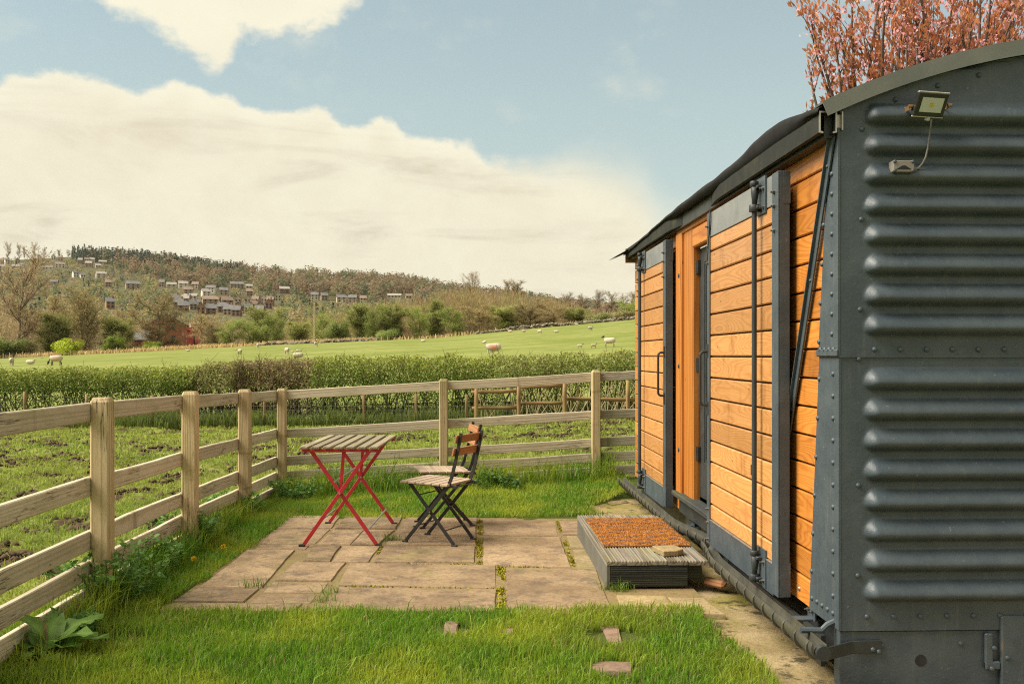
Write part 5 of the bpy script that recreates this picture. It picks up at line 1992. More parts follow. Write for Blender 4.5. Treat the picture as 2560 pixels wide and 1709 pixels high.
def paddock_grass():
    rng = np.random.default_rng(12)
    Ps, Hs, Ws, Cs = [], [], [], []
    for (n, Z0, Z1, u0, u1, h, wd) in ((62000, 4.2, 9.5, -0.62, -0.20, 0.055, 0.0065), (92000, 8.5, 15.0, -0.62, 0.15, 0.060, 0.011), (60000, 14.5, 23.5, -0.62, 0.15, 0.075, 0.019)):
        Z = np.sqrt(rng.uniform(Z0 ** 2, Z1 ** 2, n))
        u = rng.uniform(u0, u1, n)
        x, y = u * Z * CA + Z * SA, -u * Z * SA + Z * CA
        k = (x < -2.08) | (y > 9.95)
        x, y, u, Z = x[k], y[k], u[k], Z[k]
        mud = mud_mask(x, y)
        k = rng.random(len(x)) > mud * 0.97
        k &= rng.random(len(x)) < 0.35 + 0.9 * noise2(x * 2.6, y * 2.6, 19, 3)
        x, y, u, Z = x[k], y[k], u[k], Z[k]
        rough = (noise2(x * 2.2, y * 2.2, 5, 4) - 0.5) * 0.16 + (noise2(x * 7, y * 7, 9, 3) - 0.5) * 0.05
        z = land(u, Z) - 0.04 + rough
        cl = noise2(x * 2.6, y * 2.6, 19, 3)
        Ps.append(np.stack([x, y, z], 1))
        Hs.append(h * rng.uniform(0.5, 1.3, len(x)) * (0.5 + cl))
        Ws.append(wd * rng.uniform(0.7, 1.3, len(x)))
        g = noise2(x * 0.8, y * 0.8, 3, 4)[:, None]
        c = (1 - g) * np.array([0.170, 0.250, 0.036]) + g * np.array([0.280, 0.310, 0.055])
        c = c * rng.uniform(0.65, 1.3, (len(x), 1))
        d = rng.random(len(x)) < 0.08
        c[d] = np.array([0.28, 0.23, 0.10]) * 0.9
        Cs.append(c)
    P, H, W, C = map(np.concatenate, (Ps, Hs, Ws, Cs))
    V, F = blades_np(P, H, W, rng, 0.9)
    me = mesh_np('paddock_grass', V, F, MT['paddock_grass'], rep(C, 5))
    tag(link('paddock_grass', me), 'tussocky short grass of the muddy paddock', 'grass', kind='stuff')
    # trodden clods
    n = 9000
    Z = np.sqrt(rng.uniform(4.5 ** 2, 21 ** 2, n * 5))
    u = rng.uniform(-0.62, 0.15, n * 5)
    x, y = u * Z * CA + Z * SA, -u * Z * SA + Z * CA
    k = ((x < -2.1) | (y > 10.0)) & (mud_mask(x, y) > 0.35)
    x, y, u, Z = x[k][:n], y[k][:n], u[k][:n], Z[k][:n]
    m = len(x)
    ico = np.array([(0, 0, 1), (0.9, 0, 0.2), (0.28, 0.86, 0.25), (-0.73, 0.53, 0.15), (-0.73, -0.53, 0.25), (0.28, -0.86, 0.2), (0, 0, -0.6)])
    fi = np.array([(0, 1, 2), (0, 2, 3), (0, 3, 4), (0, 4, 5), (0, 5, 1), (6, 2, 1), (6, 3, 2), (6, 4, 3), (6, 5, 4), (6, 1, 5)])
    sz = rng.uniform(0.018, 0.055, m)
    S = ico[None] * sz[:, None, None] * rng.uniform(0.55, 1.35, (m, 7, 3))
    S[:, :, 2] *= 0.75
    rough = (noise2(x * 2.2, y * 2.2, 5, 4) - 0.5) * 0.16 + (noise2(x * 7, y * 7, 9, 3) - 0.5) * 0.05
    S += np.stack([x, y, land(u, Z) - 0.045 + rough], 1)[:, None]
    F = (fi[None] + (np.arange(m) * 7)[:, None, None]).reshape(-1, 3)
    c = np.array([0.066, 0.040, 0.024]) * rng.uniform(0.5, 1.5, (m, 1))
    me = mesh_np('mud_clods', S.reshape(-1, 3), F, MT['mud'], rep(c, 7))
    tag(link('mud_clods', me), 'dark trodden mud clods scattered over the paddock', 'mud', kind='stuff')


paddock_grass()

# ------------------------------------------------------------------ weeds along the fence
def nettle(label, px, py, Z, h, spread, n_stem, seed, dark=1.0):
    rng = np.random.default_rng(seed)
    b = PX(px, py, Z)
    z0 = nz(b.x, b.y) - 0.01
    t = thing('weed_clump', label, 'weed', (b.x, b.y, z0), 'weeds along the fence')
    P0, P1, C, D = [], [], [], []
    for i in range(n_stem):
        a = rng.uniform(0, 2 * PI)
        r = rng.uniform(0, spread * 0.5)
        p = np.array([r * math.cos(a), r * math.sin(a), 0])
        hh = h * rng.uniform(0.55, 1.0)
        lean = np.array([math.cos(a), math.sin(a), 0]) * rng.uniform(0, spread * 0.6)
        prev = p
        k = 6
        for j in range(1, k + 1):
            q = p + lean * (j / k) ** 1.5 + np.array([0, 0, hh * j / k])
            P0.append(prev)
            P1.append(q)
            for s in range(4):
                aa = rng.uniform(0, 2 * PI)
                C.append(q)
                D.append([math.cos(aa), math.sin(aa), rng.uniform(-0.3, 0.35)])
            prev = q
    V, F = segs_np(P0, P1, 0.003, 0.0022)
    link('stem', mesh_np('stem', V, F, MT['leafy'], np.tile(np.array([[0.10, 0.14, 0.03]]), (len(V), 1))), t)['kind'] = 'stuff'
    C, D = np.array(C), np.array(D)
    C = rep(C, 3) + rng.normal(0, 0.012, (len(C) * 3, 3))
    D = rep(D, 3) + rng.normal(0, 0.5, (len(D) * 3, 3)) * np.array([1, 1, 0.4])
    V, F = leaves_np(C, rng.uniform(0.022, 0.055, len(C)), rng.uniform(0.012, 0.026, len(C)), rng, 0.0, dirs=D)
    c = np.array([0.085, 0.165, 0.034]) * dark * rng.uniform(0.6, 1.5, (len(C), 1))
    o = link('foliage', mesh_np('foliage', V, F, MT['leafy'], rep(c, 4)), t)
    o['kind'] = 'stuff'


nettle('big nettle clump at the foot of the nearest fence post', 285, 1440, 5.15, 0.34, 0.34, 26, 1)
nettle('ferny weed clump at the foot of the second fence post', 470, 1330, 6.75, 0.25, 0.28, 20, 2)
nettle('low weed clump at the foot of the third fence post', 590, 1290, 8.05, 0.22, 0.30, 18, 3)
nettle('weed clump growing between the first and second fence posts', 390, 1400, 5.95, 0.20, 0.24, 14, 4)
nettle('grassy weed clump by the corner post of the fence', 745, 1240, 9.3, 0.20, 0.30, 14, 5)
nettle('dark weed clump under the back fence near the van', 1270, 1205, 9.5, 0.16, 0.42, 18, 6, 0.7)
nettle('small weed clump by the lower rail behind the dock plant', 195, 1480, 4.55, 0.15, 0.16, 7, 7)


def dock_plant():
    b = GP(118, 1640)
    t = thing('dock_plant', 'broad-leaved dock plant by the lowest fence rail at lower left', 'plant', (b.x, b.y, 0))
    spec = [(-10, 62, 0.25, 0.11, 0.12), (20, 50, 0.24, 0.10, 0.04), (48, 62, 0.27, 0.11, 0.16), (100, 75, 0.22, 0.10, 0.18), (140, 66, 0.20, 0.09, 0.10),
            (200, 58, 0.17, 0.085, 0.05), (255, 45, 0.16, 0.08, 0.03), (300, 40, 0.18, 0.08, 0.02), (335, 55, 0.20, 0.09, 0.05), (75, 30, 0.20, 0.09, 0.02), (170, 80, 0.25, 0.07, 0.30)]
    for i, (az, el, L, W, bz) in enumerate(spec):
        rng = random.Random(i)
        a, e = R(az), R(el * 0.72)
        L, W = L * 1.1, W * 1.35
        n, m = 7, 3
        vs, fs, cs = [], [], []
        for j in range(n + 1):
            s = j / n
            ee = e - s * R(50)
            # arc outwards
            rr = L * (s * math.cos(e) * 0.75 + s * s * 0.35)
            zz = bz * 0.2 + L * (s * math.sin(e) - s * s * 0.42)
            wv = W * 0.5 * (math.sin(PI * min(1, 0.06 + s * 0.94)) ** 0.7) * (1 - 0.15 * s)
            for q in (-1, -0.5, 0, 0.5, 1):
                rip = 0.013 * math.sin(j * 2.3 + q * 3 + i) * abs(q)
                d = Vector((math.cos(a), math.sin(a), 0)) * rr + Vector((-math.sin(a), math.cos(a), 0)) * (wv * q) + Vector((0, 0, zz + abs(q) * 0.012 + rip))
                vs.append(d)
                k = 1.5 if q == 0 else 1.0
                f = rng.uniform(0.85, 1.15)
                cs.append((0.098 * k * f, 0.165 * k * f, 0.032 * k * f))
        for j in range(n):
            for q in range(4):
                fs.append((j * 5 + q, j * 5 + q + 1, (j + 1) * 5 + q + 1, (j + 1) * 5 + q))
        o = link('leaf', mesh_np('leaf', np.array([tuple(v) for v in vs]), np.array(fs), MT['leafy'], np.array(cs), True), t)
    st = MB().tube([(b.x, b.y, -0.02), (b.x - 0.01, b.y + 0.01, 0.12), (b.x - 0.02, b.y + 0.015, 0.16)], [0.008, 0.006, 0.003], 6)
    st.build('stalk', MT['rail_log'], t)


dock_plant()
# soil and a puff of dandelion seed, dandelion flowers
for i, (px, py, lab) in enumerate(((558, 1366, 'yellow dandelion in the grass left of the patio, nearer the slabs'), (484, 1396, 'yellow dandelion in the grass left of the patio, nearer the fence'))):
    g = GP(px, py, 0.06)
    t = thing('dandelion', lab, 'flower', (g.x, g.y, nz(g.x, g.y)), 'dandelions')
    MB().tube([(g.x, g.y, 0), (g.x, g.y, 0.062)], 0.002, 5).build('stem', MT['moss'], t)
    rng = np.random.default_rng(i)
    C = np.zeros((60, 3)) + np.array([0, 0, 0.06])
    V, F = leaves_np(C, 0.02, 0.007, rng, 0.5)
    link('flower_head', mesh_np('flower_head', V, F, MT['moss'], np.tile(np.array([[0.75, 0.50, 0.02]]), (len(V), 1))), t)


# ------------------------------------------------------------------ hedge
def hedge(label, px0, px1, Z, seed, greens, top_fn, brown=0.0, base_gap=0.45, name='hedge'):
    rng = np.random.default_rng(seed)
    a, b = PX(px0, HY, Z), PX(px1, HY, Z - 0.4)
    c = (a + b) / 2
    gz = lz_((0.5 * (px0 + px1) - CX) / FPX, Z)
    t = thing(name, label, 'hedge', (c.x, c.y, gz), 'hedgerow')
    L = (b - a).length
    ax = np.array([(b - a).x, (b - a).y, 0]) / L
    nrm = np.array([-ax[1], ax[0], 0])
    n = int(L * 5200)
    s = rng.uniform(0, 1, n)
    px = px0 + (px1 - px0) * s
    ztop = EYE + (HY - top_fn(px)) / FPX * Z
    zbot = np.array([lz_((p - CX) / FPX, Z) for p in np.linspace(px0, px1, 40)])
    zb = np.interp(s, np.linspace(0, 1, 40), zbot)
    h = rng.random(n)
    # denser at the top and on the front face
    h = np.where(rng.random(n) < 0.42, 1 - (1 - h) * 0.45, h)
    lump = noise2(s * L * 1.3, h * 2.2, seed, 4)
    keep = lump + 0.24 * h > 0.40 + base_gap * 0.12 * (1 - h)
    dep = rng.random(n) ** 1.6
    d = -0.5 + dep * 1.0 + (lump - 0.5) * 0.5 - 0.15 * np.sin(h * PI)
    top_w = (noise2(s * L * 2.1, s * 0, seed + 5, 4, 0.65) - 0.5) * 0.30
    z = zb + (ztop + top_w - zb) * h + rng.normal(0, 0.02, n)
    P = np.array([a.x, a.y, 0])[None] + ax[None] * (s * L)[:, None] + nrm[None] * d[:, None]
    P[:, 2] = z
    P = P[keep]
    hh, dp, lp = h[keep], dep[keep], lump[keep]
    No = -nrm[None] * 0.7 + np.array([0, 0, 1.0])[None] * (0.25 + 0.8 * hh[:, None]) + rng.normal(0, 0.1, (len(P), 3))
    V, F = leaves_out(P, No, rng.uniform(0.03, 0.075, len(P)), rng.uniform(0.02, 0.045, len(P)), rng, 1.1)
    r = rng.random((len(P), 1))
    g = greens[0] * (1 - r) + greens[1] * r
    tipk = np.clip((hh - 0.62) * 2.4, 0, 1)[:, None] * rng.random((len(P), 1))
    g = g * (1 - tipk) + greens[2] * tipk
    g = g * rng.uniform(0.6, 1.3, (len(P), 1))
    if brown > 0:
        br = rng.random(len(P)) < brown * np.clip(0.35 + hh, 0, 1)
        g[br] = np.array([0.17, 0.115, 0.055]) * rng.uniform(0.6, 1.4, (br.sum(), 1))
    o = link('foliage', mesh_np('foliage', V - np.array(t.location), F, MT['leafy'], rep(g, 4)), t)
    o['kind'] = 'stuff'
    # stems and twigs
    m = int(L * (34 if brown > 0.2 else 16))
    s2 = rng.random(m)
    base = np.array([a.x, a.y, 0])[None] + ax[None] * (s2 * L)[:, None] + nrm[None] * rng.normal(0, 0.15, m)[:, None]
    zb2 = np.interp(s2, np.linspace(0, 1, 40), zbot)
    zt2 = np.interp(px0 + (px1 - px0) * s2, np.linspace(px0, px1, 40), EYE + (HY - top_fn(np.linspace(px0, px1, 40))) / FPX * Z)
    base[:, 2] = zb2 - 0.05
    P0, P1, R0, R1 = [], [], [], []
    cur = base
    for j in range(4):
        nxt = cur + ax[None] * rng.normal(0, 0.13, m)[:, None] + nrm[None] * rng.normal(-0.03, 0.08, m)[:, None]
        nxt[:, 2] = zb2 + (zt2 - zb2) * (j + 1) / 4 * rng.uniform(0.80, 0.97, m)
        P0.append(cur)
        P1.append(nxt)
        R0.append(np.full(m, 0.022 * (1 - j * 0.2)))
        R1.append(np.full(m, 0.022 * (1 - (j + 1) * 0.2)))
        k = 6 if brown > 0.2 else 2
        tw = rep(nxt, k)
        te = tw + rng.normal(0, 0.13, tw.shape) + np.array([0, 0, 0.02])
        P0.append(tw)
        P1.append(te)
        R0.append(np.full(len(tw), 0.006))
        R1.append(np.full(len(tw), 0.003))
        cur = nxt
    V, F = segs_np(np.concatenate(P0), np.concatenate(P1), np.concatenate(R0), np.concatenate(R1))
    cst = np.array([0.13, 0.095, 0.055]) if brown > 0.2 else np.array([0.10, 0.085, 0.045])
    cc = np.tile(cst[None], (len(V), 1)) * rep(rng.uniform(0.6, 1.3, (len(V) // 6, 1)), 6)
    o = link('stem', mesh_np('stem', V - np.array(t.location), F, MT['bark'], cc), t)
    o['kind'] = 'stuff'


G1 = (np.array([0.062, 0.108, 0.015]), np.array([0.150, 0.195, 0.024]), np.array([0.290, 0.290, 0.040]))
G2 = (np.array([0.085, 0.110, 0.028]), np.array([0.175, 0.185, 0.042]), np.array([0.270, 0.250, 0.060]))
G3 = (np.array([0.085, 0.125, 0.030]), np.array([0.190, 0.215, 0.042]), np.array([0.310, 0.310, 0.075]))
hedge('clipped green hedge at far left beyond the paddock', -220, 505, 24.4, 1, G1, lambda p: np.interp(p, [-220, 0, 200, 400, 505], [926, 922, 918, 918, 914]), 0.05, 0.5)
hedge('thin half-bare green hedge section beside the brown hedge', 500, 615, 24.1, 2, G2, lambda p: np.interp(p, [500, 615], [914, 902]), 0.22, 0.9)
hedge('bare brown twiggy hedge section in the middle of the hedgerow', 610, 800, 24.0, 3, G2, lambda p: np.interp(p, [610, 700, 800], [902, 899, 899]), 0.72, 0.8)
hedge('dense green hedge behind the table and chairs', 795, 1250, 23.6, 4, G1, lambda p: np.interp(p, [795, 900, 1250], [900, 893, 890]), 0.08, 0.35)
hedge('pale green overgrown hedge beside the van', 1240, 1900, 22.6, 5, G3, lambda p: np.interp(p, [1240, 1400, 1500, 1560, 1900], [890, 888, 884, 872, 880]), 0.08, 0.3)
# bent old boughs in the hedge
bo = MB()
for pts in (((1310, 962, 23), (1345, 945, 22), (1365, 935, 18), (1380, 915, 10)), ((1372, 975, 22), (1380, 955, 20), (1372, 935, 18), (1382, 918, 12))):
    bo.tube([PX(p[0], p[1], 22.25) for p in pts], [p[2] * 0.0022 for p in pts], 6)
bough = bo.build('hedge_bough', MT['rail_log'], None, smooth=True)
tag(bough, 'pale bent old bough showing in the pale hedge', 'branch')
# dead stalks and undergrowth below the hedge
def undergrowth():
    rng = np.random.default_rng(77)
    n = 13000
    px = rng.uniform(-60, 1600, n)
    Z = 22.9 + rng.uniform(-0.9, 0.9, n)
    u = (px - CX) / FPX
    x, y = u * Z * CA + Z * SA, -u * Z * SA + Z * CA
    P = np.stack([x, y, land(u, Z) - 0.03], 1)
    h = rng.uniform(0.12, 0.42, n) * (0.4 + noise2(x * 1.2, y * 1.2, 8, 3))
    V, F = blades_np(P, h, 0.028, rng, 0.5)
    r = rng.random((n, 1))
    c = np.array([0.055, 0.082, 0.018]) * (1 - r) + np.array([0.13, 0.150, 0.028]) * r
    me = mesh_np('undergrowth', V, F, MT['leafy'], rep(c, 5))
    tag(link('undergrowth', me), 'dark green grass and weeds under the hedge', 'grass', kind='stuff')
    n = 90
    px = np.where(rng.random(n) < 0.6, rng.uniform(1330, 1590, n), rng.uniform(1180, 1590, n))
    Z = np.full(n, 20.4) + rng.uniform(-0.2, 0.6, n)
    u = (px - CX) / FPX
    x, y = u * Z * CA + Z * SA, -u * Z * SA + Z * CA
    P = np.stack([x, y, land(u, Z)], 1)
    Q = P + np.stack([rng.normal(0, 0.22, n), rng.normal(0, 0.1, n), rng.uniform(0.35, 0.85, n)], 1)
    V, F = segs_np(P, Q, 0.008, 0.005)
    me = mesh_np('dead_stalks', V, F, MT['bark'], np.tile(np.array([[0.42, 0.34, 0.19]]), (len(V), 1)))
    tag(link('dead_stalks', me), 'pale dead stalks leaning before the hedge by the van', 'stalks', kind='stuff')


undergrowth()


# ------------------------------------------------------------------ trees: a few grown forms, set out one by one
def grow(rng, H, spread, n_limb, n_sub, n_twig, up=0.55, clear=0.2, trunk_r=0.22, lean=0.0, multi=1):
    """returns arrays of wood segments and twig tips"""
    S = []      # p0, p1, r0, r1
    tips = []
    for k in range(multi):
        az0 = rng.uniform(0, 2 * PI)
        base = np.array([0.25 * math.cos(az0), 0.25 * math.sin(az0), -0.6]) if multi > 1 else np.array([0, 0, -0.6])
        top = np.array([math.cos(az0) * spread * 0.25, math.sin(az0) * spread * 0.25, H * 0.86]) if multi > 1 else np.array([rng.normal(0, 0.4), rng.normal(0, 0.4), H * 0.9])
        n = 9
        pts = [base + (top - base) * (i / n) + rng.normal(0, 0.06 * H / 10, 3) * np.array([1, 1, 0]) for i in range(n + 1)]
        rs = [trunk_r * (1 - 0.88 * i / n) for i in range(n + 1)]
        S += [(pts[i], pts[i + 1], rs[i], rs[i + 1]) for i in range(n)]
        for j in range(n_limb):
            f = clear + (0.97 - clear) * (j + rng.random()) / n_limb
            i = min(n - 1, int(f * n))
            p = pts[i] + (pts[i + 1] - pts[i]) * (f * n - i)
            az = rng.uniform(0, 2 * PI)
            prof = math.sin(PI * min(1, 0.25 + 0.75 * (1 - f))) ** 0.8 + 0.15
            Lb = spread * prof * rng.uniform(0.7, 1.1)
            el = up + rng.normal(0, 0.12) + 0.35 * f
            d = np.array([math.cos(az) * math.cos(el), math.sin(az) * math.cos(el), math.sin(el)])
            r = trunk_r * 0.42 * (1 - 0.6 * f)
            q = p
            for s in range(4):
                d2 = d + np.array([0, 0, 0.10 * s]) + rng.normal(0, 0.10, 3)
                d2 /= np.linalg.norm(d2)
                q2 = q + d2 * Lb / 4
                S.append((q, q2, r * (1 - s * 0.22), r * (1 - (s + 1) * 0.22)))
                for _ in range(n_sub):
                    dd = d2 + rng.normal(0, 0.55, 3) + np.array([0, 0, 0.25])
                    dd /= np.linalg.norm(dd)
                    l2 = Lb * rng.uniform(0.22, 0.5)
                    m = q + (q2 - q) * rng.random()
                    e = m + dd * l2
                    S.append((m, e, r * 0.35, 0.02))
                    for _ in range(n_twig):
                        tdir = dd + rng.normal(0, 0.5, 3) + np.array([0, 0, 0.2])
                        tdir /= np.linalg.norm(tdir)
                        a = m + (e - m) * rng.uniform(0.3, 1.0)
                        tips.append((a, a + tdir * rng.uniform(0.4, 1.1) * H / 12))
                q = q2
    return S, tips


def tree_meshes(kind, seed, H=12.0, spread=4.0):
    rng = np.random.default_rng(seed)
    cfg = {'bare': dict(n_limb=13, n_sub=4, n_twig=5, up=0.62, clear=0.22, trunk_r=0.24),
           'fan': dict(n_limb=9, n_sub=4, n_twig=5, up=0.85, clear=0.10, trunk_r=0.16, multi=3),
           'haze': dict(n_limb=12, n_sub=4, n_twig=5, up=0.55, clear=0.12, trunk_r=0.18),
           'willow': dict(n_limb=9, n_sub=4, n_twig=5, up=0.7, clear=0.06, trunk_r=0.12, multi=3),
           'leafy': dict(n_limb=8, n_sub=3, n_twig=4, up=0.6, clear=0.08, trunk_r=0.13, multi=2)}[kind]
    S, tips = grow(rng, H, spread, **cfg)
    P0, P1, R0, R1 = [np.array([s[i] for s in S]) for i in range(4)]
    big = R0 > 0.035
    V, F = segs_np(P0, P1, np.maximum(R0, 0.03), np.maximum(R1, 0.02), 4)
    wc = {'bare': (0.150, 0.115, 0.075), 'fan': (0.155, 0.125, 0.070), 'haze': (0.140, 0.105, 0.065), 'willow': (0.14, 0.12, 0.06), 'leafy': (0.09, 0.08, 0.045)}[kind]
    trunk = mesh_np('trunk_' + kind, V, F, MT['bark'], np.tile(np.array([wc]), (len(V), 1)) * rep(rng.uniform(0.75, 1.2, (len(S), 1)), 8))
    A, B = np.array([t[0] for t in tips]), np.array([t[1] for t in tips])
    nt = len(A)
    if kind in ('bare', 'fan', 'haze', 'willow'):
        k = {'bare': 2, 'fan': 2, 'haze': 3, 'willow': 3}[kind]
        A2 = rep(A, k)
        B2 = rep(B, k) + rng.normal(0, 0.35, (nt * k, 3))
        wv = {'bare': 0.030, 'fan': 0.030, 'haze': 0.045, 'willow': 0.050}[kind]
        V, F = leaves_np(A2, np.linalg.norm(B2 - A2, axis=1), wv * 2, rng, 0.0, dirs=(B2 - A2) / np.linalg.norm(B2 - A2, axis=1, keepdims=True))
        cA = {'bare': (0.185, 0.130, 0.075), 'fan': (0.190, 0.140, 0.070), 'haze': (0.190, 0.130, 0.066), 'willow': (0.180, 0.160, 0.060)}[kind]
        cB = {'bare': (0.120, 0.085, 0.055), 'fan': (0.125, 0.100, 0.050), 'haze': (0.125, 0.105, 0.048), 'willow': (0.130, 0.140, 0.045)}[kind]
        r = rng.random((len(A2), 1))
        c = np.array(cA) * (1 - r) + np.array(cB) * r
        c = rep(c * rng.uniform(0.7, 1.25, (len(A2), 1)), 4)
        # opening buds
        nb = {'bare': 1, 'fan': 1, 'haze': 2, 'willow': 5}[kind] * nt
        Cb = B[rng.integers(0, nt, nb)] + rng.normal(0, 0.28, (nb, 3))
        V2, F2 = leaves_np(Cb, rng.uniform(0.16, 0.34, nb), rng.uniform(0.10, 0.2, nb), rng, 0.2)
        cb = {'bare': (0.165, 0.130, 0.065), 'fan': (0.180, 0.150, 0.060), 'haze': (0.155, 0.130, 0.055), 'willow': (0.165, 0.180, 0.050)}[kind]
        c2 = rep(np.array([cb]) * rng.uniform(0.6, 1.3, (nb, 1)), 4)
        crown = mesh_np('crown_' + kind, np.concatenate([V, V2]), np.concatenate([F, F2 + len(V)]), MT['tree_foliage'], np.concatenate([c, c2]))
    else:
        nb = 9000
        Cb = B[rng.integers(0, nt, nb)] + rng.normal(0, 0.34, (nb, 3))
        Cb[:, 2] = np.maximum(Cb[:, 2], 0.1)
        V, F = leaves_np(Cb, rng.uniform(0.16, 0.34, nb), rng.uniform(0.12, 0.24, nb), rng, 0.3)
        c = rep(np.array([(0.140, 0.160, 0.042)]) * rng.uniform(0.6, 1.35, (nb, 1)), 4)
        crown = mesh_np('crown_leafy', V, F, MT['tree_foliage'], c)
    return trunk, crown


def shrub_mesh(seed, col, n=7000):
    """dense round hawthorn: leaves thrown over uneven lobes (unit: 5 m wide, 4 m tall)"""
    rng = np.random.default_rng(seed)
    P = []
    lob = [(rng.uniform(-1.7, 1.7), rng.uniform(-1.4, 1.4), rng.uniform(0.7, 2.7), rng.uniform(0.7, 1.35)) for _ in range(16)]
    P = []
    for (x, y, z, r) in lob:
        k = n // 16
        d = rng.normal(size=(k, 3))
        d /= np.linalg.norm(d, axis=1, keepdims=True)
        P.append(np.array([x, y, z]) + d * r * (rng.random((k, 1)) ** 0.4))
    P = np.concatenate(P)
    P = P[P[:, 2] > 0.05]
    V, F = leaves_out(P, P - np.array([0, 0, 0.8]), rng.uniform(0.12, 0.26, len(P)), rng.uniform(0.09, 0.17, len(P)), rng, 0.9)
    c = np.array([col]) * rng.uniform(0.5, 1.4, (len(P), 1))
    crown = mesh_np('crown_shrub', V, F, MT['tree_foliage'], rep(c, 4))
    S = [(np.array([0, 0, -0.5]), np.array([rng.normal(0, 0.8), rng.normal(0, 0.8), 2.2]), 0.09, 0.03) for _ in range(7)]
    V, F = segs_np([s[0] for s in S], [s[1] for s in S], 0.08, 0.03, 4)
    trunk = mesh_np('trunk_shrub', V, F, MT['bark'], np.tile(np.array([[0.10, 0.08, 0.05]]), (len(V), 1)))
    return trunk, crown


ORD_ = ['first', 'second', 'third', 'fourth', 'fifth', 'sixth', 'seventh']
FORM = {}
for kd, seeds in (('bare', (101, 102, 103)), ('fan', (111, 112)), ('haze', (121, 122, 123)), ('willow', (131, 132)), ('leafy', (141, 142))):
    FORM[kd] = [tree_meshes(kd, s) for s in seeds]
FORM['hawthorn'] = [shrub_mesh(151, (0.185, 0.215, 0.020)), shrub_mesh(152, (0.130, 0.165, 0.026)), shrub_mesh(153, (0.110, 0.132, 0.036))]
FORM['scrub'] = [shrub_mesh(161, (0.150, 0.130, 0.055), 5200), shrub_mesh(162, (0.125, 0.130, 0.046), 5200)]


def plant_tree(kind, var, px, Z, top_py, width_px, label, group, name=None, base_py=None, rot=None, sink=0.0):
    u = (px - CX) / FPX
    x, y = cam2w(u * Z, Z)
    gz = lz_(u, Z) - sink
    H = EYE + (HY - top_py) / FPX * Z - gz
    W = width_px / FPX * Z
    t = thing(name or {'hawthorn': 'hawthorn_bush', 'scrub': 'scrub_bush', 'willow': 'willow_tree', 'leafy': 'leafy_tree'}.get(kind, 'bare_tree'), label, 'bush' if kind in ('hawthorn', 'scrub') else 'tree', (x, y, gz), group,
              rz=rot if rot is not None else (px * 12.9898 % 6.283))
    tr, cr = FORM[kind][var % len(FORM[kind])]
    if kind in ('hawthorn', 'scrub'):
        sx, sz = W / 4.9, H / 3.9
    else:
        sx, sz = W / 8.2, H / 12.2
    t.scale = (sx, sx, sz)
    link('trunk', tr, t)
    link('crown', cr, t)
    return t


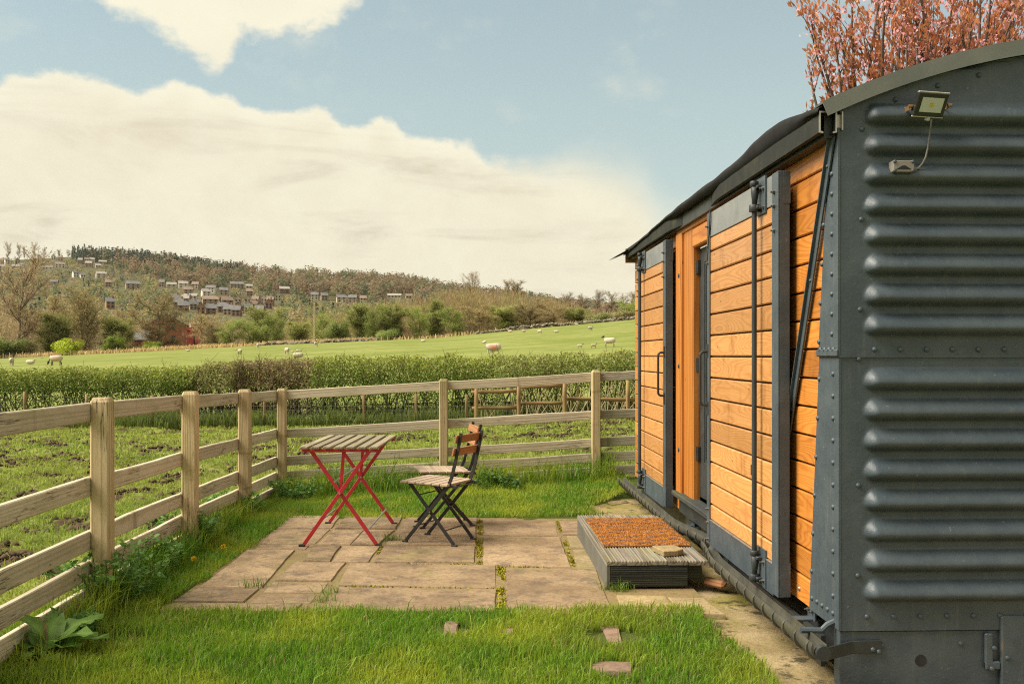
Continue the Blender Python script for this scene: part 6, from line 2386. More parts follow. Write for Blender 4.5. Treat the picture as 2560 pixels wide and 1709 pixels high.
# field-edge trees, left to right (photo columns, distance, top row, width)
TREES = [
    ('bare', 0, 40, 208, 668, 190, 'tall bare tree at the far left edge of the pasture'),
    ('bare', 1, -95, 212, 690, 180, 'bare tree cut by the left edge of the picture'),
    ('scrub', 0, 62, 206, 845, 90, 'dark scrubby bush at the foot of the tall far-left tree'),
    ('hawthorn', 2, 16, 205, 838, 120, 'dark green bush in the far-left corner of the pasture'),
    ('haze', 0, 130, 226, 760, 130, 'grey-brown tree behind the bright round bush'),
    ('willow', 0, 140, 215, 800, 120, 'olive willow left of the bright round bush'),
    ('hawthorn', 0, 172, 203, 838, 80, 'bright yellow-green round bush standing alone by the pasture'),
    ('fan', 0, 214, 209, 745, 130, 'fan-shaped bare tree right of the bright round bush'),
    ('willow', 1, 292, 212, 805, 110, 'rounded olive willow right of the fan-shaped tree'),
    ('hawthorn', 1, 288, 204, 834, 62, 'mid green bush before the olive willow'),
    ('haze', 2, 405, 211, 758, 150, 'orange-brown bare tree before the red brick building'),
    ('hawthorn', 1, 382, 205, 850, 56, 'small green bush under the orange-brown bare tree'),
    ('haze', 1, 330, 232, 790, 120, 'hazy brown tree left of the red brick building'),
    ('haze', 2, 520, 226, 800, 130, 'hazy brown tree right of the red brick building'),
    ('fan', 1, 535, 212, 812, 70, 'slender pale bare tree right of the brick chimneys'),
    ('hawthorn', 2, 505, 207, 858, 44, 'low dark bush beside the brick chimneys'),
    ('leafy', 0, 578, 206, 805, 80, 'fresh green leafy tree left of the telegraph pole'),
    ('leafy', 1, 630, 207, 812, 86, 'broad green leafy tree left of the telegraph pole'),
    ('leafy', 0, 692, 214, 800, 76, 'green tree behind a thin bare trunk near the pole'),
    ('willow', 0, 745, 209, 812, 86, 'brown-green tree immediately left of the telegraph pole'),
    ('willow', 1, 662, 232, 785, 120, 'olive tree rising behind the two green trees'),
    ('leafy', 1, 800, 218, 795, 70, 'green tree immediately right of the telegraph pole'),
    ('hawthorn', 2, 845, 205, 793, 66, 'dark green rounded bush right of the telegraph pole'),
    ('willow', 0, 905, 214, 772, 110, 'olive tree behind the dark rounded bush'),
    ('leafy', 0, 935, 206, 775, 70, 'dark green tree in the middle of the field edge'),
    ('willow', 1, 985, 208, 772, 100, 'broad olive tree in the middle of the field edge'),
    ('hawthorn', 2, 968, 204, 815, 70, 'low green bush under the broad olive tree'),
    ('leafy', 1, 1045, 207, 778, 70, 'narrow dark green tree at the right of the olive trees'),
    ('leafy', 0, 1135, 206, 778, 84, 'bright green tree leaning into the brown wood'),
    ('willow', 0, 1090, 214, 765, 90, 'olive tree left of the bright leaning tree'),
    ('haze', 0, 1200, 207, 768, 110, 'brown tree right of the bright leaning tree'),
    ('willow', 1, 1262, 209, 772, 100, 'olive-brown tree above the broken stone wall'),
    ('haze', 1, 1325, 208, 768, 110, 'brown tree above the middle of the stone wall'),
    ('haze', 2, 1385, 209, 772, 100, 'brown tree at the right of the wood above the wall'),
    ('willow', 0, 1440, 210, 776, 90, 'olive tree at the right end of the wood'),
    ('scrub', 1, 1500, 206, 778, 90, 'low green scrub beside the top of the pasture'),
    ('scrub', 0, 1560, 207, 772, 100, 'green scrub beside the van at the top of the pasture'),
    ('leafy', 1, 1590, 212, 756, 90, 'green tree half hidden behind the van edge'),
]
for (kd, var, px, Z, top, wd, lab) in TREES:
    plant_tree(kd, var, px, Z, top, wd, lab, 'trees along the far edge of the pasture')
# bare trees standing on the skyline at right
for i, (px, top, wd) in enumerate(((1418, 738, 30), (1452, 742, 34), (1492, 732, 40), (1530, 736, 36), (1562, 742, 30), (1588, 735, 34))):
    plant_tree('bare', i, px, 330, top, wd * 1.2, ('first', 'second', 'third', 'fourth', 'fifth', 'sixth')[i] + ' bare skyline tree from the left, above the top of the pasture', 'skyline trees', sink=-8)
for i, (px, top, wd, k) in enumerate(((1185, 690, 44, 'bare'), (1295, 708, 36, 'haze'), (1275, 704, 30, 'bare'))):
    plant_tree(k, i, px, 300, top, wd * 1.3, ('bare tree standing above the brown wood at its highest point', 'dark tree on the ridge right of the brown wood', 'thin bare tree on the ridge beside the dark tree')[i], 'skyline trees', sink=-14)

for i, (px, top, wd) in enumerate(((20, 612, 14), (48, 615, 12), (62, 619, 10), (86, 612, 13), (112, 622, 10), (150, 626, 12), (170, 627, 12))):
    plant_tree('bare', i, px, 1120, top, wd * 1.4, ORD_[i] + ' tiny tree from the left on the upper-left skyline', 'far skyline trees')

# ------------------------------------------------------------------ village on the hillside
def hill_D(px, py):
    """distance at which the hillside shows at this photo pixel"""
    u = (px - CX) / FPX
    D = np.linspace(D0 + 15, D1, 400)
    t = (land(np.full(400, u), D) - EYE) / D
    want = (HY - py) / FPX
    return float(np.interp(want, t, D))


def house(label, px, py, w_px, wall, roof, kind='house', group='houses of the hillside village', rot=None, seed=0, Dfix=None, hfac=1.0):
    rng = random.Random(seed)
    D = Dfix or hill_D(px, py)
    u = (px - CX) / FPX
    x, y = cam2w(u * D, D)
    gz = lz_(u, D)
    W = max(4.5, w_px * 0.80 / FPX * D)
    dp = min(8.0, max(5.0, W * 0.7))
    hw = {'house': 4.8, 'bungalow': 2.6, 'terrace': 4.8, 'gable': 5.2}[kind] * hfac
    pitch = {'house': 2.2, 'bungalow': 1.8, 'terrace': 2.4, 'gable': 3.0}[kind]
    t = thing('house' if kind != 'terrace' else 'terraced_house', label, 'house', (x, y, gz), group, rz=-math.atan(u) * 0.9 + (rot if rot is not None else rng.uniform(-0.35, 0.35)))
    hx, hy = W / 2, dp / 2
    m = MB()
    if kind == 'gable':          # gable end towards the viewer
        m.prism([(-hx, -2.0), (hx, -2.0), (hx, hw), (0, hw + pitch), (-hx, hw)], 'y', -hy, hy)
    else:
        m.prism([(-hy, -2.0), (hy, -2.0), (hy, hw), (0, hw + pitch), (-hy, hw)], 'x', -hx, hx)
    lpart(m, 'wall', MT[wall], t)
    r = MB()
    o, th = 0.35, 0.22
    if kind == 'gable':
        for s in (-1, 1):
            r.add([(0, -hy - o, hw + pitch + 0.02), (0, hy + o, hw + pitch + 0.02), (s * (hx + o), hy + o, hw - o * pitch / hx + 0.02), (s * (hx + o), -hy - o, hw - o * pitch / hx + 0.02),
                   (0, -hy - o, hw + pitch + th), (0, hy + o, hw + pitch + th), (s * (hx + o), hy + o, hw - o * pitch / hx + th), (s * (hx + o), -hy - o, hw - o * pitch / hx + th)],
                  [(0, 1, 2, 3), (7, 6, 5, 4), (0, 3, 7, 4), (1, 5, 6, 2), (3, 2, 6, 7), (0, 4, 5, 1)])
    else:
        for s in (-1, 1):
            r.add([(-hx - o, 0, hw + pitch + 0.02), (hx + o, 0, hw + pitch + 0.02), (hx + o, s * (hy + o), hw - o * pitch / hy + 0.02), (-hx - o, s * (hy + o), hw - o * pitch / hy + 0.02),
                   (-hx - o, 0, hw + pitch + th), (hx + o, 0, hw + pitch + th), (hx + o, s * (hy + o), hw - o * pitch / hy + th), (-hx - o, s * (hy + o), hw - o * pitch / hy + th)],
                  [(0, 1, 2, 3), (7, 6, 5, 4), (0, 3, 7, 4), (1, 5, 6, 2), (3, 2, 6, 7), (0, 4, 5, 1)])
    ro = lpart(r, 'roof', MT[roof], t)
    nch = max(1, int(W / 9)) if kind == 'terrace' else (1 if kind != 'bungalow' else 0)
    for k in range(nch):
        cx = -hx + 0.6 + k * (2 * hx - 1.2) / max(1, nch - 0.999) if nch > 1 else hx - 0.7
        lpart(MB().box((cx - 0.45, -0.35, hw + pitch - 0.5), (cx + 0.45, 0.35, hw + pitch + 1.2)), 'chimney', MT['red_brick' if wall != 'tan_stone' else 'tan_stone'], ro)
    nw = max(2, int(W / 3.0))
    rows = (1.5,) if kind == 'bungalow' else (1.4, 3.9)
    for zz in rows:
        for k in range(nw):
            cx = -hx + (k + 0.5) * 2 * hx / nw
            if kind == 'gable' and abs(cx) > hx - 0.6:
                continue
            lpart(MB().box((cx - 0.55, -hy - 0.06, zz * hfac - 0.6), (cx + 0.55, -hy + 0.1, zz * hfac + 0.65)), 'window', MT['window_dark'], t)
    return D, W


ORD = ['first', 'second', 'third', 'fourth', 'fifth', 'sixth', 'seventh', 'eighth', 'ninth', 'tenth', 'eleventh', 'twelfth', 'thirteenth', 'fourteenth', 'fifteenth', 'sixteenth', 'seventeenth', 'eighteenth']
A = lambda x, y, w: (x / 4.9, 600 + y / 4.9, w / 4.9)
B_ = lambda x, y, w: (400 + x / 5.593, 640 + y / 5.593, w / 5.593)
C_ = lambda x, y, w: (700 + x / 2.499, 620 + y / 2.499, w / 2.499)
ROWS = {
    'in the highest row at upper left': [(A(20, 292, 60), 'cream_render', 'brown_roof', 'house'), (A(84, 290, 62), 'white_render', 'brown_roof', 'house'), (A(215, 298, 70), 'tan_stone', 'pale_roof', 'gable'),
                                         (A(425, 248, 80), 'tan_stone', 'pale_roof', 'bungalow'), (A(486, 258, 50), 'white_render', 'slate_roof', 'gable'), (A(655, 248, 55), 'white_render', 'slate_roof', 'gable'),
                                         (A(740, 262, 60), 'cream_render', 'brown_roof', 'house'), (A(985, 290, 50), 'tan_stone', 'pale_roof', 'house'), (A(1062, 284, 60), 'cream_render', 'brown_roof', 'house'), (A(1122, 284, 80), 'white_render', 'pale_roof', 'house'),
                                         (A(1260, 292, 110), 'tan_stone', 'pale_roof', 'bungalow')],
    'in the second row at upper left': [(A(30, 345, 80), 'white_render', 'pale_roof', 'bungalow'), (A(200, 345, 110), 'cream_render', 'pale_roof', 'bungalow'), (A(262, 330, 90), 'white_render', 'slate_roof', 'bungalow'), (A(500, 362, 110), 'cream_render', 'brown_roof', 'bungalow'),
                                        (A(600, 362, 110), 'white_render', 'brown_roof', 'bungalow'), (A(735, 345, 135), 'white_render', 'brown_roof', 'house'), (A(1090, 330, 95), 'tan_stone', 'pale_roof', 'house'), (A(1200, 338, 80), 'cream_render', 'pale_roof', 'bungalow')],
    'scattered below the upper rows at left': [(A(922, 455, 66), 'white_render', 'slate_roof', 'house'), (A(1010, 460, 75), 'white_render', 'slate_roof', 'bungalow'), (A(1238, 468, 145), 'cream_render', 'pale_roof', 'house'), (A(655, 545, 130), 'tan_stone', 'slate_roof', 'bungalow'),
                                               (A(1330, 578, 66), 'tan_stone', 'brown_roof', 'house'), (A(1625, 600, 200), 'tan_stone', 'slate_roof', 'terrace'), (A(355, 720, 100), 'tan_stone', 'brown_roof', 'house'), (A(1345, 840, 120), 'orange_brick', 'slate_roof', 'house')],
    'in the row just below the hanging wood': [(B_(30, 432, 60), 'tan_stone', 'slate_roof', 'house'), (B_(160, 432, 155), 'cream_render', 'pale_roof', 'bungalow'), (B_(325, 450, 155), 'white_render', 'pale_roof', 'house'), (B_(500, 460, 115), 'cream_render', 'brown_roof', 'house'), (B_(715, 512, 160), 'white_render', 'slate_roof', 'house'),
                                               (B_(1075, 455, 230), 'tan_stone', 'slate_roof', 'terrace'), (B_(1245, 452, 110), 'cream_render', 'pale_roof', 'bungalow'), (B_(1740, 522, 165), 'red_brick', 'pale_roof', 'house'), (B_(2165, 612, 125), 'cream_render', 'slate_roof', 'house'), (B_(2295, 622, 110), 'tan_stone', 'slate_roof', 'house'),
                                               (C_(382, 340, 72), 'cream_render', 'slate_roof', 'house'), (C_(455, 342, 66), 'tan_stone', 'slate_roof', 'house'), (C_(520, 346, 50), 'cream_render', 'brown_roof', 'house'), (C_(715, 313, 104), 'cream_render', 'pale_roof', 'bungalow'), (C_(805, 314, 50), 'tan_stone', 'brown_roof', 'bungalow')],
    'in the middle village row': [(B_(400, 540, 145), 'tan_stone', 'brown_roof', 'house'), (B_(640, 570, 140), 'white_render', 'pale_roof', 'house'), (B_(470, 600, 120), 'cream_render', 'pale_roof', 'bungalow'), (B_(380, 606, 80), 'tan_stone', 'pale_roof', 'bungalow'), (B_(895, 545, 145), 'tan_stone', 'slate_roof', 'house'), (B_(1250, 560, 110), 'tan_stone', 'brown_roof', 'house'),
                                  (B_(1650, 628, 60), 'cream_render', 'slate_roof', 'gable')],
    'in the long terraced rows above the brown trees': [(B_(215, 672, 110), 'cream_render', 'slate_roof', 'terrace'), (B_(360, 678, 110), 'tan_stone', 'pale_roof', 'terrace'), (B_(510, 690, 130), 'white_render', 'slate_roof', 'bungalow'), (B_(700, 690, 260), 'tan_stone', 'brown_roof', 'terrace'), (B_(930, 700, 190), 'red_brick', 'brown_roof', 'terrace'),
                                                        (B_(1090, 690, 90), 'cream_render', 'brown_roof', 'gable'), (B_(1225, 688, 110), 'cream_render', 'brown_roof', 'gable'), (B_(1340, 688, 110), 'tan_stone', 'brown_roof', 'terrace'), (B_(1450, 680, 62), 'white_render', 'slate_roof', 'gable'), (B_(1545, 690, 90), 'red_brick', 'brown_roof', 'house')],
    'in the lowest terraces above the brown trees': [(B_(260, 720, 160), 'red_brick', 'slate_roof', 'terrace'), (B_(330, 770, 180), 'red_brick', 'slate_roof', 'terrace'), (B_(450, 748, 120), 'tan_stone', 'slate_roof', 'terrace'), (B_(570, 808, 130), 'orange_brick', 'slate_roof', 'gable'), (B_(715, 812, 170), 'red_brick', 'slate_roof', 'terrace'), (B_(880, 785, 170), 'red_brick', 'slate_roof', 'terrace'),
                                                     (B_(960, 825, 120), 'tan_stone', 'slate_roof', 'terrace'), (B_(1090, 795, 120), 'orange_brick', 'slate_roof', 'gable'), (B_(1075, 838, 120), 'red_brick', 'slate_roof', 'terrace'), (B_(1230, 800, 140), 'orange_brick', 'slate_roof', 'terrace'), (B_(1310, 745, 120), 'orange_brick', 'brown_roof', 'terrace'), (B_(1400, 770, 90), 'orange_brick', 'brown_roof', 'gable'),
                                                     (B_(1400, 832, 130), 'red_brick', 'slate_roof', 'terrace'), (B_(1520, 735, 100), 'orange_brick', 'brown_roof', 'gable')],
}
WN = {'cream_render': 'cream', 'white_render': 'white', 'tan_stone': 'tan stone', 'red_brick': 'red brick', 'orange_brick': 'orange brick'}
RN = {'slate_roof': 'grey-roofed', 'brown_roof': 'brown-roofed', 'pale_roof': 'pale-roofed'}
HB = []          # screen boxes of the houses, so that trees leave them in view
sd_ = 0
for row, lst in ROWS.items():
    lst = sorted(lst, key=lambda e: e[0][0])
    for i, ((px, py, w), wall, roof, kd) in enumerate(lst):
        sd_ += 1
        noun = {'house': 'house', 'bungalow': 'bungalow', 'terrace': 'terrace', 'gable': 'gabled house'}[kd]
        lab = f'{RN[roof]} {WN[wall]} {noun}, {ORD[i]} from left {row}'
        D, W = house(lab, px, py, w, wall, roof, kd, seed=sd_, rot=0.0 if kd == 'gable' else None, hfac=0.70 if 'terraces' in row else 0.85)
        HB.append((px - w * 0.55, px + w * 0.55, py - w * 0.62 - 8, py - 1, D))
HB = np.array(HB)


# ------------------------------------------------------------------ woods on the hill (one mass each)
def puff(rng, x, y, z, h, w, col, n, conifer=False, leaf=1.0, twig=False):
    m = len(x)
    k = n
    d = rng.normal(size=(m, k, 3))
    d /= np.linalg.norm(d, axis=2, keepdims=True)
    rr = rng.random((m, k, 1)) ** 0.45
    if conifer:
        f = rng.random((m, k)) ** 0.8
        az = rng.uniform(0, 2 * PI, (m, k))
        rad = (1 - f) * 0.5 * rng.random((m, k)) ** 0.4
        P = np.stack([rad * np.cos(az) * w[:, None], rad * np.sin(az) * w[:, None], (0.08 + 0.92 * f) * h[:, None]], 2)
    else:
        P = d * rr * np.stack([w * 0.5, w * 0.5, h * 0.42], 1)[:, None, :]
        P[:, :, 2] += (h * 0.56)[:, None]
    P += np.stack([x, y, z], 1)[:, None]
    P = P.reshape(-1, 3)
    L = np.repeat(h * 0.145 * leaf, k) * rng.uniform(0.6, 1.3, m * k)
    if twig:
        out = np.repeat(np.stack([x, y, z + h * 0.25], 1), k, axis=0)
        dv = P - out
        dv /= np.maximum(np.linalg.norm(dv, axis=1, keepdims=True), 1e-6)
        V, F = leaves_np(P, L * 1.8, 0.15, rng, 0.35, dirs=dv * 0.8)
    else:
        ctr = np.repeat(np.stack([x, y, z + h * (0.3 if not conifer else 0.1)], 1), k, axis=0)
        nv = P - ctr
        nv /= np.maximum(np.linalg.norm(nv, axis=1, keepdims=True), 1e-6)
        V, F = leaves_out(P, nv, L * 1.15, L * 0.8, rng, 0.35)
    c = np.repeat(col, k, axis=0) * rng.uniform(0.8, 1.2, (m * k, 1))
    return V, F, rep(c, 4)


def hill_wood(name, label, n, u0, u1, D_lo, D_hi, cols, hr, seed, conifer=False, dens=None, k=34, wr=(0.55, 0.85)):
    rng = np.random.default_rng(seed)
    u = rng.uniform(u0, u1, n)
    D = D_lo + (D_hi - D_lo) * rng.random(n)
    if dens is not None:
        keep = rng.random(n) < dens(u, D)
        u, D = u[keep], D[keep]
    gz = land(u, D)
    h = rng.uniform(hr[0], hr[1], len(u))
    px = CX + u * FPX
    ptop = HY - (gz + h - EYE) / D * FPX
    pbot = HY - (gz - EYE) / D * FPX
    hwp = h * 0.36 / D * FPX
    bad = np.zeros(len(u), bool)
    for (a, b, t, bt, Dh) in HB:
        bad |= (px + hwp * 0.6 > a) & (px - hwp * 0.6 < b) & (ptop < bt - 0.3 * (bt - t)) & (pbot > t) & (D < Dh + 6)
    u, D, gz, h = u[~bad], D[~bad], gz[~bad], h[~bad]
    x, y = u * D * CA + D * SA, -u * D * SA + D * CA
    w = h * rng.uniform(wr[0], wr[1], len(u))
    ci = noise2(u * 60, D / 60, seed, 3)
    cols = np.array(cols)
    idx = np.clip(((ci - 0.25) * 2.0 * 0.6 + rng.random(len(u)) * 0.4) * len(cols), 0, len(cols) - 1e-3).astype(int)
    V, F, c = puff(rng, x, y, gz - 0.5, h, w, cols[idx], k, conifer)
    me = mesh_np(name, V, F, MT['hill_foliage'], c)
    tag(link(name, me), label, 'woodland', kind='stuff')


U = lambda d: (d * 1.0898 - CX) / FPX
BRN = [(0.060, 0.058, 0.034), (0.098, 0.070, 0.044), (0.120, 0.082, 0.052), (0.080, 0.078, 0.038), (0.048, 0.056, 0.032), (0.128, 0.085, 0.056)]
VIL = [(0.105, 0.098, 0.042), (0.150, 0.112, 0.062), (0.085, 0.092, 0.038), (0.045, 0.055, 0.032), (0.150, 0.128, 0.050), (0.160, 0.112, 0.066), (0.060, 0.065, 0.034)]
# dark conifers on the crest
hill_wood('conifer_wood', 'dark conifer plantation along the crest of the hill', 900, U(165), U(560), 1050, 1150, [(0.045, 0.055, 0.042), (0.055, 0.064, 0.046), (0.062, 0.068, 0.044)], (8, 15), 201, True, None, 40, (0.34, 0.48))
# hanging wood over the village, down to the ridge on the right
def wood_dens(u, D):
    lo = np.interp(u, [U(150), U(260), U(420), U(700), U(900), U(1150), U(1500), U(2400)], [1100, 1000, 840, 800, 700, 560, 480, 480])
    return (D > lo + (noise2(u * 30, D / 80, 5, 2) - 0.5) * 80).astype(float)


hill_wood('hanging_wood', 'brown and olive wood hanging on the upper hillside', 5600, U(200), U(1900), 480, 1150, BRN, (11, 17), 202, False, wood_dens, 40)
# gardens and trees round the village
hill_wood('village_trees', 'mixed garden trees among the village houses', 7500, U(-320), U(1250), 350, 1140, VIL, (4.5, 9.5), 203, False,
          lambda u, D: 0.35 + 0.75 * (noise2(u * 70, D / 45, 15, 3) > 0.44) - 0.9 * wood_dens(u, D), 30)
hill_wood('dark_garden_trees', 'dark evergreen trees among the village houses', 300, U(-200), U(1000), 380, 1000, [(0.042, 0.050, 0.034), (0.055, 0.064, 0.040)], (6, 11), 204, True, lambda u, D: 1.0 - 0.8 * wood_dens(u, D), 34, (0.4, 0.6))
# valley trees behind the field edge
def valley(name, label, n, u0, u1, Z0, Z1, hfun, cols, seed, k=90):
    rng = np.random.default_rng(seed)
    u = rng.uniform(u0, u1, n)
    Z = rng.uniform(Z0, Z1, n)
    gz = land(u, Z)
    top = hfun(u)                                     # photo row of the crowns
    h = EYE + (HY - top) / FPX * Z - gz
    h = h * rng.uniform(0.80, 1.04, n)
    gz = gz + np.maximum(h - 13, 0)                   # the ground climbs behind
    h = np.minimum(h, 13)
    x, y = u * Z * CA + Z * SA, -u * Z * SA + Z * CA
    w = rng.uniform(6, 10, n)
    cols = np.array(cols)
    idx = rng.integers(0, len(cols), n)
    V, F, c = puff(rng, x, y, gz, h, w, cols[idx], k, False, 0.42, True)
    # trunks and limbs showing through
    P0 = np.stack([x, y, gz - 1], 1)
    P0 = rep(P0, 5)
    P1 = P0 + np.stack([rng.normal(0, 1.5, n * 5), rng.normal(0, 1.5, n * 5), rep(h[:, None], 5)[:, 0] * rng.uniform(0.6, 0.95, n * 5)], 1)
    V2, F2 = segs_np(P0, P1, 0.10, 0.03, 3)
    c2 = np.tile(np.array([[0.15, 0.125, 0.085]]), (len(V2), 1))
    me = mesh_np(name, np.concatenate([V, V2]), np.concatenate([F, F2 + len(V)]), MT['hill_foliage'], np.concatenate([c, c2]))
    tag(link(name, me), label, 'woodland', kind='stuff')


WOODC = [(0.150, 0.108, 0.052), (0.170, 0.122, 0.060), (0.135, 0.112, 0.048), (0.140, 0.130, 0.050), (0.175, 0.122, 0.064)]
valley('brown_wood', 'brown leafless wood rising behind the right half of the pasture', 380, U(700), U(1640), 226, 300,
       lambda u: np.interp(u, [U(700), U(800), U(900), U(1000), U(1060), U(1180), U(1260), U(1330), U(1460), U(1640)], [790, 778, 755, 728, 714, 726, 744, 768, 778, 770]), WOODC, 301, 190)
valley('valley_trees', 'brown bare trees filling the valley behind the field edge', 230, U(-250), U(740), 238, 300,
       lambda u: np.interp(u, [U(-250), U(0), U(120), U(250), U(400), U(560), U(740)], [770, 765, 772, 782, 795, 802, 790]), [(0.175, 0.120, 0.070), (0.190, 0.132, 0.078), (0.155, 0.118, 0.064), (0.165, 0.138, 0.066)], 302, 190)


# ------------------------------------------------------------------ red brick works in the valley
def block(label, name, cat, px0, px1, py_top, py_base, Z, depth, wall, roof, roof_h=3.0, gable=True, wins=(), ridge_x=False):
    a, b = PX(px0, py_base, Z), PX(px1, py_base, Z)
    c = (a + b) / 2
    t = thing(name, label, cat, (c.x, c.y, a.z - 3), rz=-YAW + 0.25)
    hx = (b - a).length / 2
    H = (py_base - py_top) / FPX * Z + 3
    hy = depth / 2
    m = MB()
    if ridge_x:
        m.prism([(-hy, 0), (hy, 0), (hy, H - roof_h), (0, H), (-hy, H - roof_h)], 'x', -hx, hx)
    else:
        m.prism([(-hx, 0), (hx, 0), (hx, H - roof_h), (0, H), (-hx, H - roof_h)], 'y', -hy, hy)
    lpart(m, 'wall', MT[wall], t)
    r = MB()
    for s in (-1, 1):
        if ridge_x:
            q = [(-hx - .3, 0, H + .05), (hx + .3, 0, H + .05), (hx + .3, s * (hy + .3), H - roof_h + .0), (-hx - .3, s * (hy + .3), H - roof_h + .0)]
        else:
            q = [(0, -hy - .3, H + .05), (0, hy + .3, H + .05), (s * (hx + .3), hy + .3, H - roof_h), (s * (hx + .3), -hy - .3, H - roof_h)]
        q2 = [(a_, b_, c_ + 0.25) for a_, b_, c_ in q]
        r.add(q + q2, [(0, 1, 2, 3), (7, 6, 5, 4), (0, 3, 7, 4), (1, 5, 6, 2), (3, 2, 6, 7), (0, 4, 5, 1)])
    lpart(r, 'roof', MT[roof], t)
    for (fx, fz, ww, wh) in wins:
        lpart(MB().box((fx * hx - ww, -hy - 0.08, H * fz - wh), (fx * hx + ww, -hy + 0.1, H * fz + wh)), 'window', MT['window_dark'], t)
    return t


block('tall red brick building half hidden by the orange-brown tree', 'brick_building', 'building', 372, 474, 788, 866, 250, 13, 'works_brick', 'slate_roof', 3.2, wins=((-0.35, 0.72, 0.45, 0.8), (0.3, 0.72, 0.45, 0.8), (-0.35, 0.45, 0.45, 0.8), (0.3, 0.45, 0.45, 0.8)))
block('low red brick building with grey roof left of the tall one', 'brick_building', 'building', 335, 374, 830, 866, 240, 8, 'works_brick', 'slate_roof', 2.2, ridge_x=True, wins=((-0.4, 0.45, 0.4, 0.5), (0.4, 0.45, 0.4, 0.5)))
for (px0, px1, top, lab) in ((470, 486, 818, 'lower of the two deep red brick stacks beside the brick building'), (491, 505, 811, 'taller deep red brick stack with a pale cap')):
    a = PX((px0 + px1) / 2, 868, 236)
    t = thing('brick_stack', lab, 'chimney', (a.x, a.y, a.z - 3), 'brick stacks')
    w_ = (px1 - px0) / FPX * 236 / 2
    h_ = (868 - top) / FPX * 236 + 3
    lpart(MB().box((-w_, -w_, 0), (w_, w_, h_)).box((-w_ - .12, -w_ - .12, h_ - 0.8), (w_ + .12, w_ + .12, h_ - 0.4)), 'shaft', MT['deep_red_brick'], t)
    lpart(MB().tube([(0, 0, h_), (0, 0, h_ + 0.9)], [w_ * 0.55, w_ * 0.45], 8), 'pot', MT['cream_render'], t)

# telegraph pole
tp = PX(786, 862, 204)
gz = lz_((786 - CX) / FPX, 204)
tel = thing('telegraph_pole', 'pale wooden telegraph pole at the far edge of the pasture', 'pole', (tp.x, tp.y, gz))
ph = EYE + (HY - 757) / FPX * 204 - gz
lpiece('pole_shaft', (0, 0, -0.5), (0, 0, ph), 0.27, 0.27, MT['far_pole'], tel, (1, 0, 0), 0.08)
lpiece('cross_arm', (-0.85, 0, ph - 0.35), (0.85, 0, ph - 0.35), 0.16, 0.14, MT['rail_log'], tel, (0, 0, 1), 0.02)
lpart(MB().box((0.12, -0.3, ph - 2.3), (0.55, 0.1, ph - 1.5)), 'switch_box', MT['box_grey'], tel)
for sx in (-0.75, -0.35, 0.35, 0.75):
    lpart(MB().tube([(sx, 0, ph - 0.27), (sx, 0, ph - 0.05)], 0.05, 6), 'insulator', MT['window_dark'], tel)


# ------------------------------------------------------------------ tumbledown stone wall at the top of the pasture
wall = thing('stone_wall', 'tumbledown dry stone wall along the top of the pasture', 'wall', tuple(PX(1100, 845, 201)))
rw = random.Random(9)


def rock_mesh(seed):
    rng = np.random.default_rng(seed)
    ico = np.array([(0, 0, 1), (0.9, 0, 0.35), (0.28, 0.86, 0.35), (-0.73, 0.53, 0.35), (-0.73, -0.53, 0.35), (0.28, -0.86, 0.35), (0.7, 0.5, -0.6), (-0.3, 0.8, -0.6), (-0.85, 0, -0.6), (-0.3, -0.8, -0.6), (0.7, -0.5, -0.6)])
    ico = ico * rng.uniform(0.75, 1.2, ico.shape)
    fi = np.array([(0, 1, 2), (0, 2, 3), (0, 3, 4), (0, 4, 5), (0, 5, 1), (1, 6, 2), (2, 6, 7), (2, 7, 3), (3, 7, 8), (3, 8, 4), (4, 8, 9), (4, 9, 5), (5, 9, 10), (5, 10, 1), (1, 10, 6), (6, 10, 9), (6, 9, 8), (6, 8, 7)])
    return mesh_np('stone', ico, fi, MT['wall_stone'])


ROCK = [rock_mesh(s) for s in range(5)]
WALLS = [(640, 790, 0.45, 60), (800, 950, 0.45, 60), (1190, 1275, 0.35, 36), (1275, 1400, 0.75, 80), (1400, 1490, 0.45, 46), (1490, 1610, 0.6, 60)]
for (a, b, hh, n) in WALLS:
    for i in range(n):
        px = a + (b - a) * (i + rw.random()) / n
        u = (px - CX) / FPX
        Z = 200.5 + rw.uniform(-0.3, 0.3)
        x, y = cam2w(u * Z, Z)
        s = rw.uniform(0.22, 0.42)
        o = link('stone', ROCK[i % 5], wall, Vector((x, y, lz_(u, Z) + rw.uniform(0.0, hh))) - off(wall), (rw.uniform(-.3, .3), rw.uniform(-.3, .3), rw.uniform(0, 6.28)))
        o.scale = (s * 1.35, s, s * 0.7)
# rough bank of dead grass along the field edge
def bank():
    rng = np.random.default_rng(31)
    n = 16000
    px = rng.uniform(-40, 1640, n)
    dens = np.interp(px, [-40, 60, 100, 560, 600, 690, 760, 900, 960, 1640], [0.2, 0.5, 1, 0.9, 0.3, 0.9, 0.6, 1.0, 0.15, 0.15])
    k = rng.random(n) < dens
    px = px[k]
    n = len(px)
    Z = 203 + rng.uniform(-2.5, 5, n)
    u = (px - CX) / FPX
    x, y = u * Z * CA + Z * SA, -u * Z * SA + Z * CA
    P = np.stack([x, y, land(u, Z) - 0.1], 1)
    V, F = blades_np(P, rng.uniform(0.4, 1.3, n), 0.22, rng, 0.6)
    r = rng.random((n, 1))
    c = np.array([0.34, 0.25, 0.13]) * (1 - r) + np.array([0.20, 0.15, 0.07]) * r
    me = mesh_np('dead_grass_bank', V, F, MT['hill_foliage'], rep(c, 5))
    tag(link('dead_grass_bank', me), 'tawny dead grass along the far edge of the pasture', 'grass', kind='stuff')


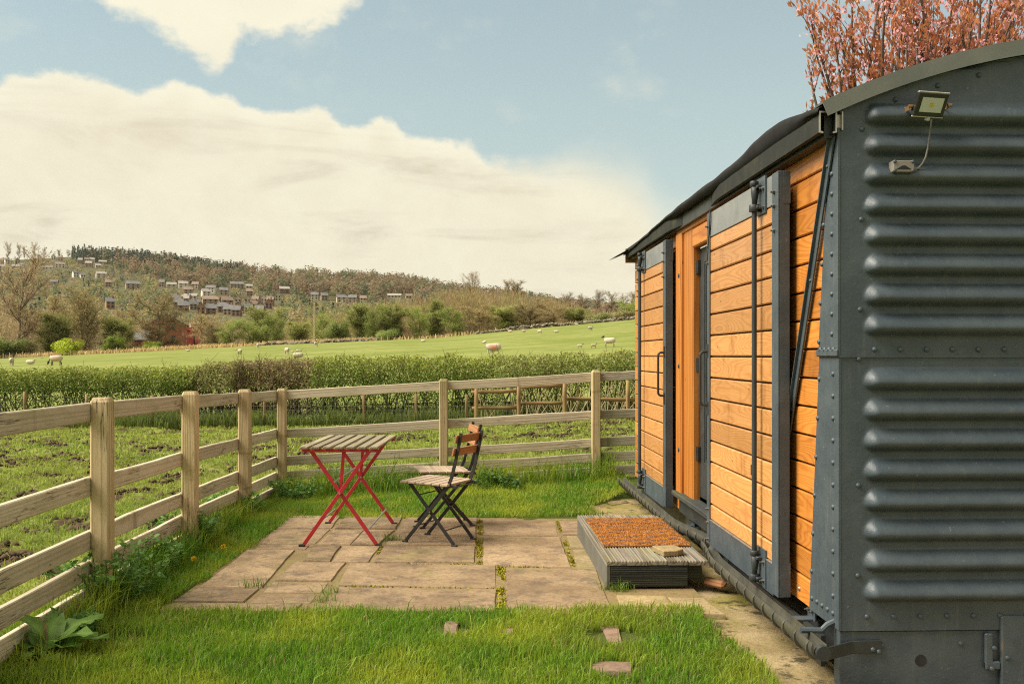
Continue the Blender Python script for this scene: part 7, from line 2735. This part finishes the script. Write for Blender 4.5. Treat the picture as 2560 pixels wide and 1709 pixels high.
bank()
for i, px in enumerate((8, 24, 41, 57, 160, 176, 292)):
    u = (px - CX) / FPX
    x, y = cam2w(u * 198, 198)
    t = thing('fence_stake', ORD[i] + ' thin fence stake from the left at the far-left field edge', 'stake', (x, y, lz_(u, 198)), 'field edge stakes')
    lpiece('stake_shaft', (0, 0, -0.2), (0, 0, 1.15), 0.12, 0.12, MT['far_pole'], t, (1, 0, 0), 0.02)


# ------------------------------------------------------------------ sheep
def sheep_mesh(seed, head_col, mark=None, lying=False, grazing=False):
    """one skin: ring-lofted trunk, neck, head and four jointed legs, 1.15 m long, facing -x"""
    rng = np.random.default_rng(seed)
    V, F, C = [], [], []

    def loft(rings, n=12, cols=None):
        b = len(V)
        for i, (c, rx, rz, tx) in enumerate(rings):
            for k in range(n):
                a = 2 * PI * k / n
                # ring lies across the path direction; tx tips it
                V.append((c[0] + rz * math.sin(a) * tx, c[1] + rx * math.cos(a), c[2] + rz * math.sin(a)))
                cc = cols[i] if cols else (0.5, 0.43, 0.32)
                if cc is wm and wm is not wl and not (abs(math.cos(a)) > 0.55 and -0.75 < math.sin(a) < 0.55):
                    cc = wl
                C.append(cc)
        for i in range(len(rings) - 1):
            for k in range(n):
                k2 = (k + 1) % n
                F.append((b + i * n + k, b + i * n + k2, b + (i + 1) * n + k2, b + (i + 1) * n + k))
        F.append(tuple(b + k for k in range(n)))
        F.append(tuple(b + (len(rings) - 1) * n + k for k in range(n - 1, -1, -1)))
    wl = (0.47, 0.41, 0.31)
    wm = mark or wl
    hz = 0.36 if lying else 0.58
    body = [((-0.47, 0, hz + 0.05), 0.06, 0.08, 0), ((-0.42, 0, hz + 0.03), 0.15, 0.18, 0), ((-0.28, 0, hz), 0.20, 0.235, 0), ((-0.08, 0, hz - 0.01), 0.225, 0.25, 0), ((0.14, 0, hz - 0.005), 0.23, 0.25, 0),
            ((0.34, 0, hz + 0.01), 0.20, 0.23, 0), ((0.46, 0, hz + 0.02), 0.12, 0.16, 0), ((0.50, 0, hz + 0.02), 0.05, 0.08, 0)]
    loft(body, 14, [wl, wl, wl, wm, wm, wl, wl, wl])
    if grazing:
        neck = [((-0.36, 0, hz + 0.06), 0.12, 0.14, 0.3), ((-0.48, 0, hz - 0.06), 0.10, 0.11, 0.6), ((-0.56, 0, hz - 0.22), 0.085, 0.085, 0.9)]
        hp, hd = Vector((-0.58, 0, hz - 0.28)), Vector((-0.35, 0, -1)).normalized()
    else:
        neck = [((-0.34, 0, hz + 0.10), 0.13, 0.15, -0.3), ((-0.43, 0, hz + 0.20), 0.10, 0.11, -0.6), ((-0.49, 0, hz + 0.29), 0.085, 0.085, -0.8)]
        hp, hd = Vector((-0.50, 0, hz + 0.34)), Vector((-1, 0, -0.45)).normalized()
    loft(neck, 10, [wl, wl, head_col])
    b = len(V)
    n = 8
    side = Vector((0, 1, 0))
    upv = hd.cross(side).normalized() * -1
    for (s, r, rz) in ((-0.06, 0.05, 0.06), (0.0, 0.075, 0.085), (0.08, 0.065, 0.075), (0.17, 0.05, 0.05), (0.22, 0.03, 0.03)):
        for k in range(n):
            a = 2 * PI * k / n
            p = hp + hd * s + side * (r * math.cos(a)) + upv * (rz * math.sin(a))
            V.append(tuple(p))
            C.append(head_col)
    for i in range(4):
        for k in range(n):
            F.append((b + i * n + k, b + i * n + (k + 1) % n, b + (i + 1) * n + (k + 1) % n, b + (i + 1) * n + k))
    F.append(tuple(b + 4 * n + k for k in range(n - 1, -1, -1)))
    for s in (-1, 1):            # ears
        b = len(V)
        e = hp + hd * 0.0 + upv * 0.05
        for q in ((0.05, 0, 0.02), (0.16, 0.02, -0.01), (0.10, 0.05, 0.0), (0.10, -0.03, 0.0)):
            V.append((e.x + q[1], e.y + s * q[0], e.z + q[2]))
            C.append(head_col)
        F.append((b, b + 2, b + 1))
        F.append((b, b + 1, b + 3))
    if not lying:
        for (lx, hind) in ((-0.30, False), (0.33, True)):
            for s in (-1, 1):
                y = s * 0.11
                if hind:
                    jn = [((lx - 0.02, y, hz - 0.05), 0.085), ((lx - 0.06, y, hz - 0.22), 0.06), ((lx + 0.05, y, 0.22), 0.034), ((lx + 0.02, y, 0.05), 0.028), ((lx - 0.01, y, 0.0), 0.034)]
                else:
                    jn = [((lx, y, hz - 0.05), 0.07), ((lx - 0.01, y, hz - 0.22), 0.05), ((lx - 0.02, y, 0.22), 0.034), ((lx, y, 0.05), 0.027), ((lx - 0.02, y, 0.0), 0.033)]
                loft([(c, r, r, 0) for c, r in jn][::-1] if False else [((c[0], c[1], c[2]), r, r * 0.02, 0) for c, r in jn], 6, [wl, wl, head_col, head_col, head_col])
                # widen the stick in x as well
                for vi in range(len(V) - 30, len(V)):
                    i = (vi - (len(V) - 30)) // 6
                    k = (vi - (len(V) - 30)) % 6
                    c, r = jn[i]
                    V[vi] = (c[0] + r * math.sin(2 * PI * k / 6), c[1] + r * math.cos(2 * PI * k / 6), c[2])
    V = np.array(V)
    V += rng.normal(0, 0.006, V.shape) * (V[:, 2:3] > 0.25)
    C = np.array(C)
    me = bpy.data.meshes.new('sheep')
    me.from_pydata(V.tolist(), [], F)
    ca = me.color_attributes.new('col', 'FLOAT_COLOR', 'POINT')
    ca.data.foreach_set('color', np.concatenate([C, np.ones((len(C), 1))], 1).ravel().astype(np.float32))
    me.polygons.foreach_set('use_smooth', [True] * len(me.polygons))
    me.materials.append(MT['wool'])
    return me


pale, dark = (0.50, 0.42, 0.33), (0.045, 0.04, 0.036)
SM = {'red': sheep_mesh(1, pale, (0.58, 0.24, 0.17)), 'ewe': sheep_mesh(2, dark), 'pale': sheep_mesh(3, pale), 'graze': sheep_mesh(4, pale, (0.56, 0.34, 0.24), False, True),
      'dgraze': sheep_mesh(5, dark, (0.56, 0.36, 0.26), False, True), 'lie': sheep_mesh(6, pale, None, True), 'dlie': sheep_mesh(7, dark, None, True)}


def lamb_mesh():
    me = sheep_mesh(8, dark).copy()
    n = len(me.vertices)
    co = np.zeros(n * 3, np.float32)
    me.vertices.foreach_get('co', co)
    co = co.reshape(-1, 3)
    # slim trunk, legs as long as before
    co[:, 1] *= 0.72
    body = co[:, 2] > 0.33
    co[body, 2] = 0.33 + (co[body, 2] - 0.33) * 0.9
    me.vertices.foreach_set('co', co.ravel())
    return me


SM['lamb'] = lamb_mesh()


def sheep(kind, px, py, len_px, face, label):
    """face: heading of the head, 0 = left in the picture, 90 = away, 180 = right"""
    u = (px - CX) / FPX
    Zs_ = np.linspace(30, 198, 500)
    rows = HY - (land(np.full(500, u), Zs_) - EYE) / Zs_ * FPX
    L = 0.62 if kind == 'lamb' else 1.2
    fore = max(0.42, abs(math.cos(R(face))))
    Z = L * fore * FPX / len_px
    zi = int(np.argmin(np.abs(rows - py)))
    Zr = float(Zs_[zi])
    Z = min(196, max(34, 0.25 * Z + 0.75 * Zr)) if abs(rows[zi] - py) < 4 else min(196, max(34, Z))
    x, y = cam2w(u * Z, Z)
    o = link('lamb' if kind == 'lamb' else 'sheep', SM[kind], None, (x, y, lz_(u, Z) - 0.01), (0, 0, -YAW - R(face)))
    s = (len_px / FPX * Z) / (1.12 * fore)
    s = min(1.25, max(0.42 if kind == 'lamb' else 0.75, s)) if kind != 'lamb' else min(0.7, max(0.42, s))
    s *= 0.86
    o.scale = (s, s, s)
    tag(o, label, 'lamb' if kind == 'lamb' else 'sheep', 'sheep on the pasture')


FLOCK = [('red', 1233, 889, 52, 0, 'large pale ewe with a red-dyed flank behind the middle of the hedge'), ('lamb', 1229, 892, 20, 10, 'lamb beside the red-dyed ewe'),
         ('ewe', 1524, 873, 38, 8, 'dark-faced ewe standing near the van'), ('lamb', 1450, 886, 15, 190, 'dark lamb left of its twin above the pale hedge'), ('lamb', 1484, 884, 16, 175, 'dark lamb right of its twin above the pale hedge'),
         ('lie', 1058, 859, 15, 20, 'sheep lying alone in the middle of the pasture'), ('graze', 790, 866, 9, 95, 'sheep at the foot of the telegraph pole'), ('graze', 717, 888, 14, 60, 'pink-flanked sheep grazing left of two lambs'),
         ('lamb', 743, 886, 10, 20, 'lamb nearer the pink-flanked sheep, one of two'), ('lamb', 751, 886, 10, 160, 'lamb further from the pink-flanked sheep, one of two'), ('lie', 745, 899, 34, 0, 'sheep showing only its back above the brown hedge'),
         ('lie', 1276, 834, 14, 10, 'first sheep from the left in the row below the stone wall'), ('lie', 1310, 834, 15, 170, 'second sheep from the left in the row below the stone wall'), ('pale', 1349, 836, 14, 30, 'third sheep from the left in the row below the stone wall'),
         ('lie', 1391, 836, 16, 0, 'fourth sheep from the left in the row below the stone wall'), ('lie', 1442, 823, 10, 0, 'small sheep just under the right end of the stone wall'), ('pale', 1476, 830, 15, 150, 'sheep standing highest on the pasture near the van'),
         ('graze', 29, 916, 14, 70, 'sheep nearest the left edge of the picture'), ('lie', 76, 916, 28, 180, 'white sheep lying second from the left edge'), ('dgraze', 140, 913, 42, 0, 'black-headed ewe grazing at far left'),
         ('lie', 132, 898, 17, 170, 'sheep lying before the bright round bush'), ('lamb', 105, 898, 8, 0, 'small lamb left of the sheep before the bright bush'), ('dgraze', 600, 890, 14, 50, 'dark-faced sheep grazing left of the green trees'),
         ('graze', 645, 868, 10, 80, 'sheep at the field edge under the green trees'), ('lamb', 589, 878, 8, 0, 'lamb behind the dark-faced grazing sheep'), ('lie', 470, 882, 14, 0, 'sheep lying far off below the brick stacks')]
for a in FLOCK:
    sheep(*a)


# ------------------------------------------------------------------ cherry tree behind the van
def cherry():
    rng = np.random.default_rng(55)
    base = PX(2340, 889, 11.2)
    t = thing('cherry_tree', 'pink-blossomed cherry tree with bronze young leaves behind the van', 'tree', (base.x, base.y, 0.1))
    S, lf, bl = [], [], []
    trunk = [np.array([0, 0, -0.3]), np.array([0.05, 0, 1.0]), np.array([0.0, 0.1, 1.9]), np.array([0.1, 0.1, 2.6])]
    for a, b, r0, r1 in zip(trunk[:-1], trunk[1:], (0.13, 0.12, 0.11), (0.12, 0.11, 0.09)):
        S.append((a, b, r0, r1))

    def shoot(p, d, L, r, lvl, cf=1.0):
        n = max(4, int(L / 0.16))
        q = p
        for i in range(n):
            d = d + rng.normal(0, 0.06, 3) + np.array([0, 0, 0.035])
            d = d / np.linalg.norm(d)
            q2 = q + d * L / n
            rr = r * (1 - 0.75 * i / n)
            S.append((q, q2, rr, r * (1 - 0.75 * (i + 1) / n)))
            f = i / n
            if (lvl >= 1 or f > 0.1) and q2[2] > 2.6:
                for _ in range(2):
                    lf.append(q + (q2 - q) * rng.random() + rng.normal(0, 0.025, 3))
                for _ in range(1):
                    bl.append(q + (q2 - q) * rng.random() + rng.normal(0, 0.045, 3) - np.array([0, 0, 0.03]))
            if lvl < 2 and f > 0.15 and rng.random() < (0.72 if lvl == 0 else 0.55):
                a = rng.uniform(0, 2 * PI)
                sd2 = np.array([math.cos(a), math.sin(a), rng.uniform(0.5, 1.4)])
                sd2 /= np.linalg.norm(sd2)
                dd = d * 0.45 + sd2 * 0.75
                shoot(q2, dd / np.linalg.norm(dd), max(0.20, L * rng.uniform(0.35, 0.62) * (1.1 - 0.4 * f) * cf), rr * 0.55, lvl + 1, 0.8)
            q = q2
        if lvl >= 1:
            for _ in range(5):
                lf.append(q + rng.normal(0, 0.02, 3))
    for k in range(6):
        az = k * 2 * PI / 6 + rng.uniform(-0.2, 0.2)
        el = rng.uniform(0.55, 1.25)
        d = np.array([math.cos(az) * math.cos(el), math.sin(az) * math.cos(el), math.sin(el)])
        st = trunk[2] + (trunk[3] - trunk[2]) * rng.random()
        shoot(st, d, rng.uniform(1.4, 1.9), 0.045, 0, 0.6)
    # long outer boughs that lean over the van towards the garden
    for (px, py, Z) in ((2018, 165, 10.2), (2062, 50, 10.4), (2100, -40, 10.6), (2150, -90, 10.8), (2120, 110, 10.1), (2200, 30, 10.3), (2280, -60, 11.0), (2360, -90, 10.9), (2450, -90, 10.7), (2540, -70, 10.5), (2240, 130, 9.9), (2520, 30, 10.0), (2600, -20, 10.6), (2400, 20, 10.2), (2045, 100, 10.6), (2085, 120, 10.2), (2100, 40, 10.0), (2160, 60, 10.6), (2190, -30, 10.2), (2250, -10, 10.5), (2310, 30, 10.8), (2340, -40, 10.1), (2430, -20, 10.3), (2480, 10, 10.8), (2570, 20, 10.3), (2290, 100, 10.4), (2180, 140, 10.4), (2350, 60, 10.5), (2440, 60, 10.2), (2500, -30, 10.4), (2470, 50, 10.9), (2560, -40, 10.2), (2380, -50, 10.6), (2330, 90, 10.0), (2410, 80, 10.1), (2540, 70, 10.8), (2220, 80, 10.8)):
        e = PX(px, py, Z) - Vector(t.location)
        e = np.array(e)
        st = trunk[3] + (e - trunk[3]) * np.array([0.72, 0.72, 0.30])
        S.append((trunk[3], st, 0.045, 0.034))
        d = e - st
        L = np.linalg.norm(d)
        d = d / L - np.array([0, 0, 0.10])
        shoot(st, d / np.linalg.norm(d), L * 1.05, 0.030, 0, 0.34)
    P0, P1, R0, R1 = [np.array([s[i] for s in S]) for i in range(4)]
    V, F = segs_np(P0, P1, np.maximum(R0, 0.0035), np.maximum(R1, 0.003), 5)
    link('trunk', mesh_np('trunk', V, F, MT['bark'], np.tile(np.array([[0.15, 0.115, 0.095]]), (len(V), 1)), True), t)
    lf, bl = np.array(lf), np.array(bl)
    ctr = np.array([0, 0, 3.0])
    D = lf - ctr
    D /= np.linalg.norm(D, axis=1, keepdims=True)
    V, F = leaves_np(lf, rng.uniform(0.045, 0.095, len(lf)), rng.uniform(0.020, 0.036, len(lf)), rng, 0.5, dirs=D * 0.6)
    r = rng.random((len(lf), 1))
    c = np.array([0.58, 0.200, 0.105]) * (1 - r) + np.array([0.66, 0.33, 0.15]) * r
    o = link('leaves', mesh_np('leaves', V, F, MT['blossom'], rep(c * rng.uniform(0.6, 1.2, (len(lf), 1)), 4)), t)
    o['kind'] = 'stuff'
    m = len(bl)
    bl = rep(bl, 2) + rng.normal(0, 0.012, (m * 2, 3))
    V, F = leaves_np(bl, rng.uniform(0.026, 0.046, len(bl)), rng.uniform(0.022, 0.040, len(bl)), rng, 0.0)
    r = rng.random((len(bl), 1))
    c = np.array([0.80, 0.34, 0.42]) * (1 - r) + np.array([0.88, 0.56, 0.58]) * r
    o = link('blossom', mesh_np('blossom', V, F, MT['blossom'], rep(c, 4)), t)
    o['kind'] = 'stuff'


cherry()

# thin spring air between the viewer and the far hill
hz = MB().box((-2600, -80, -14), (2400, 2000, 175)).build('haze', None)
hm, hw = new_mat('haze_air')
vol = hw.n('ShaderNodeVolumePrincipled', i={'Color': (0.93, 0.92, 0.86, 1), 'Density': 0.00003, 'Anisotropy': 0.3})
ho = hw.n('ShaderNodeOutputMaterial')
hw.link(vol.outputs[0], ho.inputs['Volume'])
hz.data.materials.clear()
hz.data.materials.append(hm)
tag(hz, 'thin pale haze over the valley', kind='stuff')
print('MESH TRIS', sum(len(m.loops) - 2 * len(m.polygons) for m in bpy.data.meshes), 'objects', len(bpy.data.objects))
